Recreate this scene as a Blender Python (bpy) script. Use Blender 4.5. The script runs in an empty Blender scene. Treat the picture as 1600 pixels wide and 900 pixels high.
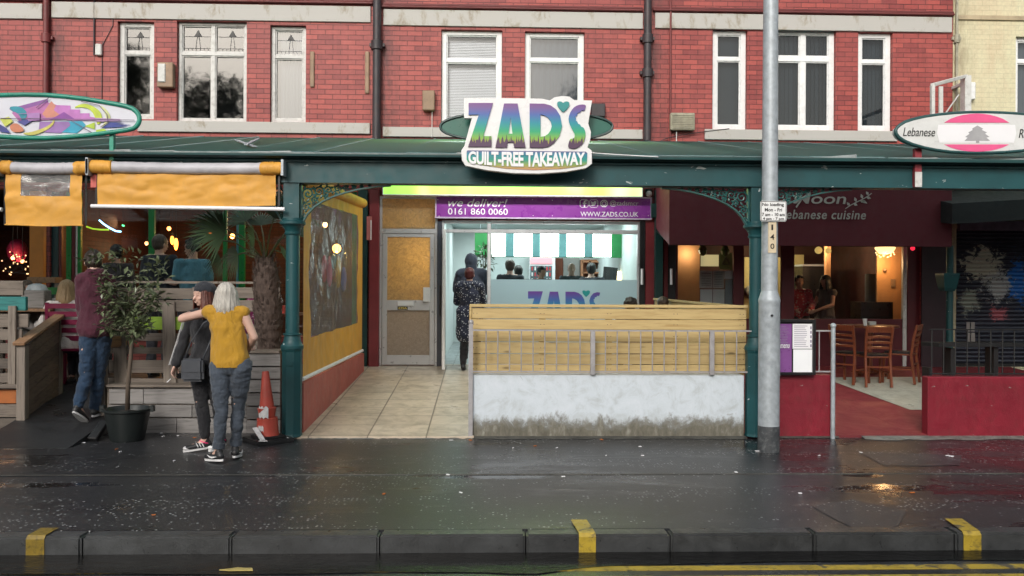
import bpy, bmesh, math, random
from mathutils import Vector, Matrix, Euler, noise
random.seed(7)
R = math.radians
PI = math.pi
scene = bpy.context.scene
C = scene.collection

# ------------------------------------------------------------------ camera
FPX = 1300.0                       # focal length in pixels of a 1600 px wide frame
CAM = Vector((0.0, -8.6, 1.55))
YAW, ROLL = -0.0317, 0.0050
cam_d = bpy.data.cameras.new('camera'); cam_d.sensor_width = 36.0; cam_d.lens = 36.0*FPX/1600.0
cam_d.clip_start = 0.05; cam_d.clip_end = 3000
cam = bpy.data.objects.new('camera', cam_d); C.objects.link(cam)
CR = Matrix.Rotation(YAW, 3, 'Z') @ Matrix.Rotation(PI/2, 3, 'X') @ Matrix.Rotation(ROLL, 3, 'Z')
cam.matrix_world = Matrix.Translation(CAM) @ CR.to_4x4()
scene.camera = cam

# ------------------------------------------------------------------ world and sun (overcast, wet evening)
SUN_EL, SUN_AZ = R(30), R(197)
world = bpy.data.worlds.new('World'); scene.world = world; world.use_nodes = True
nt = world.node_tree; nt.nodes.clear()
wo = nt.nodes.new('ShaderNodeOutputWorld'); bg = nt.nodes.new('ShaderNodeBackground')
sk = nt.nodes.new('ShaderNodeTexSky'); sk.sky_type = 'NISHITA'; sk.sun_disc = False
sk.sun_elevation = SUN_EL; sk.sun_rotation = SUN_AZ; sk.air_density = 1.5; sk.dust_density = 4.0; sk.ozone_density = 1.0
hs = nt.nodes.new('ShaderNodeHueSaturation'); hs.inputs['Saturation'].default_value = 0.42
nt.links.new(sk.outputs[0], hs.inputs['Color']); nt.links.new(hs.outputs[0], bg.inputs[0])
bg.inputs[1].default_value = 0.130
nt.links.new(bg.outputs[0], wo.inputs[0])
sd = bpy.data.lights.new('sun', 'SUN'); sd.energy = 0.85; sd.angle = R(14); sd.color = (1.0, 0.98, 0.96)
sun = bpy.data.objects.new('sun', sd); C.objects.link(sun)
# direction towards the sun, matching the sky's rotation (clockwise from +Y seen from above)
sv = Vector((math.sin(SUN_AZ)*math.cos(SUN_EL), math.cos(SUN_AZ)*math.cos(SUN_EL), math.sin(SUN_EL)))
sun.rotation_euler = sv.to_track_quat('Z', 'Y').to_euler()
vs = scene.view_settings
scene.display_settings.display_device = 'sRGB'
vs.view_transform = 'Standard'; vs.look = 'None'; vs.gamma = 1.0; vs.use_curve_mapping = False
vs.exposure = 0.44
cy = scene.cycles
cy.max_bounces = 7; cy.diffuse_bounces = 3; cy.glossy_bounces = 3; cy.transmission_bounces = 4; cy.transparent_max_bounces = 10
cy.sample_clamp_indirect = 4.0; cy.caustics_reflective = False; cy.caustics_refractive = False
cy.use_denoising = True

def lamp(name, kind, loc, energy, col, size=0.1, rot=None, size_y=None):
    d = bpy.data.lights.new(name, kind); d.energy = energy; d.color = col
    if kind == 'AREA':
        d.size = size
        if size_y: d.shape = 'RECTANGLE'; d.size_y = size_y
    elif kind == 'POINT': d.shadow_soft_size = size
    o = bpy.data.objects.new(name, d); C.objects.link(o); o.location = loc
    if rot: o.rotation_euler = rot
    return o

# ------------------------------------------------------------------ photograph measuring
def W(px, py, Y):
    d = CR @ Vector(((px-800)/FPX, -(py-450)/FPX, -1.0))
    t = (Y-CAM.y)/d.y
    return CAM + d*t
def G(px, py, z=0.0):
    d = CR @ Vector(((px-800)/FPX, -(py-450)/FPX, -1.0))
    t = (z-CAM.z)/d.z
    return CAM + d*t
def RX(px, Y, py=300): return W(px, py, Y).x
def rect(p0, q0, p1, q1, Y):
    a = W((p0+p1)/2, q0, Y); b = W((p0+p1)/2, q1, Y)
    return RX(p0, Y, (q0+q1)/2), RX(p1, Y, (q0+q1)/2), b.z, a.z      # x0,x1,z0,z1

# ------------------------------------------------------------------ object helpers
def root(o):
    while o.parent: o = o.parent
    return o
def thing(name, label, cat, loc=(0,0,0), group=None, kind=None):
    o = bpy.data.objects.new(name, None); C.objects.link(o); o.location = loc
    o.empty_display_size = 0.1
    return tag(o, label, cat, group, kind)
def tag(o, label=None, cat=None, group=None, kind=None):
    if label: o['label'] = label
    if cat: o['category'] = cat
    if group: o['group'] = group
    if kind: o['kind'] = kind
    return o

def link_mesh(name, me, mats, parent=None, smooth=False, origin=None):
    """vertices are in world space; the object's origin is its thing's base"""
    off = Vector(root(parent).location) if parent else (Vector(origin) if origin else Vector((0,0,0)))
    if off.length: me.transform(Matrix.Translation(-off))
    if not isinstance(mats, (list, tuple)): mats = [mats]
    if len(me.materials) == 0:
        for m in mats: me.materials.append(m)
    o = bpy.data.objects.new(name, me); C.objects.link(o)
    if parent: o.parent = parent
    else: o.location = off
    if smooth:
        me.polygons.foreach_set('use_smooth', [True]*len(me.polygons))
        if smooth != True:
            try: me.set_sharp_from_angle(angle=R(smooth))
            except Exception: pass
    me.update()
    return o

class MB:
    def __init__(s): s.v = []; s.f = []; s.m = []
    def add(s, vs, fs, mi=0):
        b = len(s.v); s.v += [tuple(v) for v in vs]
        s.f += [tuple(b+i for i in f) for f in fs]; s.m += [mi]*len(fs)
        return s
    def box(s, x0, x1, y0, y1, z0, z1, mi=0, M=None):
        if x0 > x1: x0, x1 = x1, x0
        if y0 > y1: y0, y1 = y1, y0
        if z0 > z1: z0, z1 = z1, z0
        vs = [Vector((x,y,z)) for z in (z0,z1) for y in (y0,y1) for x in (x0,x1)]
        if M: vs = [M @ v for v in vs]
        return s.add(vs, [(0,2,3,1),(4,5,7,6),(0,1,5,4),(2,6,7,3),(0,4,6,2),(1,3,7,5)], mi)
    def bar(s, a, b, w, h, mi=0, up=(0,0,1)):
        """box of section w (sideways) x h (along up) from a to b"""
        a = Vector(a); b = Vector(b); d = (b-a); L = d.length; d.normalize()
        up = Vector(up)
        sd_ = d.cross(up)
        if sd_.length < 1e-4: sd_ = d.cross(Vector((0,1,0)))
        sd_.normalize(); u = sd_.cross(d)
        vs = [p + sd_*sx*w/2 + u*su*h/2 for su in (-1,1) for p in (a,b) for sx in (-1,1)]
        return s.add(vs, [(0,2,3,1),(4,5,7,6),(0,1,5,4),(2,6,7,3),(0,4,6,2),(1,3,7,5)], mi)
    def quad(s, a, b, c, d, mi=0): return s.add([a,b,c,d], [(0,1,2,3)], mi)
    def prism(s, pts, axis, a0, a1, mi=0):
        n = len(pts)
        def mk(p, a): return (a,p[0],p[1]) if axis == 'x' else ((p[0],a,p[1]) if axis == 'y' else (p[0],p[1],a))
        vs = [mk(p,a0) for p in pts] + [mk(p,a1) for p in pts]
        fs = [tuple(range(n)), tuple(range(2*n-1, n-1, -1))] + [(i, i+n, (i+1)%n+n, (i+1)%n) for i in range(n)]
        return s.add(vs, fs, mi)
    def tube(s, pts, r, n=8, mi=0, cap=True, closed=False):
        pts = [Vector(p) for p in pts]; m = len(pts)
        rs = r if isinstance(r, (list,tuple)) else [r]*m
        vs = []; prev = None
        for i, p in enumerate(pts):
            a = pts[(i-1) % m] if (closed or i > 0) else pts[i]
            b = pts[(i+1) % m] if (closed or i < m-1) else pts[i]
            d = (b-a)
            if d.length < 1e-9: d = Vector((0,0,1))
            d.normalize()
            if prev is None:
                u = d.orthogonal().normalized()
            else:
                u = prev - d*prev.dot(d)
                u = u.normalized() if u.length > 1e-6 else d.orthogonal().normalized()
            prev = u; w = d.cross(u)
            for k in range(n):
                t = 2*PI*k/n
                vs.append(p + (u*math.cos(t) + w*math.sin(t))*rs[i])
        fs = []
        for i in range(m if closed else m-1):
            j = (i+1) % m
            for k in range(n):
                fs.append((i*n+k, i*n+(k+1)%n, j*n+(k+1)%n, j*n+k))
        if cap and not closed:
            fs.append(tuple(range(n-1,-1,-1))); fs.append(tuple((m-1)*n+k for k in range(n)))
        return s.add(vs, fs, mi)
    def lathe(s, prof, c, n=16, mi=0, sx=1, sy=1, M=None, ph=0.0):
        c = Vector(c); vs = []
        for (r, z) in prof:
            for k in range(n):
                t = 2*PI*k/n + ph
                v = Vector((r*math.cos(t)*sx, r*math.sin(t)*sy, z))
                if M: v = M @ v
                vs.append(c+v)
        m = len(prof); fs = []
        for i in range(m-1):
            for k in range(n):
                fs.append((i*n+k, i*n+(k+1)%n, (i+1)*n+(k+1)%n, (i+1)*n+k))
        fs.append(tuple(range(n-1,-1,-1))); fs.append(tuple((m-1)*n+k for k in range(n)))
        return s.add(vs, fs, mi)
    def ball(s, c, r, n=10, m=6, mi=0, M=None):
        rx, ry, rz = r if isinstance(r, (tuple,list)) else (r,r,r)
        prof = [(max(1e-4, math.sin(PI*i/m)), -math.cos(PI*i/m)) for i in range(m+1)]
        c = Vector(c); vs = []
        for (q, z) in prof:
            for k in range(n):
                t = 2*PI*k/n
                v = Vector((q*math.cos(t)*rx, q*math.sin(t)*ry, z*rz))
                if M: v = M @ v
                vs.append(c+v)
        fs = []
        for i in range(m):
            for k in range(n):
                fs.append((i*n+k, i*n+(k+1)%n, (i+1)*n+(k+1)%n, (i+1)*n+k))
        fs.append(tuple(range(n-1,-1,-1))); fs.append(tuple(m*n+k for k in range(n)))
        return s.add(vs, fs, mi)
    def ell(s, a, b, ra, rb, n=12, mi=0, ref=(1,0,0)):
        """closed tapered capsule with elliptical section; ra, rb = (ru, rw)"""
        a = Vector(a); b = Vector(b)
        if not isinstance(ra, (tuple,list)): ra = (ra,ra)
        if not isinstance(rb, (tuple,list)): rb = (rb,rb)
        d = b-a
        if d.length < 1e-6: d = Vector((0,0,1e-4))
        d.normalize(); ref = Vector(ref)
        u = ref - d*ref.dot(d)
        if u.length < 0.15: u = Vector((0,1,0)) - d*d.y
        u.normalize(); w = d.cross(u)
        rings = []
        H = 3
        for i in range(H):
            t = (i+0.25)/H*PI/2
            rr = math.sin(t); off = -math.cos(t)*min(ra)
            rings.append((a + d*off, ra[0]*rr, ra[1]*rr))
        rings.append((a, ra[0], ra[1])); rings.append((b, rb[0], rb[1]))
        for i in range(H-1, -1, -1):
            t = (i+0.25)/H*PI/2
            rr = math.sin(t); off = math.cos(t)*min(rb)
            rings.append((b + d*off, rb[0]*rr, rb[1]*rr))
        vs = []
        for (p, r1, r2) in rings:
            for k in range(n):
                t = 2*PI*k/n
                vs.append(p + u*math.cos(t)*r1 + w*math.sin(t)*r2)
        m = len(rings); fs = []
        for i in range(m-1):
            for k in range(n):
                fs.append((i*n+k, i*n+(k+1)%n, (i+1)*n+(k+1)%n, (i+1)*n+k))
        fs.append(tuple(range(n-1,-1,-1))); fs.append(tuple((m-1)*n+k for k in range(n)))
        return s.add(vs, fs, mi)
    def mesh(s, name='mesh'):
        me = bpy.data.meshes.new(name)
        me.from_pydata(s.v, [], s.f)
        me.polygons.foreach_set('material_index', s.m)
        me.update()
        return me
    def build(s, name, mats, parent=None, smooth=False, bevel=0, segs=1, origin=None):
        me = s.mesh(name)
        if bevel:
            bm = bmesh.new(); bm.from_mesh(me)
            bmesh.ops.bevel(bm, geom=list(bm.edges), offset=bevel, segments=segs, affect='EDGES', clamp_overlap=True)
            bm.to_mesh(me); bm.free()
        return link_mesh(name, me, mats, parent, smooth, origin)

def copy_tree(o, parent=None, label=None, group=None):
    c = o.copy(); C.objects.link(c)
    if parent is not None: c.parent = parent
    if label: c['label'] = label
    if group: c['group'] = group
    for ch in list(o.children): copy_tree(ch, c)
    return c

def eval_mesh(ob):
    dg = bpy.context.evaluated_depsgraph_get(); dg.update()
    return bpy.data.meshes.new_from_object(ob.evaluated_get(dg))

def remesh(mb, voxel=0.01, smooth=4, factor=0.5):
    me = mb.mesh('tmp'); ob = bpy.data.objects.new('tmp', me); C.objects.link(ob)
    m = ob.modifiers.new('r', 'REMESH'); m.mode = 'VOXEL'; m.voxel_size = voxel
    if smooth:
        q = ob.modifiers.new('s', 'SMOOTH'); q.iterations = smooth; q.factor = factor
    out = eval_mesh(ob)
    bpy.data.objects.remove(ob); bpy.data.meshes.remove(me)
    return out

def poly_mesh(splines, depth=0.0, bevel=0.0):
    """splines: lists of (x, z) points, nested ones make holes; mesh in the XZ plane, centred on y = 0, facing -y"""
    cu = bpy.data.curves.new('c', 'CURVE'); cu.dimensions = '2D'; cu.fill_mode = 'BOTH'; cu.extrude = depth/2
    cu.bevel_depth = bevel
    for pts in splines:
        sp = cu.splines.new('POLY'); sp.points.add(len(pts)-1)
        for p, q in zip(sp.points, pts): p.co = (q[0], q[1], 0, 1)
        sp.use_cyclic_u = True
    ob = bpy.data.objects.new('c', cu); C.objects.link(ob)
    me = eval_mesh(ob); bpy.data.objects.remove(ob); bpy.data.curves.remove(cu)
    me.transform(Matrix.Rotation(PI/2, 4, 'X'))
    return me

def text_mesh(s, depth=0.002, bold=0.0, shear=0.0, space=1.0, align='LEFT', line=1.0):
    cu = bpy.data.curves.new('t', 'FONT'); cu.body = s; cu.extrude = depth/2; cu.offset = bold; cu.shear = shear
    cu.space_character = space; cu.align_x = align; cu.resolution_u = 4; cu.space_line = line
    ob = bpy.data.objects.new('t', cu); C.objects.link(ob)
    me = eval_mesh(ob); bpy.data.objects.remove(ob); bpy.data.curves.remove(cu)
    me.materials.clear()
    me.transform(Matrix.Rotation(PI/2, 4, 'X'))
    return me

def fit(me, x0, x1, z0, z1, y):
    xs = [v.co.x for v in me.vertices]; zs = [v.co.z for v in me.vertices]; ys = [v.co.y for v in me.vertices]
    a, b, c, d = min(xs), max(xs), min(zs), max(zs); ym = (min(ys)+max(ys))/2
    for v in me.vertices:
        v.co.x = x0 + (v.co.x-a)/(b-a)*(x1-x0); v.co.z = z0 + (v.co.z-c)/(d-c)*(z1-z0); v.co.y = y + (v.co.y-ym)
    return me

def text_at(s, p0, q0, p1, q1, Y, mat, parent, name='lettering', bold=0.0, shear=0.0, depth=0.004, space=1.0, align='LEFT', line=1.0):
    x0, x1, z0, z1 = rect(p0, q0, p1, q1, Y)
    return link_mesh(name, fit(text_mesh(s, depth, bold, shear, space, align, line), x0, x1, z0, z1, Y), mat, parent)

def join_meshes(ms):
    bm = bmesh.new()
    for m in ms: bm.from_mesh(m)
    out = bpy.data.meshes.new('j'); bm.to_mesh(out); bm.free()
    return out

# ------------------------------------------------------------------ materials
def newmat(name):
    m = bpy.data.materials.new(name); m.use_nodes = True
    t = m.node_tree; t.nodes.clear()
    o = t.nodes.new('ShaderNodeOutputMaterial'); b = t.nodes.new('ShaderNodeBsdfPrincipled')
    t.links.new(b.outputs[0], o.inputs[0])
    return m, t, b, o
def nd(t, kind, **kw):
    n = t.nodes.new(kind)
    for k, v in kw.items():
        if k in n.inputs.keys(): n.inputs[k].default_value = v
        else: setattr(n, k, v)
    return n
def L(t, a, b): t.links.new(a, b)
def coords(t, scale=(1,1,1), rot=(0,0,0)):
    tc = nd(t, 'ShaderNodeTexCoord'); mp = nd(t, 'ShaderNodeMapping')
    mp.inputs['Scale'].default_value = scale; mp.inputs['Rotation'].default_value = rot
    L(t, tc.outputs['Object'], mp.inputs[0]); return mp.outputs[0]
def noise_n(t, vec, scale, detail=4, rough=0.6, dist=0.0):
    n = nd(t, 'ShaderNodeTexNoise'); n.inputs['Scale'].default_value = scale; n.inputs['Detail'].default_value = detail
    n.inputs['Roughness'].default_value = rough; n.inputs['Distortion'].default_value = dist
    L(t, vec, n.inputs['Vector']); return n.outputs['Fac']
def ramp(t, fac, stops, interp='LINEAR'):
    r = nd(t, 'ShaderNodeValToRGB'); e = r.color_ramp; e.interpolation = interp
    while len(e.elements) < len(stops): e.elements.new(0.5)
    for el, (p, c) in zip(e.elements, stops):
        el.position = p; el.color = (c[0], c[1], c[2], 1) if isinstance(c, (tuple,list)) else (c,c,c,1)
    L(t, fac, r.inputs[0]); return r.outputs[0]
def mixc(t, fac, a, b, blend='MIX'):
    m = nd(t, 'ShaderNodeMix'); m.data_type = 'RGBA'; m.blend_type = blend
    for s_, x in ((m.inputs[0], fac), (m.inputs[6], a), (m.inputs[7], b)):
        if hasattr(x, 'links'): L(t, x, s_)
        elif isinstance(x, (tuple,list)): s_.default_value = (x[0],x[1],x[2],1)
        else: s_.default_value = x
    return m.outputs[2]
def mathn(t, op, a, b=None, clamp=False):
    m = nd(t, 'ShaderNodeMath'); m.operation = op; m.use_clamp = clamp
    for s_, x in ((m.inputs[0], a), (m.inputs[1], b)):
        if x is None: continue
        if hasattr(x, 'links'): L(t, x, s_)
        else: s_.default_value = x
    return m.outputs[0]
def bumpn(t, h, strength, dist=0.01, normal=None):
    b = nd(t, 'ShaderNodeBump'); b.inputs['Strength'].default_value = strength; b.inputs['Distance'].default_value = dist
    L(t, h, b.inputs['Height'])
    if normal is not None: L(t, normal, b.inputs['Normal'])
    return b.outputs[0]
def sc(c, k): return tuple(min(1, x*k) for x in c)

def pm(name, col, rough=0.6, metal=0.0, var=0.25, vs=3.0, bump=0.15, bs=60.0, dirt=0.0, dcol=(0.05,0.045,0.04), stretch=(1,1,1), alpha=None, coat=0.0, island=0.0, sheen=0.0):
    m, t, b, o = newmat(name)
    v = coords(t, stretch)
    n = noise_n(t, v, vs, 5)
    c = ramp(t, n, [(0.25, sc(col, 1-var)), (0.75, sc(col, 1+var))])
    if island:
        g = nd(t, 'ShaderNodeNewGeometry')
        c = mixc(t, 1.0, c, ramp(t, g.outputs['Random Per Island'], [(0, 1-island), (1, 1.0)]), 'MULTIPLY')
    if dirt:
        n2 = noise_n(t, v, vs*2.3, 8, 0.7, 0.4)
        f = ramp(t, n2, [(0.5, 0.0), (0.72, dirt)])
        c = mixc(t, f, c, dcol)
    L(t, c, b.inputs['Base Color'])
    rn = noise_n(t, v, vs*4, 3)
    L(t, ramp(t, rn, [(0.3, max(0.02, rough-0.1)), (0.7, min(1, rough+0.1))]), b.inputs['Roughness'])
    b.inputs['Metallic'].default_value = metal
    if coat: b.inputs['Coat Weight'].default_value = coat; b.inputs['Coat Roughness'].default_value = 0.1
    if sheen: b.inputs['Sheen Weight'].default_value = sheen
    if bump:
        L(t, bumpn(t, noise_n(t, v, bs, 3), bump, 0.004), b.inputs['Normal'])
    if alpha is not None: b.inputs['Alpha'].default_value = alpha
    return m

def emat(name, col, strength):
    m, t, b, o = newmat(name)
    b.inputs['Base Color'].default_value = (*col, 1)
    b.inputs['Emission Color'].default_value = (*col, 1); b.inputs['Emission Strength'].default_value = strength
    return m

def brick(name, c1, c2, mortar, axis='x', bw=0.235, rh=0.077, ms=0.006, soot=0.35, sootc=(0.05,0.02,0.02), bump=0.6, rough=0.55):
    m, t, b, o = newmat(name)
    tc = nd(t, 'ShaderNodeTexCoord'); sp = nd(t, 'ShaderNodeSeparateXYZ'); cb = nd(t, 'ShaderNodeCombineXYZ')
    L(t, tc.outputs['Object'], sp.inputs[0])
    L(t, sp.outputs[0 if axis == 'x' else 1], cb.inputs[0]); L(t, sp.outputs[2], cb.inputs[1])
    bt = nd(t, 'ShaderNodeTexBrick'); bt.offset = 0.5
    L(t, cb.outputs[0], bt.inputs['Vector'])
    bt.inputs['Color1'].default_value = (*c1, 1); bt.inputs['Color2'].default_value = (*c2, 1); bt.inputs['Mortar'].default_value = (*mortar, 1)
    bt.inputs['Scale'].default_value = 1.0; bt.inputs['Mortar Size'].default_value = ms; bt.inputs['Mortar Smooth'].default_value = 0.2
    bt.inputs['Bias'].default_value = 0.0; bt.inputs['Brick Width'].default_value = bw; bt.inputs['Row Height'].default_value = rh
    wob = noise_n(t, coords(t), 0.7, 3, 0.5)
    n1 = noise_n(t, coords(t, (0.9,0.9,0.5)), 1.4, 6, 0.65, 0.5)
    c = mixc(t, ramp(t, n1, [(0.38, 0.0), (0.7, 0.55)]), bt.outputs['Color'], mixc(t, 0.5, bt.outputs['Color'], (min(1,c1[0]*1.35),c1[1]*2.0,c1[2]*2.1)))
    n2 = noise_n(t, coords(t, (2.0,2.0,0.30)), 2.2, 9, 0.75, 0.3)
    c = mixc(t, ramp(t, n2, [(0.52, 0.0), (0.74, soot)]), c, sootc)
    # soot and damp run down beside the drainpipe at the wall's left edge
    edge = ramp(t, sp.outputs[0 if axis == 'x' else 1], [(0.05, 1.0), (0.42, 0.0)])
    ns = noise_n(t, coords(t, (3,3,0.8)), 3, 6, .7, .4)
    c = mixc(t, mathn(t, 'MULTIPLY', edge, ramp(t, ns, [(.38,0),(.62,.85)])), c, sootc)
    n3 = noise_n(t, coords(t), 22, 4, 0.7)
    c = mixc(t, 0.35, c, ramp(t, n3, [(0.3, 0.45), (0.7, 1.0)]), 'MULTIPLY')
    L(t, c, b.inputs['Base Color'])
    b.inputs['Roughness'].default_value = rough
    hgt = mathn(t, 'SUBTRACT', mathn(t, 'MULTIPLY', n3, 0.25), bt.outputs['Fac'])
    L(t, bumpn(t, hgt, bump, 0.008), b.inputs['Normal'])
    return m

def wood(name, c1, c2, axis='x', grain=1.0, rough=0.65, knots=0.5, island=0.25, wet=0.0):
    m, t, b, o = newmat(name)
    k = {'x': (1.6,22,22), 'y': (22,1.6,22), 'z': (22,22,1.6)}[axis]
    g = nd(t, 'ShaderNodeNewGeometry')
    tc = nd(t, 'ShaderNodeTexCoord'); mp = nd(t, 'ShaderNodeMapping'); mp.inputs['Scale'].default_value = k
    add = nd(t, 'ShaderNodeVectorMath'); add.operation = 'ADD'
    mul = nd(t, 'ShaderNodeVectorMath'); mul.operation = 'SCALE'; mul.inputs[0].default_value = (7.3, 3.1, 5.7)
    L(t, g.outputs['Random Per Island'], mul.inputs['Scale'])
    L(t, tc.outputs['Object'], add.inputs[0]); L(t, mul.outputs[0], add.inputs[1]); L(t, add.outputs[0], mp.inputs[0])
    n = noise_n(t, mp.outputs[0], 1.5, 6, 0.6, 0.8)
    c = ramp(t, n, [(0.28, c2), (0.5, c1), (0.8, sc(c1, 1.2))])
    if knots:
        vz = nd(t, 'ShaderNodeTexVoronoi'); vz.inputs['Scale'].default_value = 1.0
        mp2 = nd(t, 'ShaderNodeMapping'); kk = {'x': (2.2,7,7), 'y': (7,2.2,7), 'z': (7,7,2.2)}[axis]; mp2.inputs['Scale'].default_value = kk
        L(t, add.outputs[0], mp2.inputs[0]); L(t, mp2.outputs[0], vz.inputs['Vector'])
        c = mixc(t, ramp(t, vz.outputs['Distance'], [(0.05, knots), (0.13, 0.0)]), c, sc(c2, 0.35))
    c = mixc(t, 1.0, c, ramp(t, g.outputs['Random Per Island'], [(0, 1-island), (1, 1.0)]), 'MULTIPLY')
    L(t, c, b.inputs['Base Color']); b.inputs['Roughness'].default_value = rough
    L(t, bumpn(t, n, 0.35*grain, 0.004), b.inputs['Normal'])
    return m

def glass(name, tint=(0.9,0.95,0.95), base=0.06, rough=0.0, bump=0.0):
    m, t, b, o = newmat(name); t.nodes.remove(b)
    tr = nd(t, 'ShaderNodeBsdfTransparent'); tr.inputs[0].default_value = (*tint, 1)
    gl = nd(t, 'ShaderNodeBsdfGlossy'); gl.inputs['Roughness'].default_value = rough
    fr = nd(t, 'ShaderNodeFresnel'); fr.inputs[0].default_value = 1.5
    f = mathn(t, 'ADD', fr.outputs[0], base, True)
    mx = nd(t, 'ShaderNodeMixShader'); L(t, f, mx.inputs[0]); L(t, tr.outputs[0], mx.inputs[1]); L(t, gl.outputs[0], mx.inputs[2])
    if bump:
        bn = bumpn(t, noise_n(t, coords(t), 2.0, 2), bump, 0.02); L(t, bn, gl.inputs['Normal'])
    L(t, mx.outputs[0], o.inputs[0]); return m

def frosted(name, col, alpha=0.6, rough=0.4, wav=0.0, ws=30, trans=0.5, gloss=0.08):
    """translucent sheet: diffuse both sides plus a see-through share"""
    m, t, b, o = newmat(name); t.nodes.remove(b)
    df = nd(t, 'ShaderNodeBsdfDiffuse'); df.inputs[0].default_value = (*col, 1)
    tl = nd(t, 'ShaderNodeBsdfTranslucent'); tl.inputs[0].default_value = (*col, 1)
    gl = nd(t, 'ShaderNodeBsdfGlossy'); gl.inputs['Roughness'].default_value = rough
    tr = nd(t, 'ShaderNodeBsdfTransparent')
    m1 = nd(t, 'ShaderNodeMixShader'); m1.inputs[0].default_value = trans; L(t, df.outputs[0], m1.inputs[1]); L(t, tl.outputs[0], m1.inputs[2])
    m2 = nd(t, 'ShaderNodeMixShader'); m2.inputs[0].default_value = gloss; L(t, m1.outputs[0], m2.inputs[1]); L(t, gl.outputs[0], m2.inputs[2])
    m3 = nd(t, 'ShaderNodeMixShader'); m3.inputs[0].default_value = alpha; L(t, tr.outputs[0], m3.inputs[1]); L(t, m2.outputs[0], m3.inputs[2])
    if wav:
        n = noise_n(t, coords(t), ws, 3, 0.6, 1.5)
        c = ramp(t, n, [(0.3, sc(col, 0.55)), (0.7, sc(col, 1.3))]); L(t, c, tl.inputs[0])
        bn = bumpn(t, n, wav, 0.01); L(t, bn, gl.inputs['Normal']); L(t, bn, tl.inputs['Normal'])
    L(t, m3.outputs[0], o.inputs[0]); return m

M = {}
M['brick'] = brick('red_brick', (0.41,0.074,0.060), (0.23,0.036,0.036), (0.10,0.018,0.02))
M['brick2'] = brick('old_red_brick', (0.36,0.06,0.052), (0.29,0.048,0.042), (0.085,0.018,0.018), soot=0.5)
M['cream'] = brick('cream_brick', (0.66,0.56,0.37), (0.62,0.52,0.34), (0.5,0.42,0.28), soot=0.12, sootc=(0.3,0.24,0.15), bump=0.3, ms=0.004)
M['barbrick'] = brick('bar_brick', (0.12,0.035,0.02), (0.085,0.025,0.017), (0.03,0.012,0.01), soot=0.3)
M['moulding'] = pm('moulding', (0.14,0.03,0.03), 0.6, var=0.3, bump=0.3, bs=20)
def stone_mat():
    m, t, b, o = newmat('painted_stone')
    v = coords(t)
    n = noise_n(t, coords(t, (1,1,0.45)), 3.0, 9, 0.72, 0.4)
    c = ramp(t, n, [(0.34, (0.30,0.24,0.16)), (0.42, (0.62,0.58,0.50)), (0.47, (0.80,0.80,0.78))])
    n2 = noise_n(t, coords(t, (1,1,.7)), 3.2, 9, 0.78, 1.0)
    c = mixc(t, ramp(t, n2, [(0.60, 0), (0.74, 0.7)]), c, (0.2,0.17,0.13))
    bt = nd(t, 'ShaderNodeTexBrick'); sp = nd(t, 'ShaderNodeSeparateXYZ'); cb = nd(t, 'ShaderNodeCombineXYZ')
    L(t, v, sp.inputs[0]); L(t, sp.outputs[0], cb.inputs[0])
    L(t, cb.outputs[0], bt.inputs[0]); bt.inputs['Scale'].default_value = 1; bt.inputs['Brick Width'].default_value = 1.46
    bt.inputs['Row Height'].default_value = 50; bt.inputs['Mortar Size'].default_value = 0.006
    L(t, mixc(t, mathn(t, 'MULTIPLY', bt.outputs['Fac'], 0.6), c, (0.2,0.18,0.15)), b.inputs['Base Color'])
    b.inputs['Roughness'].default_value = 0.6
    L(t, bumpn(t, n2, 0.3, 0.006), b.inputs['Normal'])
    return m
M['stone'] = stone_mat()
M['beigestone'] = pm('beige_stone', (0.42,0.34,0.22), 0.7, dirt=0.4)
M['upvc'] = pm('white_upvc', (0.78,0.79,0.79), 0.3, var=0.05, bump=0, dirt=0.12)
M['oldwhite'] = pm('old_white_paint', (0.6,0.6,0.58), 0.5, var=0.12, vs=6, bump=0.3, bs=30, dirt=0.5, dcol=(0.2,0.18,0.15))
M['teal'] = pm('teal_paint', (0.006,0.062,0.070), 0.5, var=0.25, vs=2.5, bump=0.12, bs=25, dirt=0.25, dcol=(0.01,0.02,0.02))
def chip(mat, thr=0.70, col=(0.45,0.5,0.5)):
    t = mat.node_tree; b = [n for n in t.nodes if n.type == 'BSDF_PRINCIPLED'][0]; src = b.inputs[0].links[0].from_socket
    n = noise_n(t, coords(t, (1,1,2.5)), 6.5, 3, .6, 0.5)
    L(t, mixc(t, ramp(t, n, [(thr,0),(thr+.012,0.85)]), src, col), b.inputs[0])
chip(M['teal'])
M['tealdark'] = pm('dark_teal_paint', (0.006,0.04,0.037), 0.4, var=0.3, dirt=0.3, dcol=(0.01,0.012,0.012))
M['tealroof'] = pm('teal_roof_sheet', (0.03,0.11,0.098), 0.3, var=0.3, vs=1.6, bump=0.3, bs=8, dirt=0.5, dcol=(0.02,0.045,0.04))
M['signteal'] = pm('sign_green', (0.02,0.12,0.09), 0.35, var=0.15, bump=0.05)
M['brightteal'] = pm('bracket_green', (0.04,0.32,0.22), 0.35, var=0.1)
M['galv'] = pm('galvanised_steel', (0.36,0.40,0.43), 0.5, 0.25, var=0.28, vs=14, bump=0.1, bs=120, dirt=0.25, dcol=(0.55,0.57,0.58))
M['railgrey'] = pm('grey_rail_paint', (0.36,0.35,0.36), 0.4, 0.2, var=0.2, vs=10, bump=0.2, dirt=0.3, dcol=(0.15,0.1,0.07))
M['black'] = pm('black_plastic', (0.012,0.012,0.013), 0.35, var=0.2, bump=0.1)
M['blackiron'] = pm('black_iron', (0.01,0.01,0.011), 0.45, var=0.2)
M['darkpipe'] = pm('old_drainpipe', (0.035,0.03,0.035), 0.5, var=0.4, vs=5, bump=0.3, dirt=0.5, dcol=(0.09,0.03,0.025))
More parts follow.
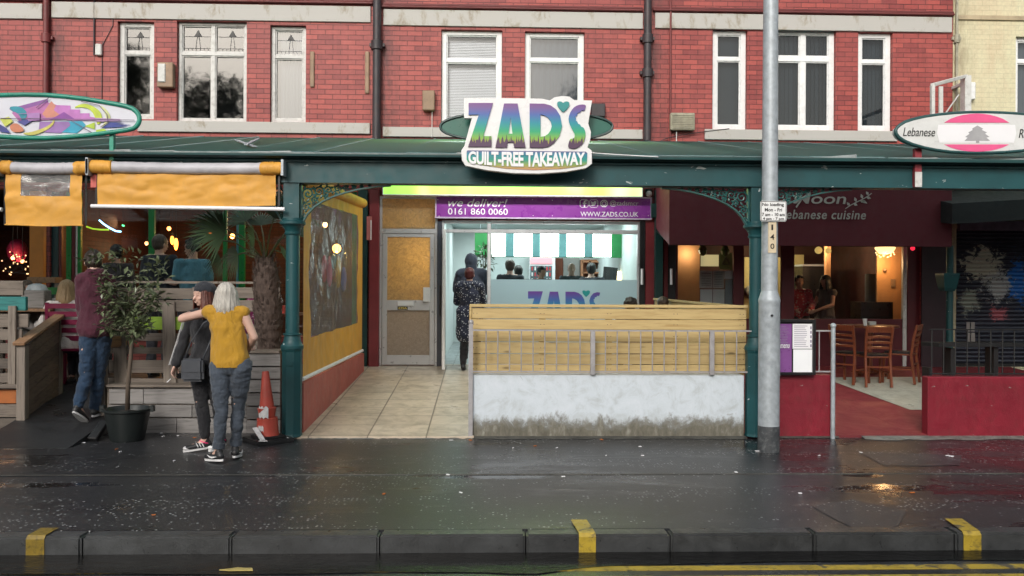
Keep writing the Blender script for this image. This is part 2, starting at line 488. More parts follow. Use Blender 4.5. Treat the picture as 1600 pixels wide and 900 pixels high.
M['redpipe'] = pm('red_pipe', (0.16,0.03,0.03), 0.5, var=0.3)
M['darkred'] = pm('maroon_paint', (0.10,0.012,0.018), 0.4, var=0.2, bump=0.1)
M['pilred'] = pm('pilaster_red', (0.20,0.025,0.03), 0.45, var=0.25)
M['boxbrown'] = pm('brown_vent_box', (0.30,0.2,0.13), 0.6, var=0.3, dirt=0.4)
M['boxbeige'] = pm('beige_box', (0.34,0.32,0.24), 0.6, var=0.3, vs=8, dirt=0.5, dcol=(0.1,0.09,0.06))
M['alu'] = pm('anodised_aluminium', (0.55,0.55,0.56), 0.35, 0.35, var=0.1, bump=0.03)
M['purple'] = pm('purple_sign', (0.24,0.04,0.30), 0.3, var=0.18, vs=1.2, bump=0.0)
M['white'] = pm('white_vinyl', (0.8,0.8,0.82), 0.4, var=0.03, bump=0)
M['whitemetal'] = pm('white_metal', (0.75,0.75,0.75), 0.3, var=0.05, bump=0.02)
M['glass'] = glass('clear_glass', base=0.02)
M['upglass'] = glass('upper_window_glass', (0.5,0.53,0.56), 0.08, 0.035, 0.06)
M['blindglass'] = glass('blind_window_glass', (0.93,0.95,0.97), 0.02)
M['room'] = pm('dark_room', (0.07,0.075,0.08), 0.8, bump=0)
M['blind'] = pm('white_blind', (0.84,0.86,0.88), 0.6, var=0.04, bump=0)
M['curtain'] = pm('grey_curtain', (0.30,0.33,0.36), 0.8, var=0.08, bump=0)
M['vblind'] = pm('dark_vertical_blind', (0.022,0.034,0.042), 0.7, var=0.2, bump=0, island=0.5)
M['pine'] = wood('new_pine_boards', (0.50,0.37,0.165), (0.40,0.265,0.10), 'x', knots=0.9, island=0.22)
M['pallet'] = wood('weathered_pallet_wood', (0.20,0.165,0.135), (0.085,0.068,0.055), 'x', knots=0.3, island=0.45)
M['palletz'] = wood('weathered_upright_wood', (0.24,0.20,0.165), (0.11,0.09,0.07), 'z', knots=0.3, island=0.3)
M['pallety'] = wood('weathered_side_wood', (0.17,0.12,0.09), (0.07,0.05,0.04), 'y', knots=0.3, island=0.4)
M['greyplank'] = wood('whitewashed_plank', (0.27,0.255,0.245), (0.12,0.11,0.105), 'x', knots=0.5, island=0.4)
M['rail_wood'] = wood('brown_rail_wood', (0.30,0.17,0.09), (0.16,0.09,0.05), 'y', knots=0.1)
M['tealplank'] = wood('teal_painted_plank', (0.03,0.20,0.19), (0.015,0.11,0.11), 'x', knots=0.3)
M['limeplank'] = wood('lime_painted_plank', (0.30,0.48,0.05), (0.2,0.34,0.03), 'x', knots=0.2)
M['greenplank'] = pm('green_bench_paint', (0.02,0.20,0.04), 0.5)
M['orangeplank'] = pm('orange_plank', (0.42,0.13,0.03), 0.6, dirt=0.4)
M['greenframe'] = pm('green_frame', (0.01,0.22,0.05), 0.35, var=0.15)
M['blueframe'] = pm('pale_blue_frame', (0.06,0.25,0.30), 0.4)
M['orangepost'] = pm('orange_post', (0.55,0.20,0.03), 0.5, var=0.2)
M['yellowpvc'] = pm('yellow_blind_fabric', (0.66,0.33,0.05), 0.6, var=0.16, vs=3, bump=0.2, bs=220, dirt=0.18, dcol=(0.3,0.16,0.04))
M['clearsheet'] = frosted('cloudy_clear_sheet', (0.62,0.60,0.60), 0.40, 0.14, 0.6, 12, trans=0.3, gloss=.2)
M['cone'] = pm('cone_orange', (0.40,0.055,0.035), 0.4, var=0.25, dirt=0.4, dcol=(0.2,0.1,0.08))
M['pot'] = pm('pot_black', (0.014,0.018,0.018), 0.4, bump=0.2)
M['soil'] = pm('soil', (0.03,0.02,0.015), 0.9, bump=0.8, bs=40)
M['leaf'] = pm('bay_leaf', (0.15,0.185,0.095), 0.36, var=0.3, vs=8, bump=0, island=0.55)
M['palmleaf'] = pm('palm_leaf', (0.055,0.10,0.04), 0.45, var=0.35, vs=2, bump=0, island=0.4)
M['palmtrunk'] = pm('palm_fibre', (0.075,0.052,0.042), 0.9, var=0.5, vs=25, bump=1.0, bs=80, stretch=(3,3,0.6))
M['bark'] = pm('bark', (0.10,0.075,0.055), 0.8, var=0.3, vs=12, bump=0.6, bs=60, stretch=(1,1,0.3))
M['redwall'] = pm('red_wall_paint', (0.19,0.008,0.020), 0.5, var=0.22, vs=3, bump=0.5, bs=70, dirt=0.5, dcol=(0.12,0.02,0.02))
chip(M['redwall'], 0.71, (0.25,0.22,0.20))
M['salmon'] = pm('salmon_wall', (0.42,0.10,0.08), 0.6, var=0.15, dirt=0.2)
M['brownwood'] = wood('brown_chair_wood', (0.155,0.042,0.018), (0.085,0.022,0.010), 'z', knots=0, rough=0.3, island=0.1)
M['magenta'] = pm('magenta_chair', (0.18,0.008,0.045), 0.4)
M['skin'] = pm('skin', (0.52,0.30,0.22), 0.5, var=0.08, vs=6, bump=0.05, bs=200)
M['skinpale'] = pm('pale_skin', (0.60,0.38,0.30), 0.5, var=0.08, vs=6, bump=0.05, bs=200)
# ================================================================== GROUND
def wet_asphalt(name, base=0.030, puddle=0.5, dry=0.42, specks=True, road=False, pools=()):
    m, t, b, o = newmat(name)
    v = coords(t)
    big = noise_n(t, v, 0.55, 5, 0.6, 0.6)
    mid = noise_n(t, coords(t, (0.5,1.6,1)), 1.6, 6, 0.65, 0.8)
    fine = noise_n(t, v, 90, 3, 0.7)
    # resurfaced patches
    vo = nd(t, 'ShaderNodeTexVoronoi'); vo.inputs['Scale'].default_value = 0.42; vo.inputs['Randomness'].default_value = 0.8
    vo.voronoi_dimensions = '2D'; vo.distance = 'CHEBYCHEV'; L(t, coords(t, (1,1.5,1)), vo.inputs['Vector'])
    hsv = nd(t, 'ShaderNodeSeparateXYZ'); L(t, vo.outputs['Color'], hsv.inputs[0])
    patch = ramp(t, hsv.outputs[0], [(0, 0.75), (1, 1.3)])
    c = ramp(t, fine, [(0.3, sc((base*.95,base*1.0,base*1.12), 0.6)), (0.75, sc((base*.95,base*1.0,base*1.12), 1.6))])
    c = mixc(t, 1.0, c, patch, 'MULTIPLY')
    wet = mathn(t, 'ADD', mathn(t, 'MULTIPLY', big, 0.55), mathn(t, 'MULTIPLY', mid, 0.45))
    pud = ramp(t, wet, [(0.52-0.05*puddle, 0.0), (0.66-0.05*puddle, 1.0)])
    deep = None
    nz = noise_n(t, coords(t, (1,1.8,1)), 3.2, 4, .6, .8)
    for (px_, py_, rx_, ry_) in pools:      # standing water with ragged, soaking edges
        g_ = G(px_, py_); mp = nd(t, 'ShaderNodeMapping'); mp.inputs['Location'].default_value = (-g_.x/rx_, -g_.y/ry_, 0); mp.inputs['Scale'].default_value = (1/rx_, 1/ry_, 0)
        L(t, coords(t), mp.inputs[0]); ln = nd(t, 'ShaderNodeVectorMath'); ln.operation = 'LENGTH'; L(t, mp.outputs[0], ln.inputs[0])
        q_ = ramp(t, mathn(t, 'ADD', ln.outputs['Value'], mathn(t, 'MULTIPLY', mathn(t, 'SUBTRACT', nz, .5), 3.0)), [(.55,1),(1.15,0)])
        deep = q_ if deep is None else mathn(t, 'MAXIMUM', deep, q_)
    if deep is not None: pud = mathn(t, 'MAXIMUM', pud, mathn(t, 'MULTIPLY', deep, 1.0))
    c = mixc(t, mathn(t, 'MULTIPLY', pud, 0.6), c, sc((0.012,0.011,0.011), 1.0))
    if specks:
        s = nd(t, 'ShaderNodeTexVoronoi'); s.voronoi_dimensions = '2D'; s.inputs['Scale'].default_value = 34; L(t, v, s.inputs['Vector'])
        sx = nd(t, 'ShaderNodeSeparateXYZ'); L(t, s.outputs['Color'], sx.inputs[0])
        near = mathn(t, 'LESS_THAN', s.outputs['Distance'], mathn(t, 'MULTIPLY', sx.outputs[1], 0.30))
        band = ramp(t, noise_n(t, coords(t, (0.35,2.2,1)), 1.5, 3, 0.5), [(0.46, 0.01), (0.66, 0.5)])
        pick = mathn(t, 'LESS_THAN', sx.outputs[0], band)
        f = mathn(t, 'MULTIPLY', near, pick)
        c = mixc(t, f, c, (0.36,0.37,0.37))  # pale specks stand for wet glints, painted into the colour
        # trodden chewing gum
        s2 = nd(t, 'ShaderNodeTexVoronoi'); s2.voronoi_dimensions = '2D'; s2.inputs['Scale'].default_value = 5; L(t, v, s2.inputs['Vector'])
        g2 = mathn(t, 'LESS_THAN', s2.outputs['Distance'], 0.07)
        c = mixc(t, mathn(t, 'MULTIPLY', g2, 0.4), c, (0.10,0.10,0.10))
    L(t, c, b.inputs['Base Color'])
    r = ramp(t, pud, [(0, dry), (1, 0.17 if not road else 0.04)])
    if deep is not None: r = mathn(t, 'MULTIPLY', r, mathn(t, 'SUBTRACT', 1.0, mathn(t, 'MULTIPLY', deep, .45)))
    L(t, r, b.inputs['Roughness']); b.inputs['Specular IOR Level'].default_value = 0.5
    h = mathn(t, 'MULTIPLY', fine, mathn(t, 'SUBTRACT', 1.15, pud))
    L(t, bumpn(t, mathn(t, 'ADD', h, mathn(t, 'MULTIPLY', mid, 0.9)), 0.30 if not road else 0.22, 0.006), b.inputs['Normal'])
    return m
M['pave'] = None
M['road'] = wet_asphalt('wet_road', 0.022, 0.8, 0.28, specks=False, road=True)
M['ramp'] = wet_asphalt('ramp_asphalt', 0.018, -0.4, 0.5, specks=False)
M['kerb'] = pm('wet_kerb_stone', (0.050,0.053,0.055), 0.36, var=0.45, vs=4, bump=0.5, bs=60, dirt=0.6, dcol=(0.014,0.015,0.016), island=0.35)
M['yellowline'] = pm('yellow_road_paint', (0.38,0.27,0.03), 0.4, var=0.3, vs=6, bump=0.5, bs=90, dirt=1.0, dcol=(0.03,0.028,0.02))
chip(M['yellowline'], 0.585, (0.045,0.045,0.047))
M['yellowworn'] = pm('worn_yellow_paint', (0.22,0.15,0.02), 0.4, var=0.4, vs=9, bump=0.5, bs=90, dirt=1.0, dcol=(0.03,0.028,0.02))
def water_mat():
    m, t, b, o = newmat('puddle_water')
    b.inputs['Base Color'].default_value = (0.005,0.005,0.005,1); b.inputs['Roughness'].default_value = 0.03
    b.inputs['IOR'].default_value = 1.33; b.inputs['Specular IOR Level'].default_value = 0.3
    L(t, bumpn(t, noise_n(t, coords(t, (1,2.2,1)), 9, 4, 0.65), 0.45, 0.02), b.inputs['Normal'])
    return m
M['water'] = water_mat()


YK = -3.385          # kerb face
ZR = -0.115          # road level
YW = 4.40            # face of the terrace of houses
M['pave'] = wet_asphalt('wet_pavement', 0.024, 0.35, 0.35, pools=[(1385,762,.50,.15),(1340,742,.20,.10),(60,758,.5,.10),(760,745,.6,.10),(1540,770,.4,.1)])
ground = MB().quad((-400,-400,ZR-0.03), (400,-400,ZR-0.03), (400,400,ZR-0.03), (-400,400,ZR-0.03)).build('ground', M['ramp'])
tag(ground, kind='structure')
road = MB().quad((-200,-12.6,ZR), (200,-12.6,ZR), (200,YK,ZR), (-200,YK,ZR)).build('road', M['road']); tag(road, kind='structure')
def pave_strip(name, y0, y1, x0=-60, x1=60):
    mb = MB(); n = 60
    mb.box(x0, x1, y0, y1, ZR-0.02, 0.0)
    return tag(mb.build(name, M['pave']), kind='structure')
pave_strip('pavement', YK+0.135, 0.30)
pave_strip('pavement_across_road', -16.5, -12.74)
# kerb stones with tight joints
mb = MB(); x = -40.0
while x < 40:
    w = 0.915; dz = random.uniform(-0.003,0.003); dy = random.uniform(-0.003,0.003)
    mb.box(x+0.004, x+w-0.004, YK+dy, YK+0.132, ZR-0.02, 0.004+dz); x += w
tag(mb.build('kerb', M['kerb'], bevel=0.014, segs=2), kind='structure')
mb = MB(); x = -40.3
while x < 40:
    mb.box(x+0.004, x+0.911, -12.74, -12.6, ZR-0.02, 0.004); x += 0.915
tag(mb.build('kerb_across_road', M['kerb'], bevel=0.014), kind='structure')
M['cement'] = pm('cement', (0.17,0.17,0.155), 0.6, var=0.4, vs=5, bump=0.9, bs=60, dirt=0.9, dcol=(0.05,0.05,0.045))
M['cementdark'] = pm('damp_cement', (0.07,0.07,0.062), 0.5, var=0.5, vs=5, bump=0.9, bs=60, dirt=0.9, dcol=(0.03,0.03,0.03))
# rough cement fillets where the walls meet the pavement
def fillet(px0, px1, w, seed, dark=False):
    a, b_ = RX(px0,0,690), RX(px1,0,690); n = 40; mb = MB()
    P = [(a+(b_-a)*i/n, -w*(0.55+0.9*abs(noise.noise((i*0.35,seed,0)))+.25*noise.noise((i*1.3,seed,4)))) for i in range(n+1)]
    mb.add([(p[0], 0.03, .022) for p in P]+[(p[0], p[1]*.45, .014) for p in P]+[(p[0], p[1], .0035) for p in P], [(i+n+1,i+n+2,i+1,i) for i in range(n)]+[(i+2*n+2,i+2*n+3,i+n+2,i+n+1) for i in range(n)])
    tag(mb.build('cement_edge', M['cement'] if not dark else M['cementdark'], smooth=True), kind='structure')
fillet(1345, 2200, .19, 1); fillet(738, 1165, .12, 2, True); fillet(472, 738, .10, 3); fillet(1215, 1310, .05, 4, True)
# old reinstatement patches and a standing puddle
def flat(name, px, z, mat, jag=0.0, seed=0, sub_=6):
    P = [G(a, b_, 0.0) for a, b_ in px]; out = []
    for i, p in enumerate(P):
        q = P[(i+1) % len(P)]
        for k in range(sub_):
            r_ = p.lerp(q, k/sub_); out.append((r_.x+jag*noise.noise((r_.x*3,r_.y*3,seed)), r_.y+jag*noise.noise((r_.x*3,r_.y*3,seed+9)), z))
    mb = MB(); mb.add(out[::-1], [tuple(range(len(out)))]); return tag(mb.build(name, mat), kind='structure')
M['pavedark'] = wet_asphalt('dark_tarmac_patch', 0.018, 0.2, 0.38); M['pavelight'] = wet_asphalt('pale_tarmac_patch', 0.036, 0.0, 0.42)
flat('tarmac_patch', [(-200,700),(150,700),(440,722),(430,744),(-200,744)], .0030, M['pavedark'], .03, 7)
flat('tarmac_patch', [(1270,793),(1330,780),(1420,800),(1400,824),(1330,826)], .0030, M['pavelight'], .03, 8)
flat('tarmac_patch', [(1340,706),(1500,712),(1500,728),(1380,728)], .0032, M['pavelight'], .04, 9)
tag(MB().box(-40,40,G(700,742).y-.004,G(700,742).y+.004,0,.0064).build('pavement_seam', M['cementdark']), kind='structure')
# puddle lying along the gutter
pts = []
for i in range(121):
    x = -9 + i*0.15; pts.append((x, YK-0.20-0.10*noise.noise((x*0.55,0,3))-0.03*noise.noise((x*2.5,1,0)) - (0.16 if x < 0.3 else max(0.0, 0.16-0.3*(x-0.3)))))
mb = MB(); n = len(pts)
mb.add([(p[0], YK-0.001, ZR+0.006) for p in pts] + [(p[0], p[1], ZR+0.006) for p in pts], [(i, i+n, i+n+1, i+1) for i in range(n-1)])
tag(mb.build('gutter_water', M['water']), kind='structure')
# double yellow lines
mb = MB()
mb.box(-60, 60, YK-0.33, YK-0.255, ZR, ZR+0.003); mb.box(-60, 60, YK-0.52, YK-0.43, ZR, ZR+0.004)
tag(mb.build('road_line_marking', M['yellowline']), kind='structure')
# loading blips painted over the kerb
def blip(px0, px1, skew, deep):
    a = G(px0, 845).x; b_ = G(px1, 845).x
    mb = MB(); z = 0.010
    mb.add([(a,YK-0.006,ZR+0.004),(b_,YK-0.006,ZR+0.004),(b_,YK-0.006,-0.012),(a,YK-0.006,-0.012),
            (b_,YK+0.012,z),(a,YK+0.012,z),(b_-skew,YK+deep,z),(a-skew,YK+deep,z)],
           [(0,1,2,3),(3,2,4,5),(5,4,6,7)])
    return mb
for i, (p0, p1, s_, dp) in enumerate([(908,935,0.02,0.31), (1528,1557,-0.05,0.30), (31,60,0.0,0.17)]):
    tag(blip(p0, p1, s_, dp).build('kerb_marking', M['yellowworn' if i == 2 else 'yellowline']), kind='structure')

# Zad terrace tiles
def zf(Y): return 0.025 + 0.070*max(0, Y)
def tile_mat(name, c1, c2, grout, sx=0.60, sy=0.60, ms=0.008, rough=0.35):
    m, t, b, o = newmat(name)
    bt = nd(t, 'ShaderNodeTexBrick'); L(t, coords(t), bt.inputs[0]); bt.offset = 0.0
    bt.inputs['Scale'].default_value = 1; bt.inputs['Brick Width'].default_value = sx; bt.inputs['Row Height'].default_value = sy
    bt.inputs['Mortar Size'].default_value = ms; bt.inputs['Color1'].default_value = (*c1,1); bt.inputs['Color2'].default_value = (*c2,1)
    bt.inputs['Mortar'].default_value = (*grout,1)
    n = noise_n(t, coords(t), 3.5, 8, 0.7, 0.5)
    c = mixc(t, ramp(t, n, [(0.45,0.0),(0.75,0.75)]), bt.outputs[0], sc(grout, 0.9))
    L(t, c, b.inputs['Base Color'])
    L(t, ramp(t, n, [(0.3, rough-0.12),(0.7, rough+0.15)]), b.inputs['Roughness'])
    L(t, bumpn(t, mathn(t,'MULTIPLY',bt.outputs['Fac'],-1.0), 0.4, 0.006), b.inputs['Normal'])
    return m
M['tiles'] = tile_mat('terrace_tiles', (0.58,0.49,0.38), (0.50,0.42,0.325), (0.20,0.165,0.125), 0.60, 0.45)
M['creamtile'] = tile_mat('cream_tiles', (0.50,0.50,0.42), (0.46,0.45,0.38), (0.25,0.24,0.2), 0.3, 0.3, 0.003)
M['redfloor'] = tile_mat('red_floor', (0.24,0.035,0.042), (0.21,0.03,0.036), (0.15,0.02,0.025), 0.9, 0.9, 0.005, 0.5)
xL = RX(470, 0, 685)-0.22; xM = RX(1166, 0, 650); xR = RX(1700, 0)
def slope(mb, x0, x1, y0, y1, f=zf, dz=0, zb=-0.1, mi=0):
    return mb.add([(x0,y0,zb),(x1,y0,zb),(x1,y1,zb),(x0,y1,zb),(x0,y0,f(y0)+dz),(x1,y0,f(y0)+dz),(x1,y1,f(y1)+dz),(x0,y1,f(y1)+dz)],
                  [(0,3,2,1),(4,5,6,7),(0,1,5,4),(1,2,6,5),(2,3,7,6),(3,0,4,7)], mi)
xE = RX(741, 0, 650)
tag(slope(MB(), xE, xM, 0.12, YW, dz=-.002).build('terrace_floor', M['tiles']), kind='structure')
tag(slope(MB(), xL, xE-.001, -0.05, YW).build('terrace_floor', M['tiles']), kind='structure')
tag(slope(MB(), xM+0.002, xR+2, 0.004, YW).build('restaurant_terrace_floor', M['redfloor']), kind='structure')
# cream tiles laid on the red floor
pz = [(1305,597),(1422,641),(1475,641),(1475,592),(1400,588),(1305,590)]
def onf(px, py, f=zf, dz=0.006):
    Y = 2.0
    for _ in range(30):
        d = CR @ Vector(((px-800)/FPX, -(py-450)/FPX, -1.0)); t = (f(Y)-CAM.z)/d.z; Y = 0.5*Y + 0.5*(CAM + d*t).y
    p = CAM + d*t; return (p.x, p.y, f(p.y)+dz)
mb = MB(); q = [onf(1300,596), onf(1422,641), onf(1600,641), onf(1600,589), onf(1300,590)]
mb.add(q, [(0,1,2,3,4)]); tag(mb.build('cream_tile_floor', M['creamtile']), kind='structure')
# left bar: asphalt ramp, then a raised deck
def zl(Y): return 0.35*min(1.0, max(0.0, (Y+0.55)/2.1))
xl0 = RX(-500, 0); xg0 = RX(28, 0.3); xg1 = RX(172, 0.3)
mb = MB()
for i in range(8):
    y0 = -0.55 + i*0.2625; slope(mb, xg0, xg1, y0, y0+0.2625, zl, 0.004)
tag(mb.build('ramp', M['ramp']), kind='structure')
tag(MB().box(xl0, xL-0.05, 1.55, YW, -0.1, 0.352).build('bar_terrace_floor', M['ramp']), kind='structure')

# ================================================================== THE ROW OF BUILDINGS
XB = {'a': RX(-420, YW), 'b': RX(74, YW), 'c': RX(588, YW), 'd': RX(1008, YW), 'e': RX(1488, YW), 'f': RX(2000, YW)}
ZT = 7.6
def wall_with_holes(x0, x1, z0, z1, holes, y, th=0.26, mb=None):
    mb = mb or MB()
    xs = sorted({x0, x1, *[h[0] for h in holes], *[h[1] for h in holes]}); xs = [x for x in xs if x0 <= x <= x1]
    zs = sorted({z0, z1, *[h[2] for h in holes], *[h[3] for h in holes]}); zs = [z for z in zs if z0 <= z <= z1]
    def inhole(x, z): return any(h[0] < x < h[1] and h[2] < z < h[3] for h in holes)
    for i in range(len(xs)-1):
        for j in range(len(zs)-1):
            if not inhole((xs[i]+xs[i+1])/2, (zs[j]+zs[j+1])/2):
                mb.quad((xs[i],y,zs[j]), (xs[i+1],y,zs[j]), (xs[i+1],y,zs[j+1]), (xs[i],y,zs[j+1]))
                mb.quad((xs[i+1],y+th,zs[j]), (xs[i],y+th,zs[j]), (xs[i],y+th,zs[j+1]), (xs[i+1],y+th,zs[j+1]))
    for (a, b, c, d) in holes:
        a, b, c, d = max(a,x0), min(b,x1), max(c,z0), min(d,z1)
        mb.quad((a,y,c),(a,y,d),(a,y+th,d),(a,y+th,c)); mb.quad((b,y,c),(b,y+th,c),(b,y+th,d),(b,y,d))
        mb.quad((a,y,c),(a,y+th,c),(b,y+th,c),(b,y,c)); mb.quad((a,y,d),(b,y,d),(b,y+th,d),(a,y+th,d))
    mb.quad((x0,y,z0),(x0,y,z1),(x0,y+th,z1),(x0,y+th,z0)); mb.quad((x1,y,z0),(x1,y+th,z0),(x1,y+th,z1),(x1,y,z1))
    mb.quad((x0,y,z1),(x1,y,z1),(x1,y+th,z1),(x0,y+th,z1))
    return mb

def window(par, px, cols=1, tz=0.3, fm='upvc', gm='upglass', behind='room', fw=0.07, lead=False, tw=0.055):
    """px = outer rect of the frame in the photograph; returns the wall hole"""
    x0, x1, z0, z1 = rect(*px, YW+0.07)
    yf = YW+0.07; f = MB()
    f.box(x0, x0+fw, yf, yf+0.07, z0, z1); f.box(x1-fw, x1, yf, yf+0.07, z0, z1)
    f.box(x0+fw, x1-fw, yf, yf+0.07, z0, z0+fw); f.box(x0+fw, x1-fw, yf, yf+0.07, z1-fw*0.8, z1)
    zt = z1 - (z1-z0)*tz
    f.box(x0+fw, x1-fw, yf+0.002, yf+0.072, zt-tw/2, zt+tw/2)
    for k in range(1, cols):
        xc = x0 + (x1-x0)*k/cols; f.box(xc-tw/2, xc+tw/2, yf+0.004, yf+0.068, z0+fw, zt-tw/2); f.box(xc-tw/2, xc+tw/2, yf+0.004, yf+0.068, zt+tw/2, z1-fw*0.8)
    # inner sash beads
    w = (x1-x0)/cols
    for k in range(cols):
        a = x0+w*k+(fw if k == 0 else tw/2); b = x0+w*(k+1)-(fw if k == cols-1 else tw/2)
        for (c, d) in ((z0+fw, zt-tw/2), (zt+tw/2, z1-fw*0.8)):
            s = 0.018; y_ = yf+0.018
            f.box(a, a+s, y_, y_+0.03, c, d); f.box(b-s, b, y_, y_+0.03, c, d); f.box(a+s, b-s, y_, y_+0.03, c, c+s); f.box(a+s, b-s, y_, y_+0.03, d-s, d)
    o = f.build('window', M[fm], par, bevel=0.004)
    g = MB()
    g.quad((x0+fw*.6,yf+0.045,z0+fw*.6),(x1-fw*.6,yf+0.045,z0+fw*.6),(x1-fw*.6,yf+0.045,z1-fw*.6),(x0+fw*.6,yf+0.045,z1-fw*.6))
    g.build('pane', M[gm], o)
    if lead:
        l = MB()
        for k in range(cols):
            a = x0+w*k+fw+0.02; b = x0+w*(k+1)-fw*0.6; c = zt+tw/2+0.03; d = z1-fw-0.02; mx = (a+b)/2; y_ = yf+0.038
            r_ = 0.004
            l.bar((a,y_,c+0.035),(b,y_,c+0.035), r_, r_); l.bar((a,y_,c+(d-c)*.62),(b,y_,c+(d-c)*.62), r_, r_)
            for dx in (-.035,.035): l.bar((mx+dx,y_,c+0.035),(mx+dx*.4,y_,c+(d-c)*.62), r_, r_)
            for q in range(8): l.bar((a+(b-a)*q/7,y_,c),(a+(b-a)*q/7,y_,c+0.035), r_, r_)
            l.prism([(mx-0.06,c+(d-c)*.62),(mx+0.06,c+(d-c)*.62),(mx,c+(d-c)*.92)], 'y', y_-0.004, y_-0.002)
        l.build('leaded_tracery', M['blackiron'], o)
    # a shallow room with what hangs behind the glass
    rm = MB(); ya, yb = YW+0.262, YW+1.6; a, b, c, d = x0-0.03, x1+0.03, z0-0.03, z1+0.03
    rm.quad((a,yb,c),(b,yb,c),(b,yb,d),(a,yb,d)); rm.quad((a,ya,c),(a,yb,c),(a,yb,d),(a,ya,d)); rm.quad((b,ya,c),(b,ya,d),(b,yb,d),(b,yb,c))
    rm.quad((a,ya,c),(b,ya,c),(b,yb,c),(a,yb,c)); rm.quad((a,ya,d),(a,yb,d),(b,yb,d),(b,ya,d))
    rm.build('room_behind', M['room'], par)
    if behind == 'blind':
        bl = MB(); z = z0+0.05
        while z < z1-0.04:
            bl.add([(x0+.05,YW+.19,z),(x1-.05,YW+.19,z),(x1-.05,YW+.205,z+.024),(x0+.05,YW+.205,z+.024)], [(0,1,2,3)]); z += 0.025
        bl.build('blind', M['blind'], o)
    elif behind == 'curtain':
        bl = MB(); n = 30; top = z0+(z1-z0)*0.90
        vs = [(x0+.04+(x1-x0-.08)*i/n, YW+.20+0.02*math.sin(i*1.9), zz) for zz in (z0+.03, z1-.04) for i in range(n+1)]
        bl.add(vs, [(i,i+1,i+n+2,i+n+1) for i in range(n)]); bl.build('curtain', M['curtain'], o, smooth=True)
    elif behind == 'vblind':
        bl = MB(); n = max(3, int((x1-x0)/0.075))
        for i in range(n):
            a = x0+.05+(x1-x0-.1)*i/n; bl.quad((a,YW+.19,z0+.04),(a+.07,YW+.212,z0+.04),(a+.07,YW+.212,z1-.05),(a,YW+.19,z1-.05))
        bl.build('blind', M['vblind'], o)
    return (x0-0.004, x1+0.004, z0-0.004, z1+0.004)

def building(name, label, x0, x1, wins, shops, wallm, band=None, sill=None, moulding=None, stonem='stone'):
    t = thing(name, label, 'building', (x0, YW, 0))
    holes = [window(t, *w[0], **w[1]) for w in wins] + shops
    wall_with_holes(x0, x1, 0.0, ZT, holes, YW).build('wall', M[wallm], t)
    # body of the house behind the front wall
    b = MB(); b.box(x0, x1, YW+9.0, YW+9.2, 0, ZT); b.quad((x0,YW+.26,ZT-.02),(x1,YW+.26,ZT-.02),(x1,YW+9.0,ZT-.02),(x0,YW+9.0,ZT-.02))
    b.build('rear_wall', M[wallm], t)
    rf = MB(); rf.prism([(YW-0.35,ZT-0.02),(YW+4.6,ZT+3.3),(YW+9.5,ZT-0.02)], 'x', x0, x1); rf.build('roof', M['darkpipe'], t)
    if band:
        mb = MB()
        mb.box(band[0], band[1], YW-0.03, YW+0.002, band[2], band[3]); mb.build('string_course', M[stonem], t, bevel=0.006)
    if sill:
        mb = MB(); mb.box(sill[0], sill[1], YW-0.045, YW+0.002, sill[2], sill[3])
        mb.build('sill_course', M[stonem], t, bevel=0.006)
    if moulding:
        mb = MB(); a, b_, z = moulding
        mb.box(a, b_, YW-0.06, YW+0.002, z, z+0.035); mb.box(a, b_, YW-0.035, YW+0.002, z+0.037, z+0.075)
        mb.build('brick_moulding', M['moulding'], t, bevel=0.01)
    return t

def zy(py, px=800, Y=YW): return W(px, py, Y).z
# shop openings (x0, x1, z0, z1)
DZ = 0.33
op_bar = (RX(-60, YW), RX(558, YW), DZ+0.45, zy(300))
op_door = (RX(593, YW, 450), RX(683, YW, 450), zf(YW), zy(306, 640))
op_shop = (RX(690, YW, 450), RX(999, YW, 450), zf(YW), zy(345, 840))
op_rest = (RX(1056, YW, 450), RX(1440, YW, 450), zf(YW), zy(370, 1250))
op_shut = (RX(1494, YW, 450), RX(1800, YW, 450), zf(YW), zy(358, 1600))
wz = lambda a, b, px: (zy(b, px), zy(a, px))
bandA = lambda xa, xb, p, px: (xa, xb, zy(p[1], px), zy(p[0], px))

bA = building('brick_building', 'soot stained red brick end of a building at the far left above the surfboard sign', XB['a'], XB['b']-0.01,
    [((( -150,36,-60,190),), dict(cols=1, fm='oldwhite'))], [(RX(-200,YW), RX(60,YW), op_bar[2], op_bar[3])],
    'brick2', bandA(XB['a'], XB['b']-0.08, (6,30), 35), bandA(XB['a'], XB['b']-0.08, (185,203), 35), (XB['a'], XB['b']-0.02, zy(2, 35)))
bB = building('brick_building', 'red brick building with three old white wooden windows above the yellow blinds', XB['b'], XB['c']-0.005,
    [(((187,36,243,187),), dict(fm='oldwhite', tz=0.31, lead=True, fw=0.075)), (((279,36,387,191),), dict(cols=2, fm='oldwhite', tz=0.31, lead=True, fw=0.05)), (((424,42,479,192),), dict(fm='oldwhite', tz=0.31, lead=True, behind='curtain', fw=0.06))],
    [(RX(78, YW), RX(558, YW), op_bar[2], op_bar[3])], 'brick', bandA(RX(80,YW), RX(578,YW), (7,32), 330), bandA(RX(216,YW), RX(578,YW), (191,208), 400), (XB['b']+0.02, RX(582,YW), zy(4, 330)))
bC = building('brick_building', 'red brick building with two modern white windows and blinds above the takeaway', XB['c'], XB['d']-0.005,
    [(((690,49,784,207),), dict(gm='blindglass', behind='blind', tz=0.29, fw=0.075)), (((820,52,912,208),), dict(gm='upglass', behind='curtain', tz=0.27, fw=0.075))],
    [op_door, op_shop], 'brick', bandA(RX(598,YW), RX(1003,YW), (18,43), 800), bandA(RX(598,YW), RX(1003,YW), (201,216), 800), (XB['c']+0.06, RX(1003,YW), zy(16, 800)))
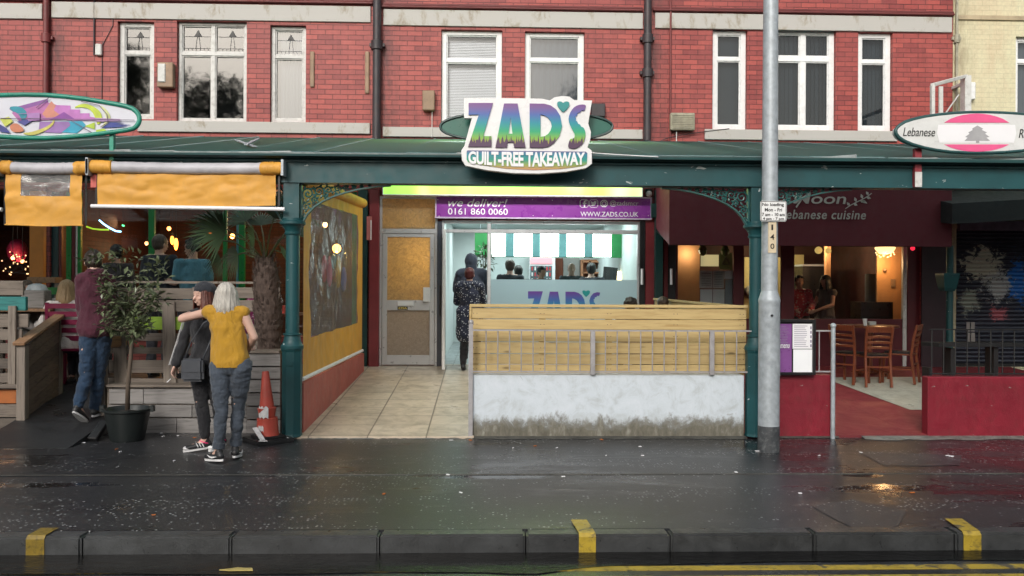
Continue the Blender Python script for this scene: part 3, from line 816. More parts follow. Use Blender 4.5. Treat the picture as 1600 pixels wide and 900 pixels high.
bD = building('brick_building', 'red brick building with three dark paned white windows above the maroon awning', XB['d'], XB['e']-0.005,
    [(((1112,48,1165,204),), dict(behind='vblind', gm='blindglass', tz=0.285, fw=0.085)), (((1205,47,1303,205),), dict(cols=2, gm='blindglass', behind='vblind', tz=0.285, fw=0.085, tw=0.085)), (((1338,53,1391,206),), dict(gm='blindglass', behind='vblind', tz=0.285, fw=0.085))],
    [(RX(1056, YW, 450), RX(1440, YW, 450), zf(YW), zy(370, 1250))], 'brick', bandA(RX(1022,YW), RX(1485,YW), (24,48), 1250), bandA(RX(1100,YW), RX(1400,YW), (204,220), 1250), (RX(1018,YW), XB['e'], zy(22, 1250)))
bE = building('rendered_building', 'cream painted brick building at the far right with a small alarm box', XB['e'], XB['f'],
    [(((1583,60,1680,190),), dict(cols=1, tz=0.28, behind='curtain'))], [op_shut], 'cream', (XB['e']+0.05, XB['f'], zy(32, 1545), zy(25, 1545)), None, None, 'beigestone')

# drainpipes, vents, alarm boxes
def drain(par, px, y0=0, y1=222, r=0.055, mat='darkpipe', collars=(75,), off=0.09):
    x = RX(px, YW, 100); z1, z0 = ZT, zy(y1, px)
    mb = MB().tube([(x,YW-off,z0),(x,YW-off,z1)], r, 12)
    for c in collars:
        z = zy(c, px); mb.lathe([(r,z-0.09),(r+0.022,z-0.08),(r+0.025,z+0.05),(r,z+0.06)], (x,YW-off,0), 12)
        mb.box(x-r-0.05, x+r+0.05, YW-off, YW-0.001, z-0.03, z+0.02)
    return mb.build('drainpipe', M[mat], par, smooth=40)
drain(bB, 75, r=0.045, mat='redpipe', collars=(60,200), y1=215, off=0.06)
drain(bC, 590, collars=(72,), r=0.065); drain(bC, 1010, collars=(115,62), r=0.06)
drain(bD, 1047, r=0.016, mat='redpipe', collars=(), off=0.03); drain(bE, 1493, r=0.02, mat='boxbeige', collars=(60,), off=0.035)
def wbox(par, name, px, mat, d=0.10, lou=False, bev=0.012):
    x0, x1, z0, z1 = rect(*px, YW-d)
    mb = MB().box(x0, x1, YW-d, YW-0.001, z0, z1)
    o = mb.build(name, M[mat], par, bevel=bev)
    if lou:
        l = MB(); z = z0+0.03
        while z < z1-0.03: l.box(x0+0.02, x1-0.02, YW-d-0.012, YW-d+0.002, z, z+0.012); z += 0.028
        l.build('louvre', M[mat], o)
    return o
wbox(bB, 'vent_box', (245,97,270,136), 'boxbrown', 0.12)
wbox(bB, 'vent_cover', (246,99,258,128), 'oldwhite', 0.14)
wbox(bB, 'meter_box', (148,68,158,86), 'oldwhite', 0.06); wbox(bB, 'wall_plate', (484,80,491,136), 'boxbrown', 0.03); wbox(bC, 'wall_plate', (570,80,577,146), 'boxbrown', 0.03)
mb = MB(); x = RX(148, YW, 40); mb.tube([(x,YW-.02,zy(0,148)+0.6),(x,YW-.02,zy(87,148))], 0.012, 6)
x = RX(160, YW, 100); mb.tube([(x+0.17,YW-.012,zy(0,160)+1),(x+0.16,YW-.012,zy(40,160)),(x,YW-.012,zy(72,160)),(x,YW-.012,zy(155,160))], 0.006, 5); mb.build('cable', M['darkpipe'], bB)
wbox(bC, 'vent_box', (660,141,679,172), 'boxbrown', 0.12); wbox(bC, 'vent_box', (924,161,946,182), 'darkpipe', 0.12)
wbox(bD, 'vent_box', (1048,176,1086,203), 'boxbeige', 0.12, lou=True)
mb = MB(); x = RX(675, YW-0.05, 190); mb.tube([(x,YW-.05,zy(174,675)),(x,YW-.055,zy(216,675))], 0.006, 5)
x = RX(1057, YW-.05, 190); mb.tube([(x,YW-.05,zy(203,1057)),(x,YW-.055,zy(222,1057))], 0.008, 5); mb.build('waste_pipe', M['oldwhite'], bC)
wbox(bE, 'alarm_box', (1511,128,1525,155), 'upvc', 0.09)
# stray cables along the front
mb = MB(); pts = []
for i in range(13):
    px = 1030 + i*9; pts.append((RX(px,YW,205), YW-0.05, zy(222-20*(i/12)**0.6, px)))
mb.tube(pts, 0.006, 5); mb.build('cable', M['blackiron'], bD)
# empty white projecting sign frame at the right
t = thing('sign_frame', 'empty white boxed frame bracketed to the brick above the oval restaurant sign', 'sign frame', (RX(1500,YW), YW, zy(150,1500)))
mb = MB(); x0, x1, z0, z1 = rect(1455,131,1522,182, YW-0.45)
xa = x0; xb = RX(1514,YW-0.1)
for z in (zy(132,1460,YW-.5), zy(185,1460,YW-.5)): pass
A0 = W(1457,133,YW-1.2); A1 = W(1457,190,YW-1.2); B0 = W(1509,119,YW-0.35); B1 = W(1509,195,YW-0.35)
for (p, q) in ((A0,A1),(A0,B0),(A1,B1)): mb.bar(p, q, 0.06, 0.05)
mb.bar(B0, B1, 0.14, 0.1); mb.bar(W(1474,182,YW-1.0), W(1498,148,YW-0.4), 0.02, 0.02)
mb.bar(W(1470,135,YW-1.1), W(1470,180,YW-1.1), 0.03, 0.06)
mb.bar(B0+Vector((0,0,-.1)), B0+Vector((0,0.36,-.1)), 0.05, 0.05); mb.bar(B1, B1+Vector((0,0.36,0)), 0.05, 0.05)
mb.build('frame', M['oldwhite'], t, bevel=0.005)
# mould and soot patch over the right windows is in the brick; a broken fixing hangs there
# ================================================================== ARCADE CANOPY
cx1 = RX(457, 0, 450); sp = RX(1181, 0, 450) - cx1
can = thing('arcade_canopy', 'long teal iron canopy on columns running along the shopfronts', 'canopy', (cx1, 0, 0))
XC0, XC1 = RX(-900, 0), RX(2300, 0)
z_bb, z_bt, z_gt = W(800,289,0).z, W(800,258,0).z, W(800,247,-0.2).z
ZR0, ZR1 = W(800,241,-0.12).z, W(800,219,YW).z
# beam with a fillet top and bottom
mb = MB()
mb.box(XC0, XC1, -0.075, 0.075, z_bb+0.012, z_bt)
mb.box(XC0, XC1, -0.095, 0.095, z_bb-0.006, z_bb+0.012)
mb.box(XC0, XC1, -0.10, 0.09, z_bt, z_bt+0.02)
mb.build('beam', M['teal'], can)
mb = MB()
prof = [(-0.075,z_bt+0.02),(-0.14,z_bt+0.03),(-0.16,z_bt+0.055),(-0.20,z_bt+0.065),(-0.215,z_gt),(-0.20,z_gt),(-0.19,z_bt+0.08),(-0.10,z_bt+0.07),(0.09,z_bt+0.07),(0.09,z_bt+0.02)]
mb.prism(prof, 'x', XC0, XC1); mb.build('gutter', M['tealdark'], can)
M['flash'] = pm('grey_flashing', (0.30,0.34,0.34), 0.45, var=0.4, vs=2, dirt=0.6, dcol=(0.02,0.05,0.05))
# roof sheets, each lapping the gutter at its own line
random.seed(11); x = XC0; k = 0
rf = MB(); tr = MB(); ft = MB()
slope_ = (ZR1-ZR0)/(YW+0.12)
while x < XC1:
    w = random.uniform(0.75, 0.95); dy = random.uniform(-0.05, 0.05); dz = random.uniform(0, 0.012)
    y0 = -0.14+dy; z0 = ZR0+slope_*(y0+0.12)+dz
    rf.add([(x+.006,y0,z0),(x+w-.006,y0,z0),(x+w-.006,YW-.004,ZR1+dz),(x+.006,YW-.004,ZR1+dz)], [(0,1,2,3)])
    rf.add([(x+.006,y0,z0-.012),(x+w-.006,y0,z0-.012),(x+w-.006,YW-.004,ZR1+dz-.012),(x+.006,YW-.004,ZR1+dz-.012)], [(3,2,1,0)])
    rf.add([(x+.006,y0,z0),(x+w-.006,y0,z0),(x+w-.006,y0,z0-.012),(x+.006,y0,z0-.012)], [(3,2,1,0)])
    tr.bar((x, -0.10, ZR0+0.004), (x, YW-.01, ZR1+0.008), 0.02, 0.014)
    if random.random() < 0.75:
        e = w*random.uniform(0.3, 0.9); q = x + random.uniform(0.02, w-e)
        h0, h1 = sorted((random.uniform(.002,.012), random.uniform(.018,.04))); h0, h1 = (h0, h1) if random.random() < .6 else (h1, h0); ft = MB(); ft.prism([(q,z0-.018),(q+e,z0-.018),(q+e,z0-.018+h1),(q,z0-.018+h0)], 'y', y0-.016, y0-.012); ft.build('flashing', M['flash'], can)
    x += w; k += 1
M['tealroof'] = pm('teal_roof_sheet', (0.035,0.15,0.14), 0.55, var=0.3, vs=1.6, bump=0.3, bs=8, dirt=0.45, dcol=(0.02,0.055,0.05))
# the old painted roof glass lets a share of the daylight through
_t = M['tealroof'].node_tree; _b = [n for n in _t.nodes if n.type == 'BSDF_PRINCIPLED'][0]; _o = [n for n in _t.nodes if n.type == 'OUTPUT_MATERIAL'][0]
_tl = nd(_t, 'ShaderNodeBsdfTranslucent'); _tl.inputs[0].default_value = (0.85,0.93,0.93,1)
_mx = nd(_t, 'ShaderNodeMixShader'); _mx.inputs[0].default_value = 0.70; L(_t, _b.outputs[0], _mx.inputs[1]); L(_t, _tl.outputs[0], _mx.inputs[2]); L(_t, _mx.outputs[0], _o.inputs[0])
rf.build('roof', M['tealroof'], can)
tr.build('glazing_bar', M['tealroof'], can)
# wall plate, rafters and cross beams beneath
mb = MB(); mb.box(XC0, XC1, YW-0.09, YW-0.004, ZR1-0.17, ZR1-0.02)
for i in range(-3, 8):
    x = cx1 + i*sp/2
    mb.bar((x, 0.05, z_bt-0.02), (x, YW-.02, ZR1-0.12), 0.06, 0.12)
mb.build('rafter', M['tealdark'], can)

def column(x):
    w = 0.078; c = MB()
    c.box(x-w, x+w, -w, w, W(457,352,0).z+0.07, z_bb-0.006)
    zc = W(457,352,0).z
    c.lathe([(0.075,zc-0.10),(0.082,zc-0.09),(0.082,zc-0.075),(0.075,zc-0.07),(0.085,zc-0.03),(0.115,zc),(0.13,zc+0.01),(0.13,zc+0.035),(0.11,zc+0.045),(0.11,zc+0.07)], (x,0,0), 20)
    zb = W(457,540,0).z
    c.tube([(x,0,zb+0.1),(x,0,zc-0.09)], 0.068, 20)
    c.lathe([(0.115,zb-0.03),(0.115,zb),(0.10,zb+0.02),(0.088,zb+0.05),(0.08,zb+0.10),(0.092,zb+0.11),(0.092,zb+0.125),(0.07,zb+0.13)], (x,0,0), 20)
    o = c.build('column', M['teal'], can, smooth=35)
    b = MB(); b.lathe([(0.112,0.02),(0.104,0.05),(0.104,zb-0.06),(0.112,zb-0.04),(0.112,zb-0.03)], (x,0,0), 8, ph=PI/8)
    b.box(x-0.02, x+0.03, -0.106, -0.10, zb-0.20, zb-0.15)
    b.build('base', M['teal'], o, bevel=0.003)
    return o
for i in range(-1, 3): column(cx1+i*sp)

def spiral(c, r0, r1, turns, a0, dirn=1, n=None):
    n = n or int(14*turns)+4
    return [(c[0]+ (r0+(r1-r0)*i/n)*math.cos(a0+dirn*turns*2*PI*i/n), c[1]+(r0+(r1-r0)*i/n)*math.sin(a0+dirn*turns*2*PI*i/n)) for i in range(n+1)]
def bracket(x, s):
    """scrolled spandrel: s = +1 to the right of the post, -1 to the left. u runs out, v down from the beam"""
    arch = [(0.078,0.46),(0.10,0.40),(0.15,0.31),(0.22,0.235),(0.31,0.175),(0.42,0.125),(0.54,0.085),(0.68,0.05),(0.84,0.024),(1.0,0.012)]
    def P(u, v, y=0): return (x+s*u, y, z_bb-0.008-v)
    mb = MB()
    for a, b in zip(arch, arch[1:]): mb.bar(P(*a), P(*b), 0.05, 0.014, up=(0,0,1))
    mb.bar(P(0.086,0), P(0.086,0.42), 0.014, 0.045, up=(0,1,0))
    def low(u):
        for a, b in zip(arch, arch[1:]):
            if a[0] <= u <= b[0]: return a[1]+(b[1]-a[1])*(u-a[0])/(b[0]-a[0])
        return 0
    def tub(pts, r): mb.tube([P(a, max(-0.0, b), random.uniform(-.004,.004)) for a, b in pts], r, 5)
    rnd = random.Random(5)
    # main stem with alternate volutes
    for (u, v, r, t_, a0, d_) in [(0.155,0.10,0.066,1.6,2.2,1),(0.135,0.235,0.042,1.4,-1.5,-1),(0.115,0.335,0.024,1.2,1.5,1),(0.265,0.075,0.055,1.6,0.5,-1),(0.225,0.16,0.032,1.3,2.5,1),
                              (0.36,0.062,0.043,1.5,2.4,1),(0.335,0.125,0.022,1.2,0,-1),(0.455,0.048,0.035,1.5,0.4,-1),(0.54,0.036,0.027,1.4,2.4,1),(0.62,0.026,0.02,1.3,0.3,-1),(0.70,0.02,0.015,1.2,2.0,1),(0.44,0.10,0.013,1,0,1),(0.78,0.013,0.01,1,1,1)]:
        tub([(p, q) for p, q in spiral((u, v), r, r*0.15, t_, a0, d_)], 0.0085)
        for q in range(5):
            a = a0 + q*1.25 + 0.4; l = r*0.62
            p0 = (u+r*0.8*math.cos(a), v+r*0.8*math.sin(a)); p1 = (u+(r*0.8+l)*math.cos(a+0.5), v+(r*0.8+l)*math.sin(a+0.5))
            if 0.08 < p1[0] and 0 < p1[1] < low(p1[0]):
                mb.tube([P(*p0), P((p0[0]+p1[0])/2+0.004,(p0[1]+p1[1])/2), P(*p1)], [0.006,0.012,0.003], 5)
    return mb.build('bracket', pm('bracket_teal', (0.02,0.10,0.095), 0.4, var=0.4, vs=12, dirt=0.3, dcol=(0.1,0.14,0.13)) if 'brk' not in M else M['brk'], can)
M['brk'] = pm('bracket_teal', (0.02,0.095,0.09), 0.4, var=0.4, vs=12, dirt=0.25, dcol=(0.08,0.11,0.10))
for i in range(-1, 3):
    for s in (-1, 1): bracket(cx1+i*sp, s)
# unseen strip light added under the canopy roof to brighten the shop signs
sx_ = (RX(640,3.2)+RX(1000,3.2))/2
MB().box(sx_-1.2, sx_+1.2, 3.17, 3.25, ZR1-.40, ZR1-.34).build('added_strip_light', emat('added_strip_light',(1,.97,.92),4), can)
lamp('added_strip_lamp', 'AREA', (sx_, 3.22, ZR1-.42), 34, (1,.97,.94), 2.3, (R(42),0,0), 0.1)
# slack white cable and scrap on the roof
mb = MB(); pts = [W(921+i*9, 238+7*(i/12)**0.8, -0.25) for i in range(13)]
mb.tube([Vector((p.x, -0.24, p.z)) for p in pts], 0.006, 5)
mb.build('cable', M['upvc'], can, smooth=True)
tt = thing('timber_scrap', 'two crossed grey timber offcuts lying on the teal canopy roof', 'offcuts', (RX(385,1,225), 0.3, ZR0+slope_*0.42))
def onroof(px, py):
    Y = 0.5
    for _ in range(40):
        d = CR @ Vector(((px-800)/FPX, -(py-450)/FPX, -1.0)); t = (Y-CAM.y)/d.y; z = CAM.z+d.z*t
        Y = Y + 0.5*((z-(ZR0+slope_*(Y+0.12))-0.03)/(slope_-d.z/d.y))
    p = CAM+d*t; return p
a, b = onroof(370,219), onroof(398,229); MBt = MB(); MBt.bar(a, b, 0.05, 0.012); MBt.build('batten', M['galv'], tt)
a, b = onroof(404,218), onroof(384,228); a.z += .014; b.z += .014; MBt = MB(); MBt.bar(a, b, 0.04, 0.012); MBt.build('batten', M['galv'], tt)

# ================================================================== SIGNS ON THE CANOPY
def grad_mat(name, z0, z1, stops, grass=False, xs=25, rough=0.4):
    m, t, b, o = newmat(name)
    tc = nd(t, 'ShaderNodeTexCoord'); s = nd(t, 'ShaderNodeSeparateXYZ'); L(t, tc.outputs['Object'], s.inputs[0])
    mr = nd(t, 'ShaderNodeMapRange'); mr.inputs[1].default_value = z0; mr.inputs[2].default_value = z1; L(t, s.outputs[2], mr.inputs[0])
    c = ramp(t, mr.outputs[0], stops)
    if grass:
        cb = nd(t, 'ShaderNodeCombineXYZ'); L(t, s.outputs[0], cb.inputs[0])
        n1 = nd(t, 'ShaderNodeTexNoise'); n1.inputs['Scale'].default_value = xs*2.2; n1.inputs['Detail'].default_value = 2; L(t, cb.outputs[0], n1.inputs['Vector'])
        h = mathn(t, 'MULTIPLY', mathn(t, 'POWER', n1.outputs[0], 2.2), 0.75)
        c = mixc(t, mathn(t, 'LESS_THAN', mr.outputs[0], h), c, (0.07,0.03,0.075))
    L(t, c, b.inputs['Base Color']); b.inputs['Roughness'].default_value = rough
    return m
def zoomp(pts, ox=690, oy=140, k=5.926): return [(ox+x/k, oy+y/k) for x, y in pts]
YS = -0.34
def px_poly(splines, Y, depth, mat, par, name, zoom=True, bevel=0.0, smoothen=0):
    out = []
    for s in splines:
        s = zoomp(s) if zoom else s
        if smoothen: s = chaikin(s, smoothen)
        out.append([(lambda p: (p.x, p.z))(W(a, b, Y)) for a, b in s])
    me = poly_mesh(out, depth, bevel); me.transform(Matrix.Translation((0, Y, 0)))
    return link_mesh(name, me, mat, par)
def chaikin(p, n=1):
    for _ in range(n):
        q = []
        for i in range(len(p)):
            a, b = p[i], p[(i+1) % len(p)]
            q += [(a[0]*.75+b[0]*.25, a[1]*.75+b[1]*.25), (a[0]*.25+b[0]*.75, a[1]*.25+b[1]*.75)]
        p = q
    return p
Zl = dict(
 Z=[[(250,125),(475,125),(385,432),(462,432),(462,530),(245,530),(345,232),(250,235)]],
 A=[[(578,130),(703,130),(778,538),(672,538),(664,490),(612,490),(605,538),(498,538)],[(640,260),(656,410),(620,410)]],
 D=[[(815,130),(950,132),(1010,148),(1060,185),(1098,245),(1115,340),(1092,425),(1040,495),(985,530),(930,540),(815,538)],[(915,232),(950,240),(985,262),(1012,300),(1020,340),(1008,380),(985,412),(955,432),(915,438)]],
 S=[[(1338,143),(1290,138),(1235,155),(1195,200),(1174,262),(1180,310),(1205,360),(1230,405),(1234,440),(1215,456),(1186,458),(1168,530),(1195,548),(1240,548),(1290,520),(1322,475),(1333,420),(1328,380),(1312,352),(1290,345),(1282,325),(1262,318),(1258,298),(1240,288),(1246,268),(1236,250),(1256,240),(1258,215),(1282,214),(1292,192),(1318,196),(1328,184)]],
 heart=[[(1068,122),(1085,110),(1108,112),(1125,126),(1142,112),(1166,110),(1185,124),(1180,158),(1150,192),(1125,212),(1098,186),(1074,156)]])
bx = W(822, 265, YS)
zs_ = thing('shop_sign', 'white cut out sign with rainbow lettering above the takeaway entrance', 'sign', (bx.x, YS, bx.z))
px_poly([[(212,90),(470,88),(930,95),(1000,112),(1040,84),(1110,70),(1180,76),(1222,108),(1385,112),(1350,320),(1376,400),(1370,470),(1342,540),(1382,572),(1385,690),(1330,730),(1150,762),(900,780),(650,775),(400,745),(222,705),(192,655),(186,570),(215,530),(285,268),(212,268)]], YS, 0.07, M['whitemetal'], zs_, 'panel', bevel=0.004)
grd = grad_mat('rainbow_lettering', W(822,232,YS).z-bx.z, W(822,161,YS).z-bx.z, [(0.0,(0.09,0.05,0.10)),(0.10,(0.30,0.24,0.05)),(0.2,(0.2,0.42,0.05)),(0.35,(0.02,0.35,0.16)),(0.55,(0.01,0.25,0.33)),(0.72,(0.06,0.12,0.38)),(0.88,(0.16,0.08,0.26)),(1,(0.18,0.06,0.22))], True, 22)
for k, pl in Zl.items():
    if k == 'heart': px_poly(pl, YS-0.045, 0.02, pm('heart_teal', (0.02,0.25,0.25), 0.4), zs_, 'heart', smoothen=1); continue
    px_poly(pl, YS-0.045, 0.02, grd, zs_, 'letter', smoothen=1 if k == 'S' else 0)
gr2 = grad_mat('tagline_panel', W(822,266,YS).z-bx.z, W(822,236,YS).z-bx.z, [(0.0,(0.55,0.25,0.12)),(0.25,(0.25,0.35,0.08)),(0.5,(0.01,0.28,0.20)),(0.8,(0.02,0.2,0.3)),(1,(0.12,0.06,0.2))])
px_poly([[(240,563),(1335,575),(1350,590),(1345,690),(1300,708),(1100,735),(850,745),(600,732),(380,700),(245,672),(232,650),(232,575)]], YS-0.040, 0.012, gr2, zs_, 'tagline_panel')
me = text_mesh('GUILT-FREE TAKEAWAY', 0.01, 0.035, 0, 0.95)
p0, p1 = W(732,250,YS), W(913,250,YS)
fit(me, p0.x, p1.x, 0, 1, YS-0.05)
for v in me.vertices:
    u = (v.co.x-p0.x)/(p1.x-p0.x); s = 1-(2*u-1)**2
    top = W(822,238.5,YS).z; bot = W(822,257.5,YS).z - 0.028*s
    v.co.z = bot + (top-bot)*v.co.z
link_mesh('lettering', me, M['white'], zs_)
mb = MB(); 
for px in (760, 885): mb.bar((RX(px,YS,250), YS+0.03, z_bt-0.02), (RX(px,YS,250), -0.07, z_bt-0.02), 0.04, 0.04)
mb.build('fixing', M['tealdark'], zs_)

def surf_outline(x0, x1, y0, y1, n=48, pw=2.6, px=1.0):
    cx_, cy_, a, b = (x0+x1)/2, (y0+y1)/2, (x1-x0)/2, (y1-y0)/2
    o = []
    for i in range(n):
        t = 2*PI*i/n; c, s = math.cos(t), math.sin(t)
        o.append((cx_+a*math.copysign(abs(c)**(2/ pw), c), cy_+b*math.copysign(abs(s)**(2/(pw*px)), s)))
    return o
t = thing('surfboard_board', 'dark green surfboard shaped board standing behind the rainbow lettered sign', 'board', (bx.x, -0.16, W(822,222,-0.16).z))
px_poly([surf_outline(687,958,173,223,pw=2.2)], -0.17, 0.03, M['signteal'], t, 'panel', False)
mb = MB(); mb.tube([(lambda p: (p.x, -0.19, p.z))(W(a, b, -0.19)) for a, b in surf_outline(688,957,174,222,pw=2.2)], 0.014, 6, closed=True); mb.build('rim', M['tealdark'], t)
mb = MB()
for px in (765, 880):
    p = W(px, 222, -0.16); mb.bar((p.x, -0.16, z_bt), (p.x, -0.16, p.z+0.05), 0.05, 0.04)
mb.build('post', M['tealdark'], t)

# painted surfboard sign on the left
YB = -0.12
b0 = W(60, 218, YB)
t = thing('surfboard_sign', 'white surfboard sign with abstract pink, purple and lime painting above the yellow blinds', 'sign', (b0.x, YB, b0.z))
out = [(-170,190),(-150,172),(-100,158),(-20,150),(60,148),(120,153),(175,162),(205,168),(216,176),(220,186),(217,196),(208,203),(170,208),(120,214),(60,217),(0,214),(-80,208),(-140,202),(-163,198)]
px_poly([out], YB, 0.04, pm('board_white', (0.62,0.63,0.70), 0.4, var=0.05), t, 'panel', False, smoothen=1)
mb = MB(); mb.tube([(lambda p: (p.x, YB-0.02, p.z))(W(a, b, YB)) for a, b in chaikin(out,1)], 0.024, 8, closed=True); mb.build('rim', pm('rim_green', (0.02,0.24,0.17), 0.35, dirt=0.3), t, smooth=True)
art = [('#a', (0.22,0.08,0.30), [(14,170),(75,154),(75,188),(40,190)]), ('#b', (0.42,0.14,0.36), [(18,176),(75,160),(110,170),(110,186),(116,186),(30,190)]), ('#c', (0.55,0.22,0.16), [(66,178),(80,158),(94,172),(100,182),(72,184)]),
       ('#d', (0.45,0.16,0.45), [(88,164),(110,165),(110,171),(125,171),(125,177),(140,177),(140,182),(150,184),(150,188),(105,188),(84,172)]), ('#e', (0.22,0.05,0.30), [(78,187),(100,175),(117,186),(96,187)]),
       ('#f', (0.02,0.25,0.33), [(15,166),(32,166),(42,174),(42,184),(34,190),(30,178),(16,172)]), ('#g', (0.02,0.32,0.48), [(85,190),(128,189),(135,196),(120,208),(80,206)]), ('#h', (0.30,0.16,0.42), [(62,190),(108,190),(110,196),(95,208),(60,206)]),
       ('#i', (0.50,0.62,0.05), [(113,169),(128,161),(145,165),(158,175),(160,188),(152,197),(150,186),(142,171),(128,167)]), ('#j', (0.62,0.68,0.30), [(155,163),(168,172),(174,185),(168,195),(160,200),(160,196),(167,186),(162,172)]),
       ('#k', (0.40,0.55,0.05), [(132,197),(148,191),(148,202)]), ('#l', (0.42,0.6,0.04), [(150,203),(162,201),(168,205),(150,209)]), ('#m', (0.03,0.05,0.25), [(158,200),(170,191),(196,192),(180,194),(206,195),(188,197),(200,198)]),
       ('#n', (0.55,0.5,0.12), [(32,208),(52,206),(78,196),(86,184),(84,196),(64,208),(48,212)]), ('#o', (0.5,0.18,0.10), [(14,196),(26,191),(40,204),(30,207),(18,206)]), ('#p', (0.04,0.05,0.22), [(-4,192),(10,200),(16,208),(0,206)]),
       ('#q', (0.06,0.06,0.25), [(26,190),(42,186),(48,190),(38,196)]), ('#r', (0.5,0.55,0.1), [(0,186),(14,182),(20,190),(8,198)]), ('#s', (0.55,0.25,0.3), [(-80,170),(-20,160),(-30,190),(-90,196)]), ('#t', (0.06,0.3,0.4), [(-130,180),(-80,172),(-60,200),(-120,198)]),
       ('#u', (0.35,0.18,0.42), [(20,178),(62,176),(62,188),(44,189),(42,178)]), ('#v', (0.4,0.25,0.45), [(148,184),(188,186),(188,189),(150,190)])]
for i, (nm, c, pg) in enumerate(art):
    px_poly([pg], YB-0.0215-0.0009*i, 0.0007, pm('paint', c, 0.5, var=0.25, vs=9, bump=0), t, 'painted_shape', False, smoothen=(2 if nm in ('#f','#i','#j','#n','#o') else 0))
mb = MB()
for a, b in (((0,186),(160,188)),((160,188),(213,189)),((115,190),(146,208)),((130,160),(158,166)),((158,166),(170,180)),((170,180),(172,192)),((172,192),(160,200)),((80,154),(60,170))):
    p, q = W(*a, YB), W(*b, YB); mb.bar((p.x,YB-0.043,p.z),(q.x,YB-0.043,q.z),0.004,0.006)
mb.build('painted_line', pm('paint_line', (0.12,0.08,0.14), 0.5), t)
mb = MB()
for px in (-60, 174): p = W(px, 206, YB); mb.box(p.x-0.02, p.x+0.02, YB+0.0, YB+0.05, z_bt-0.02, p.z+0.02)
for px in (-60, 174): p = W(px, 206, YB); mb.box(p.x-0.02, p.x+0.02, YB+0.05, 0.0, z_bt+0.02, z_bt+0.07)
mb.build('support_leg', M['brightteal'], t)

# oval restaurant sign on the right
YO = -0.16; b0 = W(1510, 240, YO)
t = thing('oval_sign', 'white oval sign with a pink striped flag roundel above the maroon awning', 'sign', (b0.x, YO, b0.z))
out = surf_outline(1396,1640,177,239,pw=2.0)
out = [(1396,207),(1400,199),(1415,190),(1450,182),(1500,177),(1550,177),(1600,180),(1636,186),(1658,195),(1665,208),(1656,220),(1630,230),(1580,238),(1520,240),(1470,237),(1430,229),(1404,218)]
px_poly([out], YO, 0.09, pm('sign_white', (0.66,0.67,0.66), 0.35, var=0.08, dirt=0.15), t, 'panel', False, smoothen=1)
mb = MB(); mb.tube([(lambda p: (p.x, YO-0.03, p.z))(W(a, b, YO)) for a, b in chaikin(out,1)], 0.02, 8, closed=True); mb.build('rim', pm('rim_dark', (0.02,0.07,0.07), 0.35), t, smooth=True)
Y1 = YO-0.0475
top = [(1475+ (i)*10.2, 195-17.5*math.sin(PI*(0.02+0.96*i/10))**0.6) for i in range(11)]
pk = pm('flag_pink', (0.75,0.10,0.26), 0.4, var=0.12)
px_poly([top], Y1, 0.003, pk, t, 'flag_stripe', False)
bot = [(1475+ (i)*10.2, 223+14*math.sin(PI*(0.02+0.96*i/10))**0.6) for i in range(11)]
px_poly([bot], Y1, 0.003, pk, t, 'flag_stripe', False)
px_poly([[(1466,195),(1586,195),(1588,208),(1584,223),(1468,223),(1464,208)]], Y1, 0.0016, M['white'], t, 'flag_field', False)
px_poly([[(1507,220),(1512,215),(1508,214),(1515,209),(1513,207),(1520,203),(1519,201),(1527,196),(1536,201),(1534,203),(1542,207),(1539,209),(1546,214),(1541,215),(1547,220),(1530,220),(1530,223),(1525,223),(1525,220)]], Y1-0.002, 0.003, pm('cedar_grey', (0.36,0.36,0.37), 0.5), t, 'tree_emblem', False)
text_at('Lebanese', 1411, 199.5, 1461, 213, Y1, pm('sign_ink', (0.03,0.03,0.03), 0.5), t, bold=0.0, shear=0.25, depth=0.006)
text_at('Restaurant', 1592, 202, 1652, 216, Y1, pm('sign_ink', (0.03,0.03,0.03), 0.5), t, bold=0.0, shear=0.25, depth=0.006)
mb = MB(); p = W(1437, 240, YO)
mb.box(p.x-0.035, p.x+0.035, -0.135, -0.085, z_bb-0.0, p.z+0.06)
mb.build('support_post', pm('red_bracket', (0.25,0.03,0.04), 0.5, dirt=0.5), t)
mb = MB(); mb.box(p.x-0.036, p.x+0.036, -0.142, -0.135, z_bb+0.0, z_bt-0.05); mb.build('sticker', M['oldwhite'], t)

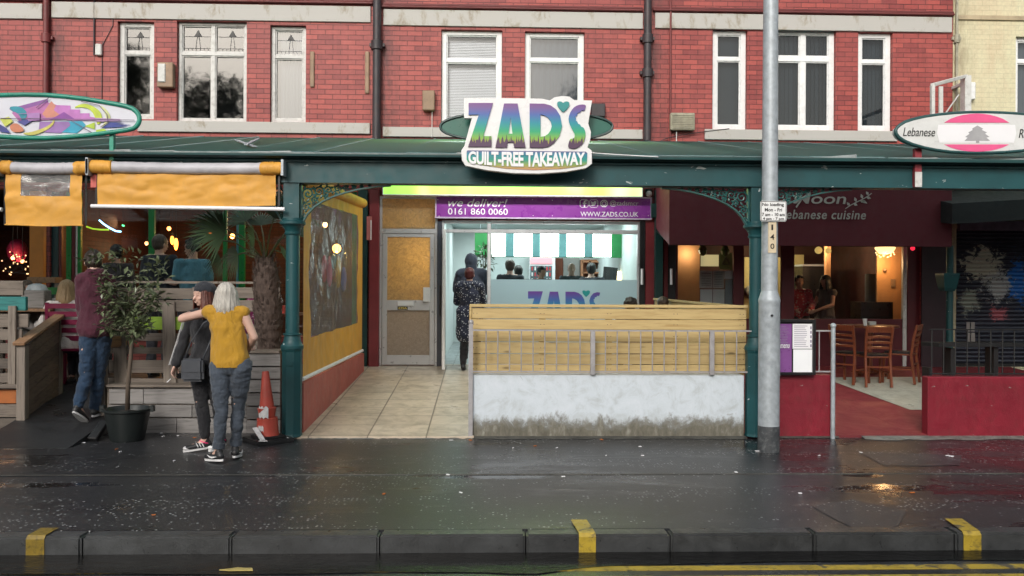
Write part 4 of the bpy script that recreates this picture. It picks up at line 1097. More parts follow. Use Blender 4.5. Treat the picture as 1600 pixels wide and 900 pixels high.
# ================================================================== YELLOW ROLL-UP BLINDS
def blind(px0, px1, ybot, label, win=None, wy=1.0, cap=True):
    x0, x1 = RX(px0, -0.14, 262), RX(px1, -0.14, 262)
    zt = W((px0+px1)/2, 262, -0.14).z; zb = W((px0+px1)/2, ybot, -0.1).z
    t = thing('roll_blind', label, 'blind', ((x0+x1)/2, -0.14, zt), 'yellow weather blinds rolled at the canopy beam')
    # roll, sagging a little, thinner grey plastic in the middle
    def roll(a, b, r, mat, name, w=0.006):
        m = MB(); n = 40; m.tube([(a+(b-a)*i/n, -0.15+0.004*math.sin(i), zt-0.012*math.sin(PI*((a+(b-a)*i/n)-x0)/(x1-x0)))for i in range(n+1)], [r+w*noise.noise((i*0.6, px0, 0)) for i in range(n+1)], 16)
        return m.build(name, mat, t, smooth=50)
    e = min(0.20, (x1-x0)*0.12)
    roll(x0, x0+e, 0.066, M['yellowpvc'], 'roll_end', 0.016); roll(x1-e, x1, 0.066, M['yellowpvc'], 'roll_end', 0.016)
    roll(x0+e-0.02, x1-e+0.02, 0.060, pm('roll_plastic', (0.46,0.45,0.48), 0.5, var=0.25, vs=3, bump=0.3, bs=10), 'roll')
    # hanging sheet with wrinkles
    m = MB(); nx, nz = 90, 26; vs = []; zt_ = zt-0.03
    win_ = None
    if win: win_ = (RX(win[0], -0.1, 290), RX(win[2], -0.1, 290), W((win[0]+win[2])/2, win[3], -0.1).z, W((win[0]+win[2])/2, win[1], -0.1).z)
    for j in range(nz+1):
        for i in range(nx+1):
            u, v = i/nx, j/nz; x = x0+0.06+(x1-x0-0.12)*u; z = zt_+(zb-zt_)*v
            z -= 0.014*math.sin(PI*u)*v
            w = 0.04*noise.noise((x*1.8+z*4.5, z*5.0-x*2.2, wy)) *.5 - 0.035*abs(noise.noise((x*2.1+z*3.2, z*4.4-x*1.5, wy+8))) - 0.022*abs(noise.noise((x*4.6-z*6.5, z*7.5+x*2.6, wy+4)))
            vs.append((x, -0.150+w*(0.35+math.sin(PI*min(1,v*1.1)))*0.62, z))
    fs, fw_ = [], []
    for j in range(nz):
        for i in range(nx):
            a = j*(nx+1)+i; c = Vector(vs[a])+Vector(vs[a+nx+2]); c /= 2
            (fw_ if win_ and win_[0] < c.x < win_[1] and win_[2] < c.z < win_[3] else fs).append((a, a+1, a+nx+2, a+nx+1))
    m.add(vs, fs, 0)
    me = m.mesh('sheet'); bm = bmesh.new(); bm.from_mesh(me); bmesh.ops.solidify(bm, geom=list(bm.faces), thickness=0.003); bm.to_mesh(me); bm.free()
    link_mesh('sheet', me, M['yellowpvc'], t, smooth=60)
    if fw_:
        m = MB(); m.add(vs, fw_); me = m.mesh('w'); bm = bmesh.new(); bm.from_mesh(me)
        bmesh.ops.delete(bm, geom=[v for v in bm.verts if not v.link_faces], context='VERTS'); bm.to_mesh(me); bm.free()
        link_mesh('clear_window', me, M['clearsheet'], t, smooth=True)
    if cap:
        m = MB(); m.tube([(x0+0.0, -0.155, zb-0.02), (x1+0.03, -0.155, zb-0.035)], 0.021, 10); m.build('bottom_bar', M['white'], t, smooth=40)
    else:
        m = MB(); m.tube([(x0+.05, -0.15, zb+0.0), (x1-.05, -0.15, zb-0.002)], 0.007, 8); m.build('hem', M['yellowpvc'], t, smooth=40)
    for xx in (x0-0.015, x1+0.02): MB().box(xx-0.012, xx+0.012, -0.23, -0.096, zt-0.08, zt+0.08).build('end_bracket', M['galv'], t)
    for xx in (x0+0.035, x1-0.035): MB().bar((xx,-0.125,zt-.03),(xx,-0.125,zb), 0.02, 0.004, up=(0,1,0)).build('strap', M['black'], t)
    return t
blind(-190, 0, 322, 'yellow blind partly cut off at the far left edge', None, 9.0)
blind(1, 139, 352, 'shorter yellow blind with a square clear plastic window', (38,270,114,308), 1.0, False)
blind(144, 441, 321, 'widest yellow blind with a white bottom bar over the palm', None, 5.0)
# small red and white tag by the gap between the blinds
mb = MB(); x0,x1,z0,z1 = rect(143,273,152,293,-0.11); mb.box(x0,x1,-0.13,-0.124,z0,z1)
tag(mb.build('tag', pm('red_tag', (0.6,0.12,0.10), 0.5), origin=(x0,-.13,z0)), 'small red label hanging in the gap between two yellow blinds', 'label')

# side screen of yellow fabric with clear plastic, square to the street
xs0 = RX(474, 0.12, 450); xs1 = RX(566, 3.75, 450)
def ZS(px, py, Y): return W(px, py, Y).z
t = thing('side_screen', 'tall yellow framed clear plastic screen beside the tiled entrance', 'screen', (xs0, 0.12, 0))
Ya, Yb = 0.12, 3.75
za_b, zb_b = ZS(474,592,Ya), ZS(564,548,Yb); za_t, zb_t = ZS(480,290,Ya)+0.02, ZS(564,322,Yb)
def SP(u, v, off=0):   # u along depth, v up
    y = Ya+(Yb-Ya)*u; x = xs0+(xs1-xs0)*u + off
    zb = za_b+(zb_b-za_b)*u; zt = za_t+(zb_t-za_t)*u
    return Vector((x, y, zb+(zt-zb)*v))
nu, nv = 120, 80; vs = []
for j in range(nv+1):
    for i in range(nu+1):
        u, v = i/nu, j/nv
        o = 0.05*noise.noise((u*7+v*3, v*3-u*2, 2)) - 0.06*abs(noise.noise((u*12-v*3, v*2.2+u*4, 7))) - 0.03*abs(noise.noise((u*24+v*6, v*4-u*6, 9)))
        o *= math.sin(PI*u)**0.5*math.sin(PI*v)**0.5
        vs.append(SP(u, v, o))
fy, fc = [], []
for j in range(nv):
    for i in range(nu):
        u, v = (i+.5)/nu, (j+.5)/nv; a = j*(nu+1)+i
        (fc if 0.10 < u < 0.90 and 0.2 < v < 0.93 else fy).append((a, a+1, a+nu+2, a+nu+1))
m = MB(); m.add(vs, fy); link_mesh('fabric_border', m.mesh(), M['yellowpvc'], t, smooth=True)
M['clearside'] = frosted('crinkled_clear_plastic', (0.62,0.57,0.52), 0.36, 0.10, 0.5, 12, trans=0.4, gloss=.38)
m = MB(); m.add(vs, fc); link_mesh('clear_panel', m.mesh(), M['clearside'], t, smooth=True)
m = MB(); m.tube([SP(-0.01,-0.0), SP(1.01,-0.0)], 0.022, 10); m.build('bottom_bar', M['white'], t, smooth=40)
m = MB(); m.tube([SP(0.0,1.02,-0.0), SP(1.0,1.02,0.0)], 0.07, 14); m.build('roll', M['yellowpvc'], t, smooth=40)
# salmon dwarf wall below the screen
t = thing('dwarf_wall', 'low salmon pink rendered wall beneath the yellow side screen', 'wall', (xs0, 0.1, 0))
m = MB(); a = SP(0,-0.012); b = SP(1,-0.012)
m.add([(xs0-0.09,0.11,0),(xs0+0.01,0.11,0),(xs1+0.01,3.9,0),(xs1-0.09,3.9,0),(xs0-0.09,0.11,a.z-.02),(xs0+0.01,0.11,a.z-.02),(xs1+0.01,3.9,b.z-.02),(xs1-0.09,3.9,b.z-.02)], [(0,3,2,1),(4,5,6,7),(0,1,5,4),(1,2,6,5),(2,3,7,6),(3,0,4,7)])
m.build('wall', M['salmon'], t)
# ================================================================== TAKEAWAY FRONT
def frame_rect(mb, x0, x1, z0, z1, w, y0, y1, wb=None, wt=None):
    wb = w if wb is None else wb; wt = w if wt is None else wt
    mb.box(x0, x0+w, y0, y1, z0, z1); mb.box(x1-w, x1, y0, y1, z0, z1)
    mb.box(x0+w, x1-w, y0, y1, z0, z0+wb); mb.box(x0+w, x1-w, y0, y1, z1-wt, z1)
YF = YW-0.03
M['amber'] = frosted('amber_patterned_glass', (0.60,0.44,0.20), 0.93, 0.25, 1.0, 16, trans=0.62)
M['amberlow'] = frosted('brown_patterned_glass', (0.46,0.38,0.30), 0.95, 0.2, 0.8, 26, trans=0.4)
# the white aluminium house door with its fanlight
x0, x1, _, z1 = rect(593,307,683,569,YF); zd = zf(YF)+0.004
f = MB(); frame_rect(f, x0, x1, zd, z1, 0.035, YF, YF+0.07, 0.001)
zt0 = zy(361, 640, YF); f.box(x0+.035, x1-.035, YF+.001, YF+.069, zt0-0.035, zt0+0.035)
frm = f.build('door_frame', M['alu'], bC, bevel=0.004)
MB().quad((x0+.03,YF+.04,zt0+.03),(x1-.03,YF+.04,zt0+.03),(x1-.03,YF+.04,z1-.03),(x0+.03,YF+.04,z1-.03)).build('fanlight', M['amber'], bC)
dx0, dx1, dz0, dz1 = x0+0.04, x1-0.04, zd+0.012, zt0-0.037
d = MB(); yd = YF+0.012
zm0, zm1 = zy(485, 640, YF), zy(469, 640, YF)
frame_rect(d, dx0, dx1, dz0, dz1, 0.075, yd, yd+0.045, 0.15, 0.06); d.box(dx0+.075, dx1-.075, yd, yd+.045, zm0, zm1)
dr = d.build('door', M['alu'], bC, bevel=0.004)
MB().quad((dx0+.06,yd+.02,zm1-.01),(dx1-.06,yd+.02,zm1-.01),(dx1-.06,yd+.02,dz1-.05),(dx0+.06,yd+.02,dz1-.05)).build('upper_pane', M['amber'], dr)
MB().quad((dx0+.06,yd+.02,dz0+.12),(dx1-.06,yd+.02,dz0+.12),(dx1-.06,yd+.02,zm0+.01),(dx0+.06,yd+.02,zm0+.01)).build('lower_pane', M['amberlow'], dr)
a = rect(661,449,672,472,YF); MB().box(a[0],a[1],yd-0.03,yd,a[2],a[3]).build('lock_plate', M['whitemetal'], dr, bevel=0.006)
a = rect(621,471,646,478,YF); MB().box(a[0],a[1],yd-0.012,yd,a[2],a[3]).build('letter_flap', M['whitemetal'], dr, bevel=0.004)
a = rect(621,479,637,484,YF); MB().box(a[0],a[1],yd-0.004,yd,a[2],a[3]).build('number_plate', M['black'], dr)
text_at('435A', 622, 479.5, 636, 483.3, yd-0.0055, pm('brass_ink', (0.6,0.45,0.12), 0.3), dr, name='number', bold=0.02)
# hallway behind the door with a warm lamp
def roombox(par, x0, x1, y0, y1, z0, z1, mats, name='room', open_front=True, ceil=None):
    MB().quad((x0,y1,z0),(x1,y1,z0),(x1,y1,z1),(x0,y1,z1)).build(name+'_rear_wall', mats[0], par)
    MB().quad((x0,y0,z0),(x0,y1,z0),(x0,y1,z1),(x0,y0,z1)).build(name+'_side_wall', mats[0], par)
    MB().quad((x1,y0,z0),(x1,y0,z1),(x1,y1,z1),(x1,y1,z0)).build(name+'_side_wall', mats[0], par)
    MB().quad((x0,y0,z0),(x1,y0,z0),(x1,y1,z0),(x0,y1,z0)).build(name+'_floor', mats[1], par)
    MB().quad((x0,y0,z1),(x0,y1,z1),(x1,y1,z1),(x1,y0,z1)).build(name+'_ceiling', mats[2], par)
warm = pm('warm_plaster', (0.62,0.50,0.33), 0.8)
roombox(bC, x0-.05, x1+.02, YW+.262, YW+3.0, zd, z1+0.1, (warm, M['room'], warm), 'hallway')
lamp('hall_lamp', 'POINT', ((x0+x1)/2+0.26, YW+0.50, z1-0.95), 9, (1.0,0.68,0.28), 0.12)

# pilasters either side
def boxpart(par, name, px, Y, d, mat, bev=0.004):
    x0, x1, z0, z1 = rect(*px, Y); return MB().box(x0, x1, Y, Y+d, z0, z1).build(name, mat, par, bevel=bev)
def footed(par, name, p0, p1, top, Y, d, mat):
    x0, x1, _, z1 = rect(p0, top, p1, 500, Y); return MB().box(x0, x1, Y, Y+d, zf(Y)-0.02, z1).build(name, mat, par, bevel=0.004)
footed(bC, 'pilaster', 577, 592, 296, YW-0.10, 0.095, M['pilred'])
footed(bB, 'pilaster', 559, 574, 296, YW-0.08, 0.075, M['tealdark'])
footed(bC, 'pilaster', 683, 690, 345, YW-0.05, 0.045, pm('slate_post', (0.04,0.045,0.06), 0.4))
footed(bC, 'pilaster', 1000, 1008, 345, YW-0.05, 0.045, M['blackiron'])
footed(bC, 'pilaster', 1009, 1024, 310, YW-0.06, 0.055, M['pilred'])
footed(bD, 'pilaster', 1024, 1036, 296, YW-0.16, 0.155, M['tealdark'])
footed(bD, 'pilaster', 1037, 1044, 310, YW-0.04, 0.035, M['pilred'])
boxpart(bD, 'pilaster_capital', (1018,318,1044,340), YW-0.19, 0.185, M['tealdark'])
footed(bD, 'pilaster', 1044, 1056, 366, YW-0.05, 0.045, M['blackiron'])
for px, par in ((1003, bC), (1048.5, bD)):
    xx = RX(px, YW-0.07, 430); z_ = zy(430, px)
    MB().tube([(xx,YW-0.085,z_-0.15),(xx,YW-0.085,z_+0.10)], 0.022, 10).build('door_handle', M['white'], par, smooth=40)
t = thing('notice_panel', 'narrow red and white notice hung at the end of the yellow side screen', 'notice', (RX(577,YW-.2), YW-0.2, zy(335,577)))
x0,x1,z0,z1 = rect(573,338,581,375,YW-0.2); MB().box(x0,x1,YW-.2,YW-.19,z0,z1).build('board', pm('notice_pink', (0.5,0.15,0.13), 0.5), t)
MB().box(x1-.02,x1-.005,YW-.204,YW-.20,z0,z1-.06).build('stripe', M['white'], t)
MB().box((x0+x1)/2-.01,(x0+x1)/2+.01,YW-.19,YW-.095,z0+.1,z0+.14).build('fixing', M['blackiron'], t)

# shopfront glazing
x0, x1, _, z1 = rect(690,346,999,570,YF); xm = RX(764,YF,420); ztr = zy(362,880,YF)
f = MB(); f.box(x0,x0+.04,YF,YF+.07,zd,z1); f.box(x1-.035,x1,YF,YF+.07,zd,z1); f.box(xm-.03,xm+.03,YF+.001,YF+.069,zd,z1-.035)
f.box(x0+.04,xm-.03,YF+.002,YF+.068,z1-.04,z1); f.box(xm+.03,x1-.035,YF+.002,YF+.068,z1-.04,z1)
f.box(x0+.04,xm-.03,YF+.002,YF+.068,ztr-.025,ztr+.025); f.box(xm+.03,x1-.035,YF+.002,YF+.068,ztr-.03,ztr+.03)
f.box(xm+.03,x1-.035,YF+.002,YF+.068,zd,zd+.08)
sf = f.build('shopfront_frame', M['alu'], bC, bevel=0.003)
MB().box(xm-.022,xm+.022,YF-0.012,YF,zd+.05,ztr-.05).build('mullion_cover', M['whitemetal'], sf, bevel=0.004)
g = MB(); g.quad((xm+.02,YF+.035,zd+.05),(x1-.02,YF+.035,zd+.05),(x1-.02,YF+.035,ztr),(xm+.02,YF+.035,ztr)); g.build('shop_window_pane', M['glass'], bC)
g = MB(); g.quad((x0+.02,YF+.035,ztr),(x1-.02,YF+.035,ztr),(x1-.02,YF+.035,z1-.02),(x0+.02,YF+.035,z1-.02)); g.build('transom_pane', M['glass'], bC)
zfil = zy(437,880,YF)
film = MB(); film.quad((xm+.03,YF+.025,zd+.08),(x1-.035,YF+.025,zd+.08),(x1-.035,YF+.025,zfil),(xm+.03,YF+.025,zfil))
fl = film.build('frosted_film', frosted('frosted_film', (0.44,0.54,0.58), 0.94, 0.3, 0, trans=0.55), bC)
# the lettering on the film
def film_map(p):
    k = (938-825)/(1340-250.0); return (825+(p[0]-250)*k, 455.5+(p[1]-128)*k)
z_a, z_b = zy(502,880,YF-.01), zy(455,880,YF-.01)
gfm = grad_mat('film_lettering', z_a, z_b, [(0,(0.02,0.3,0.3)),(0.45,(0.02,0.32,0.5)),(0.75,(0.08,0.14,0.45)),(1,(0.18,0.05,0.32))])
for k_, pl in Zl.items():
    px_poly([[film_map(p) for p in s] for s in pl], YF+0.018, 0.002, gfm if k_ != 'heart' else pm('film_heart', (0.02,0.3,0.3), .4), fl, 'letter', False)
# open door leaf, hinged at the left, swung out towards the street
t_x = x0+0.045
lf = MB(); ang = R(88); 
Mx = Matrix.Translation((t_x, YF-0.005, 0)) @ Matrix.Rotation(-ang, 4, 'Z')
Ld = 0.80
for (a,b,c,d_) in ((0,0.05,zd+.02,ztr-.03),(Ld-.05,Ld,zd+.02,ztr-.03)): lf.box(a,b,-0.02,0.02,c,d_,M=Mx)
lf.box(.05,Ld-.05,-0.018,0.018,zd+.02,zd+.12,M=Mx); lf.box(.05,Ld-.05,-0.018,0.018,ztr-.08,ztr-.03,M=Mx)
leaf = lf.build('shop_door', M['whitemetal'], bC, bevel=0.003)
g = MB(); g.add([Mx @ Vector(p) for p in ((.04,0,zd+.1),(Ld-.04,0,zd+.1),(Ld-.04,0,ztr-.06),(.04,0,ztr-.06))], [(0,1,2,3)]); g.build('pane', M['glass'], leaf)
h = MB(); h.tube([Mx @ Vector((Ld-.03,-.05,zd+.8)), Mx @ Vector((Ld-.03,-.05,zd+1.25))], 0.012, 8); h.build('handle', M['blackiron'], leaf)

# interior of the takeaway
shopw = pm('shop_wall', (0.60,0.66,0.64), 0.6, var=0.08)
shopfl = tile_mat('shop_floor', (0.30,0.33,0.33), (0.27,0.30,0.31), (0.15,0.16,0.16), 0.4, 0.4)
SY0, SY1, SZ0, SZ1 = YW+.262, YW+5.6, zd, z1+0.28
sx0, sx1 = x0-0.03, x1+0.08
roombox(bC, sx0, sx1, SY0, SY1, SZ0, SZ1, (shopw, shopfl, shopw), 'shop')
MB().quad((sx0,SY0-0.26,SZ0+.001),(sx1,SY0-0.26,SZ0+.001),(sx1,SY0,SZ0+.001),(sx0,SY0,SZ0+.001)).build('doorstep', M['tiles'], bC)
lamp('shop_light', 'AREA', ((sx0+sx1)/2, SY0+1.2, SZ1-0.03), 46, (0.84,1.0,0.97), 2.6, (0,0,0), 0.6)
lamp('shop_light', 'AREA', ((sx0+sx1)/2, SY1-1.4, SZ1-0.03), 48, (0.86,0.98,1.0), 2.6, (0,0,0), 0.6)
# counter bulkhead with five lit menu panels
YM = SY0+1.9
t = thing('menu_display', 'hanging row of five glowing white menu panels over the takeaway counter', 'menu display', ((sx0+sx1)/2, YM, zy(405,880,YM)))
mz0, mz1 = zy(403,850,YM), zy(360,850,YM)
def mx(px): return RX(px, YM, 380)
MB().box(mx(742), mx(975), YM, YM+.06, zy(402,850,YM), zy(364,850,YM)).build('backing_board', pm('menu_green', (0.02,0.22,0.06), 0.5), t)
for (a, b) in ((768,790),(803,832),(844,873),(885,913),(926,955)):
    MB().box(mx(a), mx(b), YM-.03, YM-.002, zy(402,850,YM)+0.01, zy(363,850,YM)).build('menu_panel', emat('menu_light', (0.93,1.0,1.0), 3.2), t, bevel=0.01)
for (a, b) in ((790.5,802.5),(832.5,843.5),(873.5,884.5),(913.5,925.5)):
    MB().box(mx(a), mx(b), YM-.02, YM-.002, zy(402,850,YM)+0.01, zy(365,850,YM)).build('spacer', pm('menu_grey', (0.10,0.23,0.24), 0.4), t)
m = MB()
for px in (775, 945): m.tube([(mx(px),YM+.03,zy(364,px,YM)),(mx(px),YM+.03,SZ1)], 0.006, 5)
m.build('hanger', M['galv'], t)
t = thing('counter', 'white serving counter inside the takeaway behind the frosted film', 'counter', ((sx0+sx1)/2, YM, zd))
m = MB(); m.box(mx(790), sx1-.02, YM-.1, YM+.45, zd, zd+1.0); m.build('body', shopw, t)
m = MB(); m.box(mx(785), sx1-.01, YM-.14, YM+.49, zd+1.0, zd+1.05); m.build('worktop', M['darkpipe'], t)
# kitchen behind: wall pieces, fridge, hatch, warm shelf
YK2 = SY1-0.12
def kx(px): return RX(px, YK2, 420)
def kz(py): return zy(py, 860, YK2)
t = thing('drinks_fridge', 'glass fronted drinks fridge with a pink header at the back of the takeaway', 'fridge', (kx(850), YK2, zd))
MB().box(kx(826), kx(865), YK2-.45, YK2, zd, kz(400)).build('cabinet', M['whitemetal'], t, bevel=0.01)
YFd = YK2-.455
MB().box(RX(829,YFd), RX(863,YFd), YFd-.02, YFd, zy(412,846,YFd), zy(403,846,YFd)).build('header', emat('pink_header', (0.9,0.25,0.28), 0.9), t)
MB().box(RX(829,YFd), RX(863,YFd), YFd-.01, YFd, zd+.2, zy(415,846,YFd)).build('glass_door', pm('fridge_glass', (0.12,0.17,0.18), 0.15), t)
rr = random.Random(3); m1, m2 = MB(), MB()
for j in range(5):
    for i in range(7):
        x = RX(831.5+i*4.6, YFd, 430); z = zy(419+j*9, 846, YFd); (m1 if rr.random() < .5 else m2).tube([(x,YFd-.03,z-.05),(x,YFd-.03,z+.03)], 0.017, 6)
m1.build('can', pm('red_cans', (0.5,0.05,0.06), 0.3), t); m2.build('can', pm('white_cans', (0.7,0.7,0.7), 0.3), t)
t = thing('kitchen_door', 'brown wooden kitchen door behind the takeaway counter', 'door', (kx(875), YK2, zd))
MB().box(kx(866), kx(880), YK2+.02, YK2+.06, zd, kz(403)).build('leaf', M['brownwood'], t)
MB().box(kx(880.5), kx(905), YK2+.02, YK2+.05, zd, kz(403)).build('lining', pm('kitchen_grey', (0.3,0.3,0.28), .6), t)
t = thing('serving_shelf', 'warm lit wooden shelf rack with jars behind the till', 'shelf', (kx(940), YK2, zd))
m = MB(); 
for z in (408, 425, 440): m.box(kx(908), kx(972), YK2-.2, YK2+.05, kz(z)-.03, kz(z))
m.box(kx(908), kx(972), YK2+.05, YK2+.07, zd, kz(405)); 
for px in (908, 920, 962, 972): m.box(kx(px)-.02, kx(px)+.02, YK2-.2, YK2+.05, kz(470), kz(406))
m.build('rack', pm('orange_wood', (0.45,0.2,0.10), 0.5), t)
m = MB(); 
for i in range(12): x = kx(922+i*3.3); m.tube([(x,YK2-.1,kz(425)),(x,YK2-.1,kz(425)+.07)], .022, 6)
m.build('jar', M['oldwhite'], t)
t = thing('till', 'black till screen on the takeaway counter', 'till', (mx(948), YM+.1, zd+1.05))
x0_, x1_, z0_, z1_ = rect(943,417,965,440,YM); m = MB()
Mt = Matrix.Translation(((x0_+x1_)/2,YM+.05,(z0_+z1_)/2)) @ Matrix.Rotation(R(-14),4,'X') @ Matrix.Rotation(R(6),4,'Y')
m.box(-(x1_-x0_)/2,(x1_-x0_)/2,-.015,.015,-(z1_-z0_)/2-.02,(z1_-z0_)/2,M=Mt); m.build('screen', M['black'], t, bevel=.008)
m = MB(); m.tube([((x0_+x1_)/2,YM+.1,z0_+.05),((x0_+x1_)/2,YM+.1,zd+1.05)], .03, 8); m.box((x0_+x1_)/2-.12,(x0_+x1_)/2+.12,YM,YM+.22,zd+1.051,zd+1.07); m.build('stand', M['black'], t)
t = thing('table_lamp', 'small glowing lamp shade beside the till', 'lamp', (mx(970), YM+.1, zd+1.05))
m = MB(); p = W(967,433,YM+.1); m.lathe([(.10,-.07),(.045,.11)], p, 14); m.build('shade', emat('lamp_shade', (1.0,0.78,0.45), 3.0), t, smooth=40)
m = MB(); m.tube([(p.x,p.y,zd+1.05),(p.x,p.y,p.z-.05)], .012, 6); m.build('stem', M['black'], t)
t = thing('green_screen', 'upright dark green board on the left wall inside the takeaway door', 'board', (RX(750,SY0+.9,420), SY0+.9, zd))
x0_,x1_,z0_,z1_ = rect(742,363,763,398,SY0+.9)
pln = thing('potted_plant', 'leafy potted plant on a stand inside the takeaway doorway', 'plant', (RX(757,SY0+.8), SY0+.8, zd))
x0_, x1_, z0_, z1_ = rect(742,363,762,398,SY0+1.85)
MB().box(x0_, x1_, SY0+1.84, SY0+1.87, z0_, z1_).build('panel', pm('panel_green', (0.02,0.2,0.05), .5), t)
MB().bar((x0_+.1,SY0+1.86,z1_),(x0_+.1,SY0+1.86,SZ1),.01,.01).build('hanger', M['galv'], t)
m = MB(); p = W(757,440,SY0+.8); m.lathe([(.07,0),(.09,.18),(.10,.19),(.08,.17)], (p.x,p.y,p.z-.05), 12); m.tube([(p.x,p.y,p.z-.05),(p.x,p.y,zd)], .03, 8); m.build('pot', M['oldwhite'], pln)
def leaves(mb, c, rad, n, size, rnd, flat=0.3, aspect=2.6, hollow=0.0, droop=0.2):
    c = Vector(c)
    for _ in range(n):
        while True:
            q = Vector((rnd.uniform(-1,1), rnd.uniform(-1,1), rnd.uniform(-1,1)))
            if hollow <= q.length <= 1: break
        p = c + Vector((q.x*rad[0], q.y*rad[1], q.z*rad[2]))
        d = Vector((q.x+rnd.uniform(-.8,.8), q.y+rnd.uniform(-.8,.8), q.z*0.6+rnd.uniform(-.5,.6)-droop)); d.normalize()
        s = d.cross(Vector((rnd.uniform(-.5,.5), rnd.uniform(-.5,.5), 1))).normalized()
        l = size*rnd.uniform(.6,1.25); w = l/aspect; u = s.cross(d)*w*0.25
        mb.add([p, p+d*l*.45+s*w*.5+u, p+d*l, p+d*l*.45-s*w*.5+u], [(0,1,2,3)])
m = MB(); leaves(m, (p.x,p.y,p.z+.38), (.17,.15,.26), 170, .09, random.Random(4), hollow=.2)
m.build('foliage', M['leaf'], pln)
m = MB()
for k in range(5): m.tube([(p.x,p.y,p.z+.1),(p.x+.05*math.cos(k*1.3),p.y+.05*math.sin(k*1.3),p.z+.5)], .006, 5)
m.build('stem', M['bark'], pln)

# lit green fascia and purple sign
Y2 = YW-0.30
x0, x1, z0, z1 = rect(599,284,1003,303,Y2); z0 = zy(305,800,Y2)
t = thing('lit_fascia', 'glowing lime green fascia box above the purple sign', 'fascia sign', ((x0+x1)/2, Y2, z0), None)
m, tt_, b, o = newmat('lime_light'); 
cc = ramp(tt_, noise_n(tt_, coords(tt_, (0.55,1,0.3)), 1.6, 2), [(0.35,(0.09,0.40,0.03)),(0.52,(0.24,0.52,0.07)),(0.68,(0.6,0.7,0.25))])
L(tt_, cc, b.inputs['Emission Color']); L(tt_, cc, b.inputs['Base Color']); b.inputs['Emission Strength'].default_value = 2.3
MB().box(x0, x1, Y2, YW-.004, z0, z1+0.38).build('light_box', m, t)
m = MB(); frame_rect(m, x0-.012, x1+.012, z0-.012, z1+0.40, .014, Y2-.006, YW-.006); m.build('trim', M['whitemetal'], t)
for (a, b_, c_) in ((750,753,(0.5,.2,.5)),(765,767,(.5,.2,.5)),(794,801,(.2,.12,.45)),(830,832,(.05,.2,.6)),(838,840,(.3,.2,.5)),(846,852,(.2,.12,.45))):
    x_, y_, p_, q_ = rect(a, 283, b_, 287.5, Y2-.003); MB().box(x_, y_, Y2-.005, Y2-.002, p_, q_+.15).build('letter_fragment', pm('frag', c_, .4), t)
Y3 = YW-0.10
x0, x1, z0, z1 = rect(681,308,1017,341,Y3)
t = thing('purple_sign', 'long purple sign with white phone number over the takeaway window', 'sign', ((x0+x1)/2, Y3, z0))
MB().box(x0, x1, Y3, Y3+.06, z0, z1).build('panel', M['purple'], t)
m = MB(); frame_rect(m, x0-.012, x1+.012, z0-.012, z1+.012, .022, Y3-.012, Y3+.062); m.build('trim', pm('trim_lilac', (.55,.45,.6), .3), t)
m = MB()
for px in (702,833,863): x = RX(px,Y3); 
for (px, py) in ((684,312),(686,338),(832,312),(863,313),(833,337),(863,337),(1013,337)): p = W(px,py,Y3); m.tube([(p.x,Y3-.008,p.z),(p.x,Y3,p.z)], .008, 8)
m.build('screw', M['whitemetal'], t)
text_at('we deliver!', 700, 310.5, 793, 323, Y3-.003, M['white'], t, shear=0.3, bold=0.006)
text_at('0161 860 0060', 700, 325.5, 793.5, 335.5, Y3-.003, M['white'], t, bold=0.008)
text_at('@zadsmcr', 953, 313.5, 997.5, 323, Y3-.003, M['white'], t, bold=0.004)
text_at('WWW.ZADS.CO.UK', 907, 331, 997.5, 338.5, Y3-.003, M['white'], t, bold=0.012)
def icon(px0, kind):
    a, b_, c, d = rect(px0, 311.5, px0+13.5, 324.5, Y3-.002)
    w = (b_-a); r = w*.18
    def rr_(a, b_, c, d, r): return [(a+r,c),(b_-r,c),(b_,c+r),(b_,d-r),(b_-r,d),(a+r,d),(a,d-r),(a,c+r)]
    sp_ = [rr_(a,b_,c,d,r), rr_(a+.009,b_-.009,c+.009,d-.009,r*.7)]
    def N(u, v): return (a+(b_-a)*u, c+(d-c)*v)
    if kind == 'f':
        sp_.append([N(.45,.08),N(.62,.08),N(.62,.45),N(.76,.45),N(.78,.6),N(.62,.6),N(.62,.7),N(.68,.76),N(.8,.76),N(.8,.9),N(.62,.9),N(.48,.82),N(.45,.7),N(.45,.6),N(.34,.6),N(.34,.45),N(.45,.45)])
    elif kind == 't':
        sp_.append([N(.15,.25),N(.4,.2),N(.62,.28),N(.77,.48),N(.78,.65),N(.86,.72),N(.77,.74),N(.72,.79),N(.6,.81),N(.5,.72),N(.49,.64),N(.35,.67),N(.2,.78),N(.18,.65),N(.24,.56),N(.18,.57),N(.26,.43),N(.22,.42),N(.33,.34)])
    else:
        cir = lambda rad, n=14: [N(.5+rad*math.cos(2*PI*i/n), .5+rad*math.sin(2*PI*i/n)) for i in range(n)]
        sp_ = [rr_(a+.008,b_-.008,c+.008,d-.008,r*1.4), rr_(a+.022,b_-.022,c+.022,d-.022,r), cir(.27), cir(.17), [N(.7,.7),N(.78,.7),N(.78,.78),N(.7,.78)]]
    me = poly_mesh(sp_, .003); me.transform(Matrix.Translation((0,Y3-.003,0))); link_mesh('icon', me, M['white'], t)
icon(906,'f'); icon(921,'t'); icon(937,'i')
# bulkhead light at the end of the sign
t = thing('bulkhead_light', 'small unlit round lamp at the right end of the purple sign', 'wall light', (RX(1014,YW-.1), YW-.1, zy(303,1014)))
p = W(1014,303,YW-.12); m = MB(); m.ball(p, .05, 12, 8); m.build('globe', M['oldwhite'], t, smooth=True)
m = MB(); m.box(p.x-.05,p.x+.05,YW-.1,YW-.001,p.z+.03,p.z+.08); m.build('base', M['blackiron'], t)

